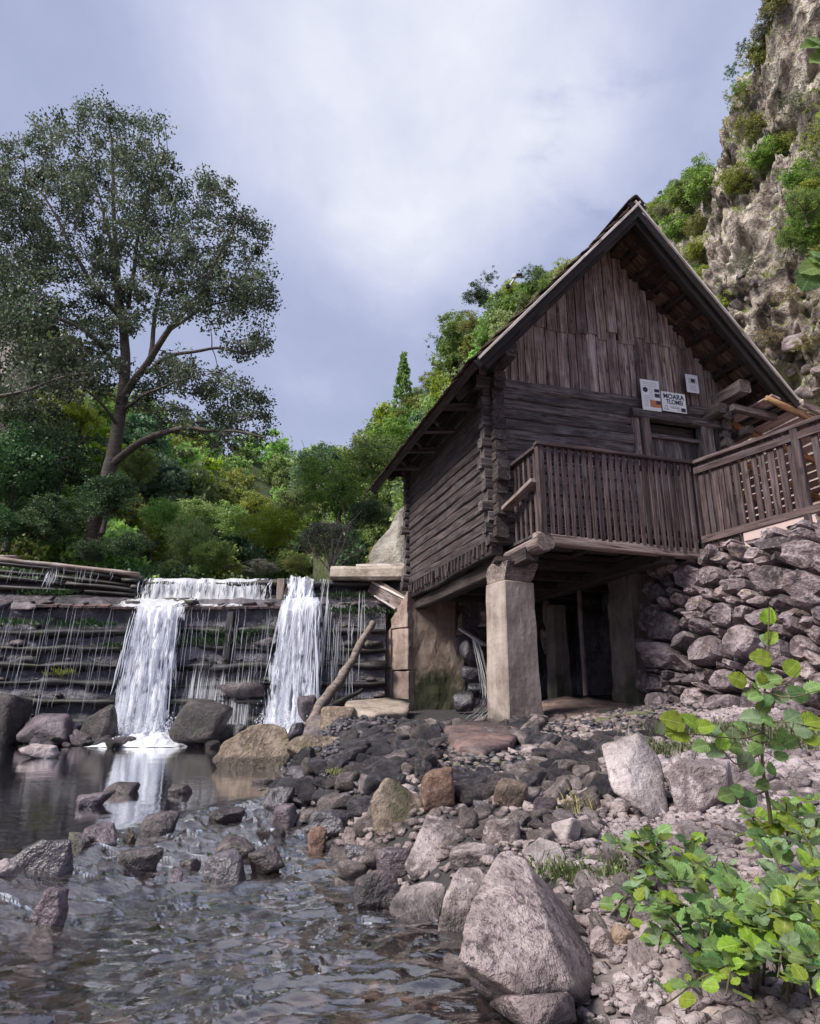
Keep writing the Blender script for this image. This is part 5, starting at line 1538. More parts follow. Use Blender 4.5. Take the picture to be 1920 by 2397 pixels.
hullb('boulder', 'tall grey boulder with a flat shoulder behind the speckled boulder at the water line', [
    at(1000, 1908, 3.9), at(1070, 1915, 3.9), at(1112, 1935, 3.8), at(1100, 1985, 3.6), at(1050, 2055, 3.3), at(960, 2060, 3.3), at(945, 2020, 3.4), at(985, 1960, 3.6), at(1040, 1950, 4.2), at(1000, 2040, 3.8)], 'gray_boulder', 15, 5, 40, 0.08, 2.8)
hullb('boulder', 'upright rusty boulder with green moss standing in the dark stone heap', [
    at(905, 1818, 4.75), at(935, 1832, 4.75), at(960, 1870, 4.7), at(992, 1880, 4.7), at(985, 1930, 4.5), at(950, 1960, 4.4), at(905, 1975, 4.35), at(870, 1945, 4.45), at(866, 1880, 4.6), at(880, 1850, 4.65), at(930, 1880, 5.1), at(930, 1950, 4.9)], 'mossy_boulder', 19, 5, 50, 0.07, 2.8)
hullb('boulder', 'large tan boulder standing in the pool in front of the waterfall', [
    at(498, 1775, 7.1), at(520, 1738, 7.2), at(585, 1700, 7.4), at(640, 1690, 7.5), at(672, 1712, 7.45), at(684, 1762, 7.3), at(668, 1795, 7.1), at(620, 1812, 6.95), at(560, 1812, 6.95), at(510, 1800, 7.0), at(600, 1720, 8.1), at(560, 1790, 7.8), at(650, 1790, 7.8)], 'tan_boulder', 22, 6, 36, 0.08, 2.8)
hullb('boulder', 'pale tilted slab shaped boulder standing at the top of the gravel bank', [
    at(1408, 1745, 5.3), at(1440, 1728, 5.4), at(1495, 1714, 5.5), at(1540, 1760, 5.45), at(1550, 1800, 5.3), at(1562, 1870, 4.95), at(1565, 1935, 4.7), at(1530, 1925, 4.65), at(1480, 1860, 4.75), at(1470, 1800, 4.95), at(1418, 1785, 5.1),
    at(1432, 1850, 4.9), at(1465, 1868, 4.8), at(1520, 1800, 5.7), at(1560, 1900, 5.2)], 'white_stone', 27, 5, 90, 0.04, 2.8)
hullb('boulder', 'pale wedge shaped block with a brown shaded front on the gravel bank', [
    at(1224, 1995, 3.6), at(1262, 1958, 3.75), at(1310, 1975, 3.72), at(1325, 2005, 3.6), at(1318, 2030, 3.5), at(1270, 2058, 3.42), at(1250, 2030, 3.45), at(1300, 2050, 3.7), at(1240, 2040, 3.8), at(1285, 1990, 3.95)], 'white_stone', 31, 5, 90, 0.04)
boulder('boulder', 'broad greyish pink rock right of the pale tilted slab', 1552, 1780, 1722, 1900, 4.8, 'pale_stone', 33, 0.8, 5, 30, 0.09)
hullb('boulder', 'squared pink block with a dark front face under the leafy bush', [
    at(1470, 2200, 2.5), at(1530, 2180, 2.6), at(1568, 2215, 2.5), at(1570, 2270, 2.35), at(1540, 2320, 2.25), at(1495, 2325, 2.25), at(1468, 2260, 2.35), at(1540, 2250, 2.7), at(1490, 2300, 2.6)], 'pale_stone', 36, 5, 80, 0.05)
boulder('boulder', 'small brown block right of the largest boulder, tilted left', 1378, 2178, 1440, 2268, 2.55, 'brown_stone', 38, 0.9, 4, 30, 0.04)
boulder('boulder', 'reddish block beside the squared pink block under the bush', 1425, 2172, 1482, 2240, 2.62, 'rust_stone', 39, 0.9, 4, 26, 0.04)
boulder('boulder', 'flat oval purple grey cobble near the bottom edge', 1446, 2326, 1528, 2354, 2.12, 'pale_stone', 41, 0.7, 4, 6, 0.02)
boulder('boulder', 'rounded square lilac cobble above the flat oval cobble', 1436, 2284, 1482, 2334, 2.25, 'pale_stone', 42, 0.8, 4, 8, 0.02)
boulder('boulder', 'dark stone with a tan lower half at the water, nearest the riffle', 826, 2038, 938, 2132, 3.35, 'stream_rock', 44, 0.9, 5, 14, 0.07)
boulder('boulder', 'dark purple boulder behind the dark and tan stone', 880, 1985, 972, 2065, 3.65, 'purple_wet', 45, 0.9, 4, 14, 0.05)
boulder('boulder', 'reddish triangular stone right of the rusty mossy boulder', 985, 1798, 1068, 1905, 4.95, 'rust_stone', 46, 0.7, 4, 40, 0.035, planes=5)
boulder('boulder', 'ochre mossy block in the middle of the heap below the pillar', 1150, 1825, 1235, 1900, 4.9, 'mossy_boulder', 47, 0.9, 4, 26, 0.04)
boulder('boulder', 'long pale oval stone on the gravel beside the weeds', 1345, 2014, 1420, 2052, 3.35, 'white_stone', 48, 0.6, 4, 8, 0.02)
boulder('boulder', 'knobbly brown rock just behind the top of the largest boulder', 1050, 1975, 1170, 2040, 3.4, 'gray_boulder', 49, 0.7, 4, 20, 0.08)
boulder('boulder', 'speckled pale rock with brown flank left of the pale wedge block', 1128, 1915, 1222, 1990, 3.95, 'gray_boulder', 50, 0.8, 4, 22, 0.07)
boulder('boulder', 'white angular stone right of the speckled pale rock', 1292, 1915, 1362, 1985, 4.0, 'white_stone', 51, 0.8, 4, 34, 0.05)
# at the foot of the falls
boulder('boulder', 'dark rounded boulder between the feet of the two cascades', 408, 1640, 540, 1735, 11.0, 'foot_rock', 53, 0.8, 4, 10, 0.04)
boulder('boulder', 'dark boulder with a brown top at the left edge of the pool', -60, 1628, 56, 1752, 10.3, 'foot_rock', 54, 0.9, 4, 12, 0.05)
boulder('boulder', 'purple wet rock at the foot of the left wing beside the dark boulder', 58, 1672, 178, 1738, 11.1, 'purple_wet', 55, 0.8, 4, 16, 0.08)
boulder('boulder', 'black wet rock in the middle of the foot of the left wing', 125, 1690, 205, 1750, 10.8, 'dark_stone', 56, 0.9, 4, 26, 0.08)
boulder('boulder', 'brown wet rock next to the foot of the left cascade', 195, 1652, 275, 1745, 11.2, 'foot_rock', 57, 0.9, 4, 20, 0.07)
boulder('boulder', 'low pinkish rock in the pool in front of the purple wet rock', 58, 1742, 134, 1782, 9.8, 'pale_stone', 58, 0.8, 4, 20, 0.08)
boulder('boulder', 'flat mottled rock by the pool edge left of the left cascade', 150, 1722, 240, 1752, 10.9, 'foot_rock', 59, 0.8, 4, 20, 0.08)
boulder('boulder', 'dark rock hidden behind water of the left cascade', 300, 1655, 365, 1725, 12.05, 'dark_stone', 60, 0.8, 4, 16, 0.05)
boulder('boulder', 'pointed dark rock in the foam between the boulders', 545, 1695, 580, 1726, 10.8, 'dark_stone', 61, 0.8, 3, 26, 0.05)
boulder('boulder', 'grey rock splashed by the right cascade', 695, 1628, 745, 1690, 11.4, 'purple_wet', 62, 0.8, 4, 16, 0.05)
boulder('boulder', 'small dark rock right behind the large tan boulder', 672, 1692, 712, 1735, 8.6, 'dark_stone', 63, 0.8, 3, 26, 0.05)
hullb('boulder', 'dark angular rock leaning beside the driftwood pole', [
    at(765, 1668, 9.8), at(735, 1672, 9.7), at(708, 1712, 9.4), at(705, 1740, 9.2), at(790, 1738, 9.2), at(800, 1700, 9.4), at(780, 1680, 10.3), at(720, 1735, 10.1)], 'stream_rock', 65, 4, 40, 0.03)
boulder('boulder', 'tan lumpy rock under the pale concrete slab', 752, 1655, 832, 1722, 9.5, 'tan_boulder', 66, 0.9, 4, 16, 0.08)
boulder('boulder', 'long tan mossy rock beneath the dry stick', 665, 1722, 800, 1778, 8.4, 'tan_boulder', 67, 0.6, 4, 14, 0.06)
hullb('slab', 'pale flat concrete slab at the foot of the mossy abutment', [
    at(806, 1668, 9.6), at(815, 1650, 10.4), at(905, 1640, 10.9), at(960, 1650, 10.4), at(955, 1672, 9.6), at(880, 1678, 9.3), at(815, 1688, 9.5), at(950, 1690, 9.6), at(880, 1694, 9.4)], 'slab', 68, 5, 40, 0.02, cat='slab')
hullb('slab', 'damp reddish flat slab lying below the front pillar', [
    at(1035, 1705, 8.0), at(1075, 1755, 6.7), at(1130, 1768, 6.45), at(1190, 1752, 6.8), at(1225, 1712, 7.9), at(1150, 1690, 8.4), at(1060, 1775, 6.8), at(1130, 1790, 6.6), at(1190, 1775, 6.9), at(1050, 1720, 8.0), at(1220, 1725, 8.0)], 'wet_slab', 69, 5, 40, 0.015, cat='slab')
hullb('slab', 'long low damp slab under the mill right of the front pillar', [
    at(1270, 1655, 9.3), at(1500, 1652, 9.4), at(1510, 1685, 8.3), at(1280, 1690, 8.3), at(1285, 1712, 8.3), at(1500, 1705, 8.3)], 'wet_slab', 70, 5, 40, 0.02, cat='slab')
# stones breaking the riffle
RIF = [(40, 1962, 180, 2046, 3.55, 'dark_stone', 'flat topped dark rock in the riffle, farthest left'),
       (150, 1948, 215, 1992, 3.9, 'stream_rock', 'small brown rock touching the flat topped dark rock in the riffle'),
       (192, 1928, 285, 1980, 4.15, 'purple_wet', 'low purple rock at the brink of the pool'),
       (333, 1898, 415, 1955, 4.25, 'stream_rock', 'squared brown rock alone in the middle of the riffle'),
       (285, 1985, 378, 2036, 3.6, 'stream_rock', 'brown mossy rock below the squared one in the riffle'),
       (500, 1958, 602, 2004, 3.85, 'stream_rock', 'dark brown rock, upper one of the riffle pair'),
       (478, 1992, 585, 2058, 3.55, 'dark_stone', 'black wet rock, lower one of the riffle pair'),
       (582, 1982, 668, 2042, 3.62, 'purple_wet', 'smooth rounded purple brown stone in the riffle'),
       (473, 1888, 572, 1916, 4.6, 'stream_rock', 'flat thin dark rock just below the pool brink'),
       (238, 1815, 328, 1852, 5.6, 'purple_wet', 'low pinkish rock awash in the middle of the pool'),
       (182, 1838, 262, 1882, 5.2, 'purple_wet', 'low wet rock awash left of the other in the pool'),
       (395, 1822, 452, 1852, 5.6, 'purple_wet', 'small flat rock awash in the pool before the large tan boulder'),
       (80, 2078, 158, 2172, 2.95, 'purple_wet', 'mottled purple rock in the lower stream at left'),
       (294, 1938, 320, 1972, 4.05, 'tan_boulder', 'little upright tan stone in the riffle'),
       (425, 2005, 470, 2032, 3.7, 'stream_rock', 'small black stone between riffle rocks'),
       (-20, 2010, 40, 2060, 3.5, 'pale_stone', 'pale stone in the riffle cut by the left edge'),
       (350, 2022, 440, 2052, 3.55, 'purple_wet', 'thin reddish rock awash in the riffle'),
       (612, 1838, 690, 1892, 5.2, 'dark_stone', 'dark purple stone at the corner of the heap by the pool brink'),
       (640, 1880, 700, 1930, 4.8, 'purple_wet', 'wet purple stone half in the current beside the heap'),
       (725, 1895, 830, 1945, 4.35, 'dark_stone', 'broad flat grey lilac stone on the edge of the dark heap'),
       (800, 1935, 845, 1965, 4.15, 'brown_stone', 'oval grey stone in front of the broad flat stone'),
       (805, 1975, 868, 2020, 3.85, 'dark_stone', 'dark oval stone in the corner of the heap by the current'),
       (720, 1935, 765, 1985, 4.1, 'rust_stone', 'rusty brown stone at the water below the broad flat stone'),
       (968, 1772, 1012, 1822, 5.6, 'purple_wet', 'smooth lilac grey cobble behind the reddish triangular stone')]
for i, (u0, v0, u1, v1, Y, m_, lab) in enumerate(RIF):
    if 'awash' in lab: v0 += 0.35 * (v1 - v0)
    boulder('boulder', lab, u0, v0 + 4, u1, v1 + 14, Y, 'stream_rock' if m_ == 'purple_wet' and i % 2 else m_, 80 + i, 0.8, 4, 40 if i % 3 else 70, 0.10, random.uniform(-0.2, 0.2))

# ---- timber and sticks
def pole(name, label, cat, pts, rad, mat, k=8, n=24, wob=0.06):
    P = spline(pts, n)
    P = P + np.stack([vnoise(P * 3.1 + s_, 5) for s_ in (0, 9, 19)], 1) * wob * 0.5
    V, Q = tube(P, np.linspace(rad[0], rad[1], n) * (1 + 0.12 * vnoise(P * 7.0, 4)), k)
    caps = [list(range(k))[::-1], list(range((n - 1) * k, n * k))]
    return link(name, mesh(name, V, [tuple(q) for q in Q.tolist()] + [tuple(c_) for c_ in caps], True), MT[mat], label=label, cat=cat)
pole('driftwood_pole', 'long grey driftwood pole leaning on the abutment across the right falls', 'pole', [at(872, 1455, 11.9), at(845, 1510, 11.6), at(800, 1580, 11.1), at(760, 1640, 10.5), at(722, 1700, 9.9)], (0.06, 0.085), 'stump')
pole('driftwood_pole', 'thin dark broken branch lying under the leaning driftwood pole', 'pole', [at(850, 1615, 10.9), at(800, 1640, 10.6), at(745, 1672, 10.2)], (0.03, 0.05), 'wet_log')
pole('dry_stick', 'thin pale dry stick poking over the rocks at the pool edge', 'stick', [at(780, 1712, 8.0), at(750, 1742, 7.8), at(725, 1775, 7.6), at(712, 1785, 7.5)], (0.012, 0.010), 'pale_wood', 6, 14, 0.02)
fb = thing('flume_beam', 'thick pale weathered beam running from the dam crest to the mill', 'beam', at(870, 1345, 12.6))
f0, f1 = at(783, 1345, 12.85), at(958, 1345, 12.5)
fo = Vector(fb.location)
beam('timber', fb, f0 - fo, f1 - fo, 0.5, 0.26, MT['slab'], wob=0.03, cut=0.2)
beam('timber_cap', fb, f0 - fo + Vector((0.5, 0.02, 0.155)), f1 - fo + Vector((0, 0.02, 0.165)), 0.4, 0.05, MT['pale_wood'], wob=0.015)
ch = thing('mill_flume', 'sloping plank flume with pale edges leading water under the mill', 'flume', at(900, 1400, 12.5))
co = Vector(ch.location)
for (u0, v0, u1, v1, y0, y1, w_, h_, m_) in ((868, 1368, 948, 1420, 12.75, 12.1, 0.03, 0.34, 'crest_log'), (872, 1362, 950, 1402, 12.7, 12.05, 0.05, 0.035, 'pale_wood'), (905, 1360, 975, 1400, 12.7, 12.2, 0.03, 0.2, 'dark'), (922, 1358, 985, 1396, 12.65, 12.1, 0.05, 0.03, 'pale_wood'), (885, 1375, 955, 1415, 12.85, 12.3, 0.3, 0.03, 'dark'),
                                            (880, 1395, 928, 1425, 12.4, 12.2, 0.10, 0.03, 'pale_wood')):
    beam('flume_board', ch, at(u0, v0, y0) - co, at(u1, v1, y1) - co, w_, h_, MT[m_], wob=0.01)
b0_, b1_ = at(1066, 1442, 12.4), at(1160, 1440, 12.3)
fl2 = thing('flume_trough', 'pale trough edge seen through the gap between abutment and front pillar', 'flume', b0_)
for (v, m_, h_) in ((1438, 'pale_wood', 0.08), (1452, 'crest_log', 0.2), (1466, 'pale_wood', 0.03), (1482, 'dark', 0.2)):
    beam('trough_board', fl2, at(1064, v, 12.5) - b0_, at(1165, v - 2, 12.4) - b0_, 0.06, h_, MT[m_])
beam('trough_board', fl2, at(1078, 1472, 12.2) - b0_, at(1135, 1510, 11.6) - b0_, 0.1, 0.04, MT['pale_wood'])
# race water under the mill
rc = [at(1112, 1500, 11.6), at(1122, 1540, 11.3), at(1135, 1600, 10.8), at(1140, 1640, 10.4), at(1120, 1672, 9.7), at(1085, 1690, 9.0), at(1045, 1700, 8.6)]
P = spline(rc, 40)
wd = np.interp(np.arange(40), [0, 10, 22, 39], [0.12, 0.16, 0.3, 0.65])
V = np.stack([P + np.array([1, 0.1, 0]) * wd[:, None] * s_ + np.array([0, -0.02, 0.03 * (1 - abs(s_))]) for s_ in np.linspace(-0.5, 0.5, 12)], 1).reshape(-1, 3)
V += np.stack([V[:, 0] * 0, V[:, 0] * 0, fbm(V * 9, 3, 3) * 0.025], 1)
me = mesh('mill_race', V, grid_faces(40, 12), True, {'dens': ('POINT', np.repeat(np.interp(np.arange(40), [0, 15, 28, 39], [0.95, 0.85, 0.75, 0.62]), 12))})
uvl = me.uv_layers.new(name='UVMap')
for lp in me.loops:
    i = lp.vertex_index
    uvl.data[lp.index].uv = ((i % 12) / 30.0, (i // 12) / 11.0)
link('mill_race', me, MT['veil'], kind='structure', label='small white mill race tumbling out from under the mill')
for i, (u0, v0, u1, v1, Y) in enumerate(((1075, 1500, 1118, 1560, 11.5), (1080, 1560, 1128, 1600, 11.2), (1090, 1600, 1150, 1640, 10.9), (1140, 1470, 1165, 1530, 11.6), (1060, 1620, 1110, 1665, 10.6), (1270, 1400, 1292, 1470, 11.9), (1266, 1470, 1290, 1530, 11.9))):
    boulder('boulder', 'dark boulder in the race under the mill' if i < 5 else 'grey boulder glimpsed behind the front pillar', u0, v0, u1, v1, Y, 'dark_stone' if i < 5 else 'gray_boulder', 140 + i, 0.9, 3, 20, 0.06, group='boulders in the mill race' if i < 5 else 'boulders behind the front pillar')

# ================================================================== loose stones: each of the larger ones an object
SM = [mesh('stone', *rock_vt(200 + i, 3, (4, 7, 5, 9)[i % 4], (40, 60, 26, 16)[i % 4], (0.08, 0.07, 0.09, 0.06)[i % 4], (1.0, 0.7, 0.85)[i % 3]), smooth=True) for i in range(20)]
SMM = {}
def stone_mesh(i, mat):
    k = (i, mat)
    if k not in SMM:
        me = SM[i].copy()
        me.materials.append(MT[mat])
        SMM[k] = me
    return SMM[k]
MARKS = [(1240, 2200, 'the largest boulder'), (930, 1900, 'the rusty mossy boulder'), (1030, 1855, 'the reddish triangular stone'), (1190, 1865, 'the ochre mossy block'), (1480, 1830, 'the pale tilted slab'), (1635, 1845, 'the broad greyish pink rock'),
         (1275, 2010, 'the pale wedge block'), (1040, 1985, 'the tall grey boulder'), (980, 2120, 'the rounded speckled boulder'), (590, 1760, 'the large tan boulder'), (1130, 1735, 'the damp reddish slab'), (1206, 1690, 'the front pillar'), (880, 1665, 'the pale concrete slab'),
         (735, 1755, 'the long tan mossy rock'), (778, 1920, 'the broad flat grey lilac stone'), (880, 2085, 'the dark and tan stone'), (1330, 1950, 'the white angular stone'), (1380, 2030, 'the long pale oval stone'), (1800, 1850, 'the tall sapling'), (1520, 2260, 'the squared pink block'),
         (1408, 2225, 'the small tilted brown block'), (1485, 2340, 'the flat oval cobble'), (650, 1870, 'the dark purple corner stone'), (1175, 1950, 'the speckled pale rock'), (990, 1797, 'the smooth lilac cobble'), (1600, 1700, 'the dry stone wall'), (1110, 2005, 'the knobbly brown rock'), (1350, 2110, 'the weeds beside the largest boulder'), (1400, 1690, 'the long low slab under the mill')]
def beside(u, v):
    best = min(MARKS, key=lambda m_: (m_[0] - u) ** 2 + 2.0 * (m_[1] - v) ** 2)
    du, dv = u - best[0], v - best[1]
    side = ('right of' if du > 0 else 'left of') if abs(du) > 1.3 * abs(dv) else ('in front of' if dv > 0 else 'behind')
    far = (du * du + 2 * dv * dv) ** 0.5
    return ('close ' if far < 75 else '') + side + ' ' + best[2]
ZONES = {   # label, group, material
    'dark': ('dark wet stone in the heap between the stream and the front pillar', 'dark wet stones of the heap', 'dark_stone'),
    'brown': ('brown river stone in the middle of the bank below the mill', 'brown stones of the bank', 'brown_stone'),
    'pale': ('pale pink stone lying on the gravel at right', 'pale stones on the gravel', 'pale_stone')}
cand = []
rs = np.random.default_rng(21)
for _ in range(30000):
    y = rs.uniform(1.7, 10.5) if rs.random() < 0.7 else rs.uniform(1.7, 5.0)
    x = rs.uniform(-2.2, 3.4)
    d = x - float(shore(y))
    if d < -0.10 or d > 3.6: continue
    if y > 8.2 and x > -0.2: continue
    pal = x - (0.42 + 0.33 * (y - 2.5) + 0.55 * max(0.0, y - 5.0)) + rs.normal() * 0.16
    if pal > 0: zone = 'pale'
    elif y < 4.5 + rs.normal() * 0.35: zone = 'brown'
    else: zone = 'dark'
    if zone == 'pale' and rs.random() < 0.25: continue
    base = {'dark': 0.058, 'brown': 0.048, 'pale': 0.036}[zone] * (0.58 + 0.08 * y)
    r_ = base * min(1.75, rs.lognormal(0, 0.42))
    cand.append((x, y, r_, zone))
cand.sort(key=lambda c_: -c_[2])
grid = {}
keep = []
def near_ok(x, y, r_, f):
    gx, gy = int(x / 0.25), int(y / 0.25)
    for i in (-1, 0, 1):
        for j in (-1, 0, 1):
            for (a_, b_, c_) in grid.get((gx + i, gy + j), ()):
                if math.hypot(x - a_, y - b_) < f * (r_ + c_): return False
    return True
for (x, y, r_, zone) in cand:
    z = float(ground_z(np.array([x]), np.array([y]), False)[0]) + r_ * 0.4
    u, v = project((x, y, z))
    hid = False
    for (u0, v0, u1, v1, bx, by, br) in BOX:
        du = r_ * 0.7 * F / y
        if u0 - du < u < u1 + du and v0 - du * 0.5 < v < v1 + 0.25 * (v1 - v0) and y < by + 0.05: hid = True; break
        if br and math.hypot(x - bx, y - by) < br * 0.8: hid = True; break
    if hid: continue
    if near_ok(x, y, r_, 0.72):
        keep.append((x, y, r_, zone))
        grid.setdefault((int(x / 0.25), int(y / 0.25)), []).append((x, y, r_))
scored = []
for (x, y, r_, zone) in keep:
    z = float(ground_z(np.array([x]), np.array([y]))[0])
    u, v = project((x, y, z))
    vis = -20 < u < 1940 and v < 2430
    if u > 1560 and v > 1980: vis = False
    scored.append((r_ / y if vis else 0, x, y, z, r_, zone))
scored.sort(key=lambda s_: -s_[0])
NI = 300
for (sc_, x, y, z, r_, zone) in scored[:NI]:
    lab, grp, m_ = ZONES[zone]
    if zone == 'dark' and rs.random() < (0.62 if x > -0.1 else 0.22): m_ = 'stream_rock' if rs.random() < 0.5 else 'brown_stone'
    if zone == 'brown' and rs.random() < 0.16: m_ = rs.choice(['pale_stone', 'purple_wet', 'rust_stone', 'wall_stone'])
    o = bpy.data.objects.new('stone', stone_mesh(int(rs.integers(20)), str(m_)))
    COL.objects.link(o)
    o.location = (x, y, z + r_ * rs.uniform(0.15, 0.50))
    o.rotation_euler = (rs.normal() * 0.35, rs.normal() * 0.35, rs.uniform(0, 6.28))
    o.scale = (r_ * rs.uniform(0.95, 1.45), r_ * rs.uniform(0.75, 1.0), r_ * rs.uniform(0.5, 0.85))
    u, v = project(o.location)
    px = r_ * 1.2 * 2 * F / max(y, 0.1) / 2.34
    col_ = {'dark_stone': 'black wet', 'stream_rock': 'dark brown', 'brown_stone': 'brown', 'pale_stone': 'pale pink', 'purple_wet': 'purplish', 'rust_stone': 'rusty', 'wall_stone': 'greyish'}[str(m_)]
    fl_ = o.scale.z / o.scale.x
    o['label'] = '%s %s%s stone %s' % ('large' if px > 26 else 'mid sized' if px > 17 else 'small', 'flat ' if fl_ < 0.5 else 'chunky ' if fl_ > 0.68 else '', col_, beside(u, v))
    o['category'], o['group'] = 'stone', col_ + ' stones of the bank'
rf_ = np.random.default_rng(31)
for k in range(46):
    u = rf_.uniform(-10, 300) if k < 26 else rf_.uniform(440, 700)
    Yf = rf_.uniform(10.6, 11.7)
    x = float(at(u, 1720, Yf).x)
    r_ = 0.10 * rf_.lognormal(0, 0.4)
    o = bpy.data.objects.new('stone', stone_mesh(int(rf_.integers(20)), str(rf_.choice(['dark_stone', 'foot_rock', 'dark_stone', 'purple_wet']))))
    COL.objects.link(o)
    o.location = (x, Yf, -0.66 + r_ * 0.2)
    o.rotation_euler = tuple(rf_.normal(size=3) * (0.3, 0.3, 2))
    o.scale = (r_ * 1.4, r_, r_ * 0.8)
    o['label'], o['category'], o['group'] = ('wet dark stone at the foot of the left wing of the dam' if k < 26 else 'wet dark stone between the feet of the two cascades'), 'stone', ('stones at the foot of the left wing' if k < 26 else 'stones between the cascades')
# everything smaller, joined
def rubble(name, label, items, mat, mi=None):
    Vs, Ts, n_ = [], [], 0
    lib = [rock_vt(300 + i, 1, 7, 30, 0.06, (1.0, 0.7)[i % 2]) for i in range(8)]
    for (x, y, z, sx, sy, sz) in items:
        V, T = lib[int(rs.integers(8))]
        an = rs.uniform(0, 6.28)
        c_, s_ = math.cos(an), math.sin(an)
        V = V * (sx, sy, sz)
        tl = rs.normal() * 0.4
        V = np.stack([V[:, 0], V[:, 1] * math.cos(tl) - V[:, 2] * math.sin(tl), V[:, 1] * math.sin(tl) + V[:, 2] * math.cos(tl)], 1)
        V = np.stack([V[:, 0] * c_ - V[:, 1] * s_ + x, V[:, 0] * s_ + V[:, 1] * c_ + y, V[:, 2] + z], 1)
        Vs.append(V); Ts.append(T + n_); n_ += len(V)
    link(name, mesh(name, np.concatenate(Vs), np.concatenate(Ts), False), MT[mat], kind='stuff', label=label)
its = {'dark': [], 'brown': [], 'pale': []}
for (sc_, x, y, z, r_, zone) in scored[NI:]:
    its['brown' if zone == 'dark' and x > -0.1 and rs.random() < 0.5 else zone].append((x, y, z + r_ * 0.25, r_ * 1.2, r_ * 0.9, r_ * 0.7))
for zone, nn in (('dark', 2600), ('brown', 2800), ('pale', 15000)):
    c_ = 0
    xy = rs.uniform((-2.2, 1.5), (3.6, 10.5), (nn * 8, 2))
    zz_ = ground_z(xy[:, 0], xy[:, 1])
    for (x, y), z in zip(xy, zz_):
        d = x - float(shore(y))
        if d < -0.25 or (y > 8.4 and x > -0.2): continue
        pal = x - (0.36 + 0.32 * (y - 2.5) + 0.55 * max(0.0, y - 5.0)) + 0.12 * math.sin(x * 9 + y * 5)
        zo = 'pale' if pal > 0 else ('brown' if y < 4.5 or (x > -0.1 and math.sin(x * 31 + y * 17) > 0.2) else 'dark')
        if zo != zone: continue
        r_ = rs.uniform(0.012, 0.04) * (0.5 + 0.08 * y) * (0.85 if zone == 'pale' else 1.15)
        its[zone].append((x, y, z + r_ * 0.2, r_ * 1.2, r_, r_ * 0.7))
        c_ += 1
        if c_ >= nn: break
rubble('dark_rubble', 'small dark wet stones filling the heap', its['dark'], 'dark_stone')
rubble('brown_rubble', 'small brown stones filling the bank', its['brown'], 'brown_stone')
rubble('gravel', 'pale pink gravel on the bank', its['pale'], 'pale_stone')
# stones on the stream bed
its_ = []
xy = rs.uniform((-3.5, 1.2), (0.4, 7.0), (1500, 2))
zz_ = ground_z(xy[:, 0], xy[:, 1])
for (x, y), z in zip(xy, zz_):
    if x - float(shore(y)) > 0: continue
    r_ = rs.uniform(0.012, 0.05) * (0.6 + 0.1 * y)
    its_.append((x, y, z - 0.15 * r_, r_ * 1.3, r_, r_ * 0.5))
rubble('bed_gravel', 'brown stones on the bed of the shallow stream', its_, 'brown_stone')
# ================================================================== hillsides
RIDGE = [(2190, -260, 9.5), (1925, -50, 12.5), (1825, 45, 14.0), (1790, 165, 15.2), (1738, 262, 16.2), (1752, 335, 17.0), (1690, 408, 19.0), (1595, 460, 21.0), (1545, 505, 23.0), (1400, 580, 25), (1240, 665, 27), (1180, 700, 29), (1095, 800, 33), (1025, 890, 36), (950, 960, 40), (880, 1015, 45), (765, 1080, 55), (690, 1105, 70)]
FOOT = [(9.5, 7), (8.6, 9.5), (8.0, 11), (7.4, 12), (6.9, 13), (6.2, 13.7), (5.6, 14.2), (5.0, 14.7), (4.4, 15.2), (3.6, 15.7), (2.8, 17), (2.0, 19), (1.0, 22), (0.0, 26), (-1.5, 30), (-3, 34), (-5, 42), (-8.5, 55)]
nS, nT = 380, 220
R3 = spline([at(*p) for p in RIDGE], nS)
F3 = spline([(x, y, 2.2 if y > 12.5 else 1.6) for x, y in FOOT], nS)
tt = np.linspace(0, 1, nT)
A_ = F3[:, None] + (R3 - F3)[:, None] * tt[None, :, None]
sF = np.linspace(0, 1, nS)
hdir = (R3 - F3); hdir[:, 2] = 0; hdir /= np.linalg.norm(hdir, axis=1, keepdims=True)
steep = sstep(0.55, 0.25, sF)
prof = np.interp(tt, [0, 0.22, 0.42, 0.5, 0.7, 0.86, 1.0], [0, 0.9, 0.5, 0.1, -0.2, -0.7, 0.0])
A_ = A_ + hdir[:, None] * (prof[None, :, None] * steep[:, None, None])
back = []
for dz_, ou in ((-0.3, 3), (0.3, 9), (-1, 30)):
    back.append(R3 + hdir * ou + np.array([0, 0, dz_]))
A_ = np.concatenate([A_] + [b_[:, None] for b_ in back], axis=1)
Pf = A_.reshape(-1, 3)
amp = (0.55 + 0.75 * np.repeat(steep, A_.shape[1]))
n1_ = fbm(Pf * np.array([0.36, 0.36, 0.42]), 5, 91, 0.55, ridged=True)
n2_ = fbm(Pf * 1.5, 4, 92, 0.55, ridged=True)
n3_ = np.round(fbm(Pf * np.array([0.7, 0.7, 0.8]), 4, 95, 0.55) * 5.0 + fbm(Pf * 3.0, 2, 97) * 0.5) / 5.0
n4_ = fbm(Pf * 4.5, 3, 96, 0.6, ridged=True)
dd = (n1_ * 0.9 + n2_ * 0.40 + n3_ * 0.6 + n4_ * 0.10) * amp
tf = np.tile(np.concatenate([tt, [1, 1, 1]]), nS)
dd = dd * (0.25 + 0.75 * sstep(0.0, 0.15, tf)) * (1 - 0.55 * sstep(0.9, 1.0, tf))
hd = np.repeat(hdir, A_.shape[1], axis=0)
Pf = Pf - hd * dd[:, None] * 0.8 + np.array([0, 0, 1.0]) * dd[:, None] * 0.22
forest = np.repeat(sstep(0.50, 0.62, sF), A_.shape[1]) * 0.85
FC = grid_faces(nS, A_.shape[1])
cliff = link('hillside', mesh('hillside', Pf, FC, False, {'forest': ('POINT', forest)}), MT['cliff'], kind='structure', label='steep rocky hillside with scrub and dry grass behind the mill')
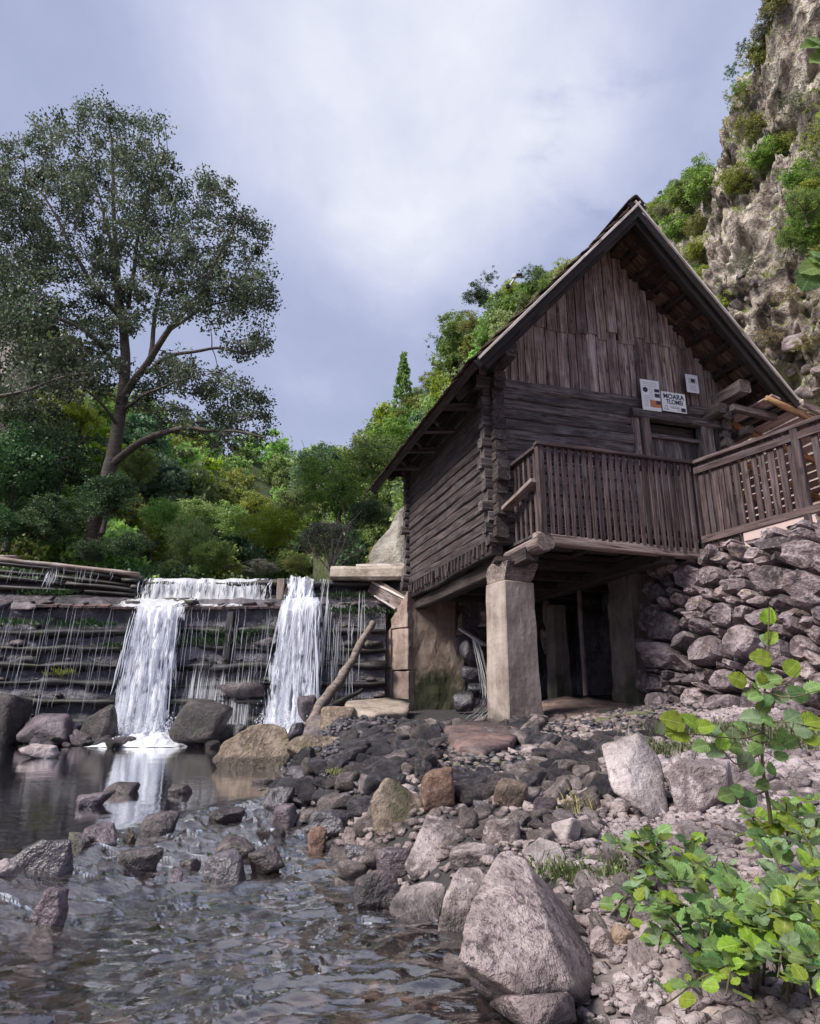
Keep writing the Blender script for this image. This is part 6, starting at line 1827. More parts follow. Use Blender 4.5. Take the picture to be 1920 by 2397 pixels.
# left hill and valley end
LR = [(-75, 28, 34), (-45, 36, 30), (-33, 44, 28), (-29, 52, 25.5), (-25, 66, 26.5), (-18, 84, 30), (-8, 95, 33), (14, 95, 34)]
LF = [(-13.5, 9, 2.2), (-12.5, 14, 2.2), (-12, 20, 2.4), (-11.5, 28, 2.6), (-11.5, 36, 3), (-10.5, 46, 4), (-6, 56, 5), (2, 60, 6)]
R4, F4 = spline(LR, 90), spline(LF, 90)
t4 = np.linspace(0, 1, 60)
A4 = F4[:, None] + (R4 - F4)[:, None] * t4[None, :, None]
A4 = A4 + np.array([0, 0, 1.0]) * (np.sin(t4 * math.pi) * 2.0)[None, :, None]
h4 = R4 - F4; h4[:, 2] = 0; h4 /= np.linalg.norm(h4, axis=1, keepdims=True)
A4 = np.concatenate([A4, (R4 + h4 * 30 + np.array([0, 0, 2]))[:, None], (R4 + h4 * 120 + np.array([0, 0, 5]))[:, None]], 1)
P4 = A4.reshape(-1, 3)
P4 = P4 + np.array([0, 0, 1.0]) * (fbm(P4 * 0.12, 4, 33) * 1.6)[:, None]
F4q = grid_faces(90, 62)[:, ::-1]
lhill = link('hill', mesh('hill', P4, F4q, True, {'forest': ('POINT', np.full(len(P4), 0.95))}), MT['cliff'], kind='structure', label='wooded hill closing the valley beyond the dam')
bvh_c = BVHTree.FromPolygons([Vector(p) for p in Pf], [tuple(f) for f in FC.tolist()])
bvh_l = BVHTree.FromPolygons([Vector(p) for p in P4], [tuple(f) for f in F4q.tolist()])
def hit(u, v, which='c'):
    d = ray(u, v).normalized()
    best = None
    for k, b in (('c', bvh_c), ('l', bvh_l)):
        if k in which:
            h = b.ray_cast(Vector((0, 0, 0)), d)
            if h[0] is not None and (best is None or h[3] < best[3]): best = h
    return best[0] if best else None

# ================================================================== foliage
def leaf_bag(bag, C, size, up=0.3, rr=rng, asp=0.55, tint=None):
    """adds one folded leaf (two triangles) per centre"""
    n = len(C)
    t = rr.normal(size=(n, 3)); t[:, 2] -= 0.25
    t /= np.linalg.norm(t, axis=1, keepdims=True)
    nrm = rr.normal(size=(n, 3)); nrm[:, 2] += up
    b = np.cross(t, nrm); b /= np.linalg.norm(b, axis=1, keepdims=True) + 1e-9
    nn = np.cross(b, t)
    s = size * rr.uniform(0.65, 1.3, (n, 1))
    w = s * asp * 0.5
    p0 = C - t * s * 0.5
    p1 = C + b * w + nn * s * 0.08
    p2 = C + t * s * 0.5
    p3 = C - b * w + nn * s * 0.08
    V = np.stack([p0, p1, p2, p3], 1).reshape(-1, 3)
    Q = np.arange(n * 4).reshape(n, 4)
    bag.add(V, Q, rr.random(n) if tint is None else np.clip(tint + rr.normal(size=n) * 0.16, 0, 1))
def crown_mesh(seed, n_clump, per, leaf, shape='round', clump_r=0.30, asp=0.6):
    """unit-radius crown of leaf clumps; z from about -0.9 to 1"""
    rr = np.random.default_rng(seed)
    bag = Bag()
    lob = rr.normal(size=(7, 3)); lob /= np.linalg.norm(lob, axis=1, keepdims=True)
    lob *= rr.uniform(0.25, 0.5, (7, 1)); lob[:, 2] *= 0.8
    lr = rr.uniform(0.42, 0.62, 7)
    for _ in range(n_clump):
        k = rr.integers(7)
        d = rr.normal(size=3); d /= np.linalg.norm(d)
        c = lob[k] + d * lr[k] * rr.uniform(0.35, 1.0) ** 0.5
        if shape == 'cone':
            z = rr.uniform(-1, 1.0) ; a = rr.uniform(0, 6.28)
            rad = 0.62 * (1 - (z + 1) / 2) ** 0.85 * rr.uniform(0.3, 1.0) + 0.03
            c = np.array([rad * math.cos(a), rad * math.sin(a), z])
        cr = clump_r * rr.uniform(0.5, 1.2) * (0.45 if shape == 'cone' else 1)
        m = int(per * rr.uniform(0.6, 1.4))
        P = rr.normal(size=(m, 3)); P /= np.linalg.norm(P, axis=1, keepdims=True)
        P = c + P * cr * rr.uniform(0.2, 1.0, (m, 1)) * np.array([1, 1, 0.65])
        leaf_bag(bag, P, leaf, 0.9, rr, asp, tint=rr.uniform(0.2, 0.8))
    return bag.mesh('crown')
CROWN = {}
def crown(kind, i):
    k = (kind, i)
    if k not in CROWN:
        spec = {'far': (90, 34, 0.115, 'round', 0.27), 'shrub': (110, 40, 0.085, 'round', 0.27), 'fine': (170, 60, 0.055, 'round', 0.24), 'sparse': (48, 32, 0.075, 'round', 0.20), 'cone': (210, 34, 0.075, 'cone', 0.26)}[kind]
        CROWN[k] = crown_mesh(1000 + i * 31 + len(kind), *spec)
    return CROWN[k]
CM = {}
def crown_with(kind, i, leaf):
    k = (kind, i, leaf)
    if k not in CM:
        me = crown(kind, i).copy()
        me.materials.clear(); me.materials.append(LEAF[leaf])
        CM[k] = me
    return CM[k]
_trunk = {}
def trunk_mesh(seed):
    if seed not in _trunk:
        rr = np.random.default_rng(seed)
        bag = Bag()
        top = np.array([rr.normal() * 0.12, rr.normal() * 0.12, 0.45])
        V, Q = tube(spline([(0, 0, -1.15), (rr.normal() * 0.05, rr.normal() * 0.05, -0.4), top], 8), np.linspace(0.065, 0.02, 8), 6); bag.add(V, Q)
        for _ in range(6):
            z0 = rr.uniform(-0.6, 0.2)
            d = rr.normal(size=3); d[2] = abs(d[2]) * 0.6 + 0.25; d /= np.linalg.norm(d)
            s = np.array([top[0] * (z0 + 1) / 1.5, top[1] * (z0 + 1) / 1.5, z0])
            V, Q = tube(spline([s, s + d * 0.35 + (0, 0, 0.05), s + d * 0.75 + (0, 0, 0.16)], 6), np.linspace(0.026, 0.007, 6), 5); bag.add(V, Q)
        _trunk[seed] = bag.mesh('trunk', True)
        _trunk[seed].materials.append(MT['bark'])
    return _trunk[seed]
def tree(name, label, cat, p, rad, kind, leaf, seed, hz=1.0, group=None, trunk=True, sq=1.0):
    """p is the middle of the crown"""
    t = thing(name, label, cat, (p[0], p[1], p[2] - rad * hz * 1.0), random.uniform(0, 6.28), group)
    for nm, me in (('crown', crown_with(kind, seed % 5, leaf)),) + ((('trunk', trunk_mesh(seed % 4)),) if trunk and kind != 'cone' else ()):
        o = link(nm, me, None, t)
        o.scale = (rad * sq, rad, rad * hz)
        o.location = (0, 0, rad * hz * 1.0)
    return t
# ---- forest on the hills: every tree its own object
rh = np.random.default_rng(5)
def scatter(P, nS_, nT_, tmax, n, mind, zone):
    got = []
    tries = 0
    while len(got) < n and tries < n * 60:
        tries += 1
        i, j = rh.integers(nS_), rh.integers(int(tmax))
        p = P.reshape(nS_, nT_, 3)[i, j]
        if not zone(i / nS_, j / tmax, p): continue
        u, v = project(p)
        if not (-160 < u < 2050 and v > -200): continue
        if any((p[0] - q[0]) ** 2 + (p[1] - q[1]) ** 2 + (p[2] - q[2]) ** 2 < (mind * (0.55 + p[1] * 0.014)) ** 2 for q in got): continue
        got.append(p)
    return got
LFAR = [('mid', 'mid green tree on the wooded slopes of the valley'), ('yellow', 'yellow green tree on the wooded slopes of the valley'), ('olive', 'olive green tree on the wooded slopes of the valley'), ('bluish', 'bluish green tree on the wooded slopes of the valley'), ('fresh', 'light green tree on the wooded slopes of the valley')]
tr1 = scatter(Pf, nS, A_.shape[1], nT, 80, 2.0, lambda s, t, p: s > 0.60 and t < 0.88)
tr3 = scatter(Pf, nS, A_.shape[1], nT, 70, 1.0, lambda s, t, p: 0.45 < s < 0.97 and 0.86 < t < 0.995)
tr4 = scatter(Pf, nS, A_.shape[1], nT, 140, 0.75, lambda s, t, p: s < 0.52 and 0.12 < t < (0.90 if s < 0.36 else 0.985) and float(vnoise(np.array([p]) * 0.28, 61)[0]) > -0.12)
tr2 = scatter(P4, 90, 62, 60, 120, 3.0, lambda s, t, p: True)
def hill_place(p):
    u, v = project(p)
    h_ = ' high on the valley slope' if v < 1060 else ' halfway up the valley slope' if v < 1180 else ' low on the valley slope'
    w_ = ' behind the big tree' if u < 330 else ' above the left cascade' if u < 520 else ' above the right cascade' if u < 720 else ' just left of the mill' if u < 880 else ' behind the left roof slope' if u < 1300 else ' behind the mill'
    return h_ + w_
for k, p in enumerate(tr1 + tr2):
    left = k >= len(tr1)
    w = [0.25, 0.12, 0.16, 0.12, 0.35] if left else [0.32, 0.16, 0.08, 0.16, 0.28]
    lf, lab = LFAR[int(rh.choice(5, p=w))]
    r_ = ((1.25 + 0.019 * p[1]) if left else (0.7 + 0.018 * p[1])) * rh.uniform(0.75, 1.3)
    tree('hill_tree', lab.split(' on the')[0] + hill_place(p), 'tree', (p[0], p[1], p[2] + r_ * 0.7), r_, 'far', lf, k, rh.uniform(0.9, 1.35), 'trees on the wooded slopes, ' + lf)
for k, p in enumerate(tr3):
    lf, lab = LFAR[int(rh.choice(5, p=[0.45, 0.1, 0.2, 0.1, 0.15]))]
    r_ = (0.35 + 0.010 * p[1]) * rh.uniform(0.6, 1.3)
    tree('ridge_shrub', lab.replace('tree on the wooded slopes of the valley', 'shrub along the skyline ' + ('near the roof peak' if project(p)[0] > 1200 else 'halfway down the left roof slope' if project(p)[0] > 1020 else 'left of the mill roof')), 'shrub', (p[0], p[1], p[2] + r_ * 0.5), r_, 'shrub' if k % 3 else 'sparse', lf, k, rh.uniform(0.8, 1.3), 'shrubs along the skyline, ' + lf)
CLAB = {'mid': 'green scrub bush on the cliff', 'olive': 'olive scrub bush on the cliff', 'yellow': 'yellow green scrub bush on the cliff', 'grey': 'grey scrub bush on the cliff'}
for k, p in enumerate(tr4):
    lf = str(rh.choice(['mid', 'olive', 'yellow', 'grey'], p=[0.45, 0.3, 0.15, 0.1]))
    r_ = (0.20 + 0.015 * p[1]) * rh.uniform(0.6, 1.35)
    uu, vv_ = project(p)
    tree('cliff_bush', CLAB[lf] + (' high up' if vv_ < 250 else ' at mid height' if vv_ < 500 else ' low down') + (' near its left edge' if uu < 1740 else ' at the right edge' if uu > 1850 else ' in its middle'), 'bush', (p[0] - 0.15, p[1] - 0.2, p[2] + r_ * 0.35), r_, 'shrub' if k % 3 else 'sparse', lf, k, rh.uniform(0.7, 1.0), 'scrub bushes on the cliff, ' + lf, False)
# ridge trees seen over the mill roof and beside it
for (u, v, rp, kind, lf, lab, hz) in (
        (945, 905, 58, 'cone', 'mid', 'slim pointed tree standing out above the slope left of the mill roof', 1.5),
        (960, 985, 48, 'far', 'mid', 'bright green tree below the slim pointed tree', 1.0),
        (900, 1000, 46, 'far', 'deep', 'dark leafy tree just left of the slim pointed tree', 1.1),
        (1120, 690, 42, 'shrub', 'deep', 'dark tree on the skyline touching the mill roof', 0.9),
        (1150, 650, 30, 'sparse', 'deep', 'small airy tree on the skyline above the left roof slope', 1.0),
        (1235, 640, 34, 'sparse', 'deep', 'round airy tree crown showing over the left roof slope', 0.9),
        (1268, 655, 34, 'shrub', 'deep', 'leafy crown on the skyline nearest the left roof slope', 0.9),
        (1065, 760, 55, 'shrub', 'mid', 'mid green bush on the skyline halfway down the left roof slope', 0.9),
        (1105, 760, 40, 'shrub', 'olive', 'olive bush behind the left roof slope', 0.9),
        (1040, 800, 45, 'sparse', 'deep', 'dark airy bush on the skyline above the white ledge', 1.0),
        (1555, 470, 45, 'sparse', 'deep', 'dark scrubby bush on the skyline right of the roof peak', 1.0),
        (1600, 452, 52, 'shrub', 'mid', 'green bush on the shoulder of the cliff right of the roof peak', 0.8),
        (1650, 430, 55, 'shrub', 'mid', 'larger green bush on the shoulder below the overhanging crag', 0.7),
        (1720, 420, 50, 'shrub', 'olive', 'olive bush under the overhanging crag', 0.8),
        (1585, 530, 50, 'shrub', 'mid', 'green bush beside the right roof slope near the peak', 0.9),
        (1640, 520, 45, 'shrub', 'olive', 'yellowish bush on the slope below the green shoulder bushes', 0.8),
        (1625, 580, 42, 'shrub', 'yellow', 'bright yellow green bush next to the right barge board', 0.8),
        (1760, 300, 50, 'shrub', 'olive', 'olive scrub on the face of the crag', 0.8),
        (1790, 360, 58, 'shrub', 'mid', 'green scrub on the ledge below the crag', 0.7),
        (1840, 330, 45, 'sparse', 'olive', 'thin olive scrub on the ledge at the right', 0.8),
        (1730, 220, 40, 'sparse', 'olive', 'thin scrub on the rock face high on the crag', 0.9),
        (1860, 240, 50, 'sparse', 'grey', 'grey bare scrub in the gully at right', 1.0),
        (1745, 620, 40, 'sparse', 'grey', 'dry bush with bare grey twigs above the mill roof', 1.0),
        (1690, 710, 46, 'sparse', 'yellow', 'pale yellow bush on the dry slope above the right eave', 0.8),
        (1740, 108, 24, 'sparse', 'deep', 'small dark shrub clinging to the overhang of the crag', 1.2),
        (1715, 165, 26, 'sparse', 'deep', 'small dark shrub standing out below the crag overhang', 1.2),
        (1850, 690, 44, 'sparse', 'straw', 'tuft of straw coloured scrub on the dry bank at right', 0.6),
        (1800, 790, 50, 'sparse', 'straw', 'straw coloured scrub above the scree behind the mill', 0.5),
        (1890, 800, 44, 'sparse', 'straw', 'straw coloured scrub at the right edge over the scree', 0.5)):
    h = hit(u, v + rp * 0.4, 'c') or hit(u + 25, v + rp + 15, 'c') or hit(u + 50, v + rp + 60, 'c')
    if h is None: continue
    k = ppm(h)
    pp = at(u, v, h.y - 0.3)
    tree('slope_bush' if rp < 60 and kind != 'cone' else 'slope_tree', lab, 'bush' if kind != 'cone' else 'tree', pp, rp / k, kind, lf, len(lab), hz, None, False)
for i, (u, v, rp) in enumerate(((1880, 480, 62), (1905, 545, 55), (1850, 560, 40), (1900, 430, 45))):
    pp = at(u, v, 11.5 + 0.2 * i)
    tree('slope_tree', ('bright green tree leaning in at the right edge beside the cliff', 'lower bright green crown at the right edge beside the cliff', 'small bright bush below the bright green tree at the right edge', 'upper bright crown at the right edge beside the crag')[i], 'tree', pp, rp / ppm(pp), 'fine', 'mid', 3 + i, 0.9, None)
# pale rock faces and fallen blocks
hullb('rock_outcrop', 'cream coloured rock face behind the far corner of the mill', [at(868, 1300, 16), at(900, 1262, 16.2), at(935, 1200, 16.5), at(965, 1180, 17), at(1010, 1190, 17), at(1030, 1340, 16), at(880, 1345, 15.6), at(940, 1345, 15.4), at(930, 1270, 15.8), at(960, 1260, 18.5)], 'cream_rock', 71, 6, 40, 0.22, 2.4, 'rock')
hullb('rock_outcrop', 'creased pale crag on the slope right of the roof', [p for p in (at(1690, 470, 15.6), at(1730, 440, 15.8), at(1800, 500, 15.4), at(1830, 560, 15.0), at(1800, 610, 14.8), at(1740, 620, 14.8), at(1690, 560, 15.2), at(1760, 520, 14.7), at(1740, 580, 14.4), at(1760, 530, 17.5))], 'cream_rock', 72, 6, 40, 0.2, 2.6, 'rock')
rq = np.random.default_rng(77)
for k in range(60):
    u, v = rq.uniform(1640, 1925), rq.uniform(640, 930)
    if v > 600 + (u - 1600) * 1.15 + 0: continue
    h = hit(u, v, 'c')
    if h is None: continue
    s = rq.lognormal(0, 0.5) * 9 / ppm(h)
    o = bpy.data.objects.new('stone', stone_mesh(int(rq.integers(16)), 'pale_stone' if rq.random() < 0.8 else 'brown_stone'))
    COL.objects.link(o)
    o.location = h; o.scale = (s * 1.3, s, s * 0.8); o.rotation_euler = tuple(rq.normal(size=3))
    o['label'], o['category'], o['group'] = 'pale broken stone on the scree above the right eave', 'stone', 'stones of the scree'

# ---- dark bushes behind the left wing and along the crest
for i, (u, v, rp, Y, kind, lf, lab, hz) in enumerate((
        (40, 1130, 150, 15.5, 'fine', 'deep', 'big dark green bush filling the bank at the left edge behind the dam', 0.95),
        (150, 1080, 120, 17.0, 'fine', 'deep', 'dark green bush left of the big tree trunk', 0.95),
        (60, 1010, 120, 18.0, 'fine', 'deep', 'tall dark bush at the left edge below the rock outcrop', 0.9),
        (130, 1220, 95, 14.6, 'fine', 'deep', 'low dark bush just behind the drift logs', 0.8),
        (20, 1240, 80, 14.2, 'fine', 'deep', 'lowest dark bush at the left edge above the drift logs', 0.7),
        (250, 1165, 95, 15.0, 'fine', 'deep', 'drooping dark bush in front of the big tree trunk', 0.8),
        (300, 1275, 60, 14.4, 'fine', 'deep', 'small dark bush by the left end of the spillway', 0.7),
        (215, 1290, 48, 14.2, 'fine', 'deep', 'low dark bush between drift logs and big trunk', 0.7),
        (330, 1090, 60, 18.5, 'fine', 'mid', 'mid green bush behind the lowest limb of the big tree', 0.9),
        (190, 980, 55, 18.5, 'fine', 'yellow', 'small yellowish crown left of the big trunk', 0.9),
        (400, 1330, 40, 15.2, 'fine', 'mid', 'low green bush at the crest left of the spillway', 0.6),
        (440, 1270, 75, 17.5, 'fine', 'fresh', 'rounded light green bush above the spillway, left of the lime one', 0.9),
        (500, 1300, 60, 16.5, 'fine', 'mid', 'mid green bush over the middle of the spillway', 0.8),
        (380, 1210, 70, 19.0, 'fine', 'fresh', 'light green bush between the big tree and the rounded bush', 0.9),
        (465, 1195, 65, 22, 'shrub', 'fresh', 'light green bush farther up the valley behind the rounded bush', 0.9),
        (540, 1210, 60, 23, 'shrub', 'fresh', 'pale green bush farther up the valley', 0.9),
        (640, 1235, 78, 18.5, 'fine', 'yellow', 'bright lime green bush behind the spillway', 0.85),
        (600, 1180, 50, 24, 'shrub', 'yellow', 'lime green tree behind the bright lime bush', 0.9),
        (615, 1328, 44, 15.2, 'fine', 'grey', 'small pale silvery bush on the crest of the spillway', 0.55),
        (690, 1320, 40, 16.0, 'fine', 'olive', 'olive bush on the crest right of the silvery bush', 0.7),
        (770, 1270, 80, 17.0, 'fine', 'grey', 'dry greyish bush with pale twigs beside the mill', 0.85),
        (800, 1150, 110, 19.0, 'fine', 'mid', 'broad soft green tree with thin bare branches left of the mill', 0.95),
        (745, 1090, 85, 22.0, 'shrub', 'bluish', 'bluish tree top behind the broad soft green tree', 0.9),
        (880, 1080, 90, 20.0, 'fine', 'mid', 'bright green tree against the left eave of the mill', 0.9),
        (920, 1010, 70, 22.0, 'shrub', 'mid', 'green tree above the left eave corner', 0.9),
        (860, 1210, 60, 17.5, 'fine', 'deep', 'dark bush hanging over the cream rock face', 0.8),
        (690, 1180, 60, 21.0, 'shrub', 'fresh', 'light green bush between the lime bush and the broad soft green tree', 0.9))):
    pp = at(u, v, Y)
    tree('bush' if v > 1180 else 'leafy_tree', lab, 'bush' if v > 1180 else 'tree', pp, rp / ppm(pp), kind, lf, i, hz, None, v <= 1180, 1.15)
# undergrowth along the upstream banks
for lf, nn, sd in (('deep', 620, 1), ('fresh', 420, 2), ('bluish', 200, 3)):
    rr = np.random.default_rng(sd)
    bag = Bag()
    for _ in range(nn):
        x = rr.uniform(-12.5, -0.2)
        if lf != 'deep': x = rr.uniform(-5.5, 0.8)
        elif rr.random() < 0.6: x = rr.uniform(-12.5, -4.6)
        y = rr.uniform(13.75, 17.5)
        z = 1.9 + rr.uniform(0, 0.55 + 0.28 * (y - 13.75)) * (0.5 if x > -5.2 else 1.0)
        m = int(rr.uniform(25, 60)); rc_ = rr.uniform(0.16, 0.34)
        P = rr.normal(size=(m, 3)); P /= np.linalg.norm(P, axis=1, keepdims=True)
        leaf_bag(bag, P * rc_ * rr.uniform(0.2, 1, (m, 1)) + (x, y, z), 0.10, 0.9, rr, 0.55, tint=rr.uniform(0.15, 0.85))
    link('undergrowth', bag.mesh('undergrowth'), LEAF[lf], kind='stuff', label={'deep': 'dark undergrowth on the left bank behind the drift logs', 'fresh': 'green undergrowth on the bank behind the spillway', 'bluish': 'bluish undergrowth behind the right end of the dam'}[lf])
# bare twigs in the grey bush and the broad bluish tree
for (u, v, Y, n_, lab) in ((775, 1265, 16.6, 14, 'spray of bare pale twigs standing in the dry greyish bush'), (815, 1170, 18.4, 12, 'spray of thin bare branches within the broad soft green tree')):
    bag = Bag()
    rr = np.random.default_rng(int(u))
    b0 = at(u, v + 75, Y)
    for _ in range(n_):
        e_ = at(u + rr.uniform(-75, 75), v + rr.uniform(-75, 20), Y + rr.uniform(-0.6, 0.4))
        m_ = (b0 + e_) / 2 + Vector((rr.normal() * 0.12, 0, 0.15))
        V, Q = tube(spline([b0, m_, e_], 8), np.linspace(0.022, 0.006, 8), 5); bag.add(V, Q)
    link('bare_twigs', bag.mesh('bare_twigs', True), MT['crest_log'], label=lab, cat='twigs', kind='stuff')
# rock stump at far left behind the leaves
hullb('rock_outcrop', 'dark rock outcrop behind the leaves at the left edge', [at(-60, 1050, 21), at(-60, 780, 21.5), at(20, 775, 21.5), at(55, 795, 21.3), at(60, 860, 21), at(80, 940, 20.7), at(90, 1050, 20.5), at(0, 900, 20.2), at(0, 900, 24)], 'brown_stone', 74, 5, 24, 0.09, 2.6, 'rock')

# ---- the big tree
TY = 15.8
def tp_(u, v, dy=0.0): return np.array(at(u, v, TY + dy))
LIMBS = [   # pixel path with depth offset, radii in metres
    ([(205, 1310, 0), (222, 1240, 0), (240, 1170, 0), (262, 1085, 0), (275, 1010, 0.1), (288, 930, 0.1), (296, 850, 0.1), (290, 770, 0.2), (281, 710, 0.2), (276, 640, 0.3), (270, 560, 0.3), (265, 460, 0.3), (262, 340, 0.3), (250, 270, 0.3)], 0.34, 0.03),
    ([(284, 945, 0.1), (330, 868, -0.2), (395, 772, -0.5), (470, 682, -0.9), (522, 585, -1.2), (560, 505, -1.4)], 0.17, 0.025),
    ([(350, 835, -0.2), (362, 740, 0.3), (385, 640, 0.6), (405, 520, 0.9), (425, 420, 1.1)], 0.10, 0.02),
    ([(262, 1090, 0), (325, 1040, -0.4), (400, 1010, -0.8), (470, 1003, -1.2), (550, 1010, -1.6), (620, 1025, -1.8)], 0.16, 0.02),
    ([(340, 872, -0.2), (396, 837, -0.5), (488, 815, -1.0), (570, 826, -1.2), (625, 815, -1.3)], 0.09, 0.018),
    ([(385, 780, -0.5), (450, 739, -0.3), (526, 706, 0.0), (600, 690, 0.2)], 0.07, 0.018),
    ([(284, 745, 0.2), (215, 658, -0.6), (160, 560, -1.1), (110, 470, -1.4), (60, 410, -1.5)], 0.11, 0.02),
    ([(276, 690, 0.2), (262, 590, 0.8), (240, 480, 1.2), (200, 380, 1.4), (140, 320, 1.5)], 0.10, 0.02),
    ([(300, 720, 0.2), (322, 570, 0.0), (350, 440, -0.2), (375, 330, -0.3)], 0.10, 0.02),
    ([(292, 880, 0.1), (230, 800, -0.9), (150, 750, -1.6), (60, 720, -2.0), (-20, 700, -2.2)], 0.10, 0.02),
    ([(290, 960, 0.1), (330, 930, -0.8), (400, 900, -1.3), (460, 880, -1.6)], 0.08, 0.018),
    ([(280, 1000, 0.1), (220, 930, -0.8), (160, 890, -1.2)], 0.07, 0.018),
    ([(300, 830, 0.1), (240, 860, 1.0), (150, 850, 1.6), (60, 830, 2.0)], 0.07, 0.018),
]
LOBES = [(235, 285, 60, 62), (330, 330, 75, 65), (130, 330, 60, 65), (50, 410, 75, 85), (130, 470, 90, 85), (250, 450, 110, 90), (375, 430, 60, 75), (505, 455, 48, 62), (440, 560, 110, 85), (575, 545, 48, 55), (595, 680, 48, 85), (520, 700, 90, 65), (400, 680, 85, 75), (300, 600, 90, 85), (150, 630, 110, 90), (50, 600, 75, 95), (50, 760, 80, 85), (160, 780, 110, 80), (270, 740, 70, 55), (560, 812, 62, 24), (475, 895, 105, 38), (565, 955, 68, 42), (450, 980, 100, 38), (545, 1030, 62, 28), (625, 1000, 18, 26), (420, 860, 55, 36), (200, 880, 100, 65), (330, 925, 42, 38), (610, 800, 20, 34), (60, 890, 80, 60), (-30, 500, 70, 140), (-40, 720, 70, 120)]
big = thing('big_tree', 'tall spreading grey green tree with forked limbs behind the left wing of the dam', 'tree', tuple(tp_(205, 1310)))
bo = np.array(big.location)
nodes, bark = [], Bag()
for path, ra, rb_ in LIMBS:
    P = spline([tp_(*p) for p in path], 30)
    P = P + np.stack([vnoise(P * 1.3 + s_, 8) for s_ in (0, 7, 13)], 1) * 0.05
    V, Q = tube(P - bo, np.linspace(ra, rb_, 30) * 0.66, 9)
    bark.add(V, Q)
    nodes += list(P[6:])
nodes = np.array(nodes)
rt = np.random.default_rng(99)
leaves = Bag()
area = sum(a * b for _, _, a, b in LOBES)
NCL = 1500
cl = []
for (u, v, ru, rv) in LOBES:
    for _ in range(max(4, int(NCL * ru * rv / area))):
        an, q = rt.uniform(0, 6.28), math.sqrt(rt.random())
        dep = rt.normal() * 0.9 * math.sqrt(max(0.08, 1 - q * q)) * (0.6 + ru / 100) - (0.5 if u > 380 else 0)
        cl.append(tp_(u + ru * q * math.cos(an), v + rv * q * math.sin(an), dep))
cl = np.array(cl)
# nearest clumps first, so that twigs grow outwards from the limbs
d0 = np.array([np.linalg.norm(nodes - c, axis=1).min() for c in cl])
buf = np.zeros((len(nodes) + len(cl), 3)); buf[:len(nodes)] = nodes; nb = len(nodes)
twig = Bag()
for c, dl_ in zip(cl[d0.argsort()], np.sort(d0)):
    dist = np.linalg.norm(buf[:nb] - c, axis=1)
    ni = int(dist.argmin())
    b = buf[ni]
    if dist[ni] > 0.12:
        m_ = (b + c) / 2 + rt.normal(size=3) * 0.05 * dist[ni] + (0, 0, 0.05 * dist[ni])
        V, Q = tube(spline([b, m_, c], 5) - bo, np.linspace(0.010 + 0.012 * max(0.0, 1.2 - dl_), 0.006, 5), 4)
        twig.add(V, Q)
    buf[nb] = c; nb += 1
    m = int(rt.uniform(36, 95))
    rc_ = rt.uniform(0.18, 0.44)
    P = rt.normal(size=(m, 3)); P /= np.linalg.norm(P, axis=1, keepdims=True)
    P = P * rc_ * rt.uniform(0.1, 1.0, (m, 1)) ** 0.6 * np.array([1, 1, 0.75]) + c - bo
    leaf_bag(leaves, P, 0.095, 0.5, rt, 0.5, tint=rt.uniform(0.1, 0.9))
link('twigs', twig.mesh('twigs', True), MT['bark'], big, kind='stuff')
link('limbs', bark.mesh('limbs', True), MT['bark'], big)
link('crown', leaves.mesh('crown'), LEAF['willow'], big)
# twiggy branches reaching in from a tree beyond the left edge
for (path, ra, lab, n_) in (([(-40, 935, -2.6), (60, 915, -2.6), (136, 886, -2.5), (210, 872, -2.4)], 0.045, 'bare branch reaching in from the left edge across the leaves', 40),
                            ([(-30, 800, -2.4), (40, 740, -2.3), (110, 690, -2.2)], 0.04, 'dark branch slanting up from the left edge below the big crown', 40)):
    P = spline([tp_(*p) for p in path], 16)
    t = thing('overhanging_branch', lab, 'branch', tuple(P[0]))
    o0 = P[0]
    V, Q = tube(P - o0, np.linspace(ra, 0.012, 16), 6)
    link('limb', mesh('limb', V, Q, True), MT['bark'], t)
    lv = Bag()
    for _ in range(n_):
        c = P[rt.integers(5, 16)] + rt.normal(size=3) * 0.28
        leaf_bag(lv, c - o0 + rt.normal(size=(22, 3)) * 0.13, 0.10, 0.5, rt, 0.5)
    link('spray', lv.mesh('spray'), LEAF['willow'], t)

# ================================================================== alder saplings in the foreground
def alder_leaf(seed, cup=0.12):
    """unit leaf along +X, 1 long, rounded, toothed, pleated"""
    rr = np.random.default_rng(seed)
    n = 13
    V, Fq = [], []
    xs_ = np.linspace(0, 1, n)
    for i, x in enumerate(xs_):
        w = 0.44 * (math.sin(math.pi * x ** 0.78)) ** 0.62 if 0 < x < 1 else 0.0
        if i == n - 1: w = 0.06
        w *= 1 + 0.05 * (-1) ** i
        for s in (-1, -0.5, 0, 0.5, 1):
            y = s * w
            z = cup * (abs(s) * w) * 0.9 - 0.16 * (x - 0.3) ** 2 + 0.022 * (-1) ** i * abs(s) + 0.02 * rr.normal() * abs(s)
            V.append((x + 0.10 * abs(s) * w * -1 * (0.5 - x), y, z))
    for i in range(n - 1):
        for j in range(4):
            a = i * 5 + j
            Fq.append((a, a + 5, a + 6, a + 1))
    return V, Fq
ALF = []
for i in range(4):
    V, Fq = alder_leaf(600 + i, (0.10, 0.35, -0.15, 0.22)[i])
    base = mesh('leaf', V, Fq, True)
    row = []
    for m_ in ALDER:
        me = base.copy(); me.materials.append(m_); row.append(me)
    ALF.append(row)
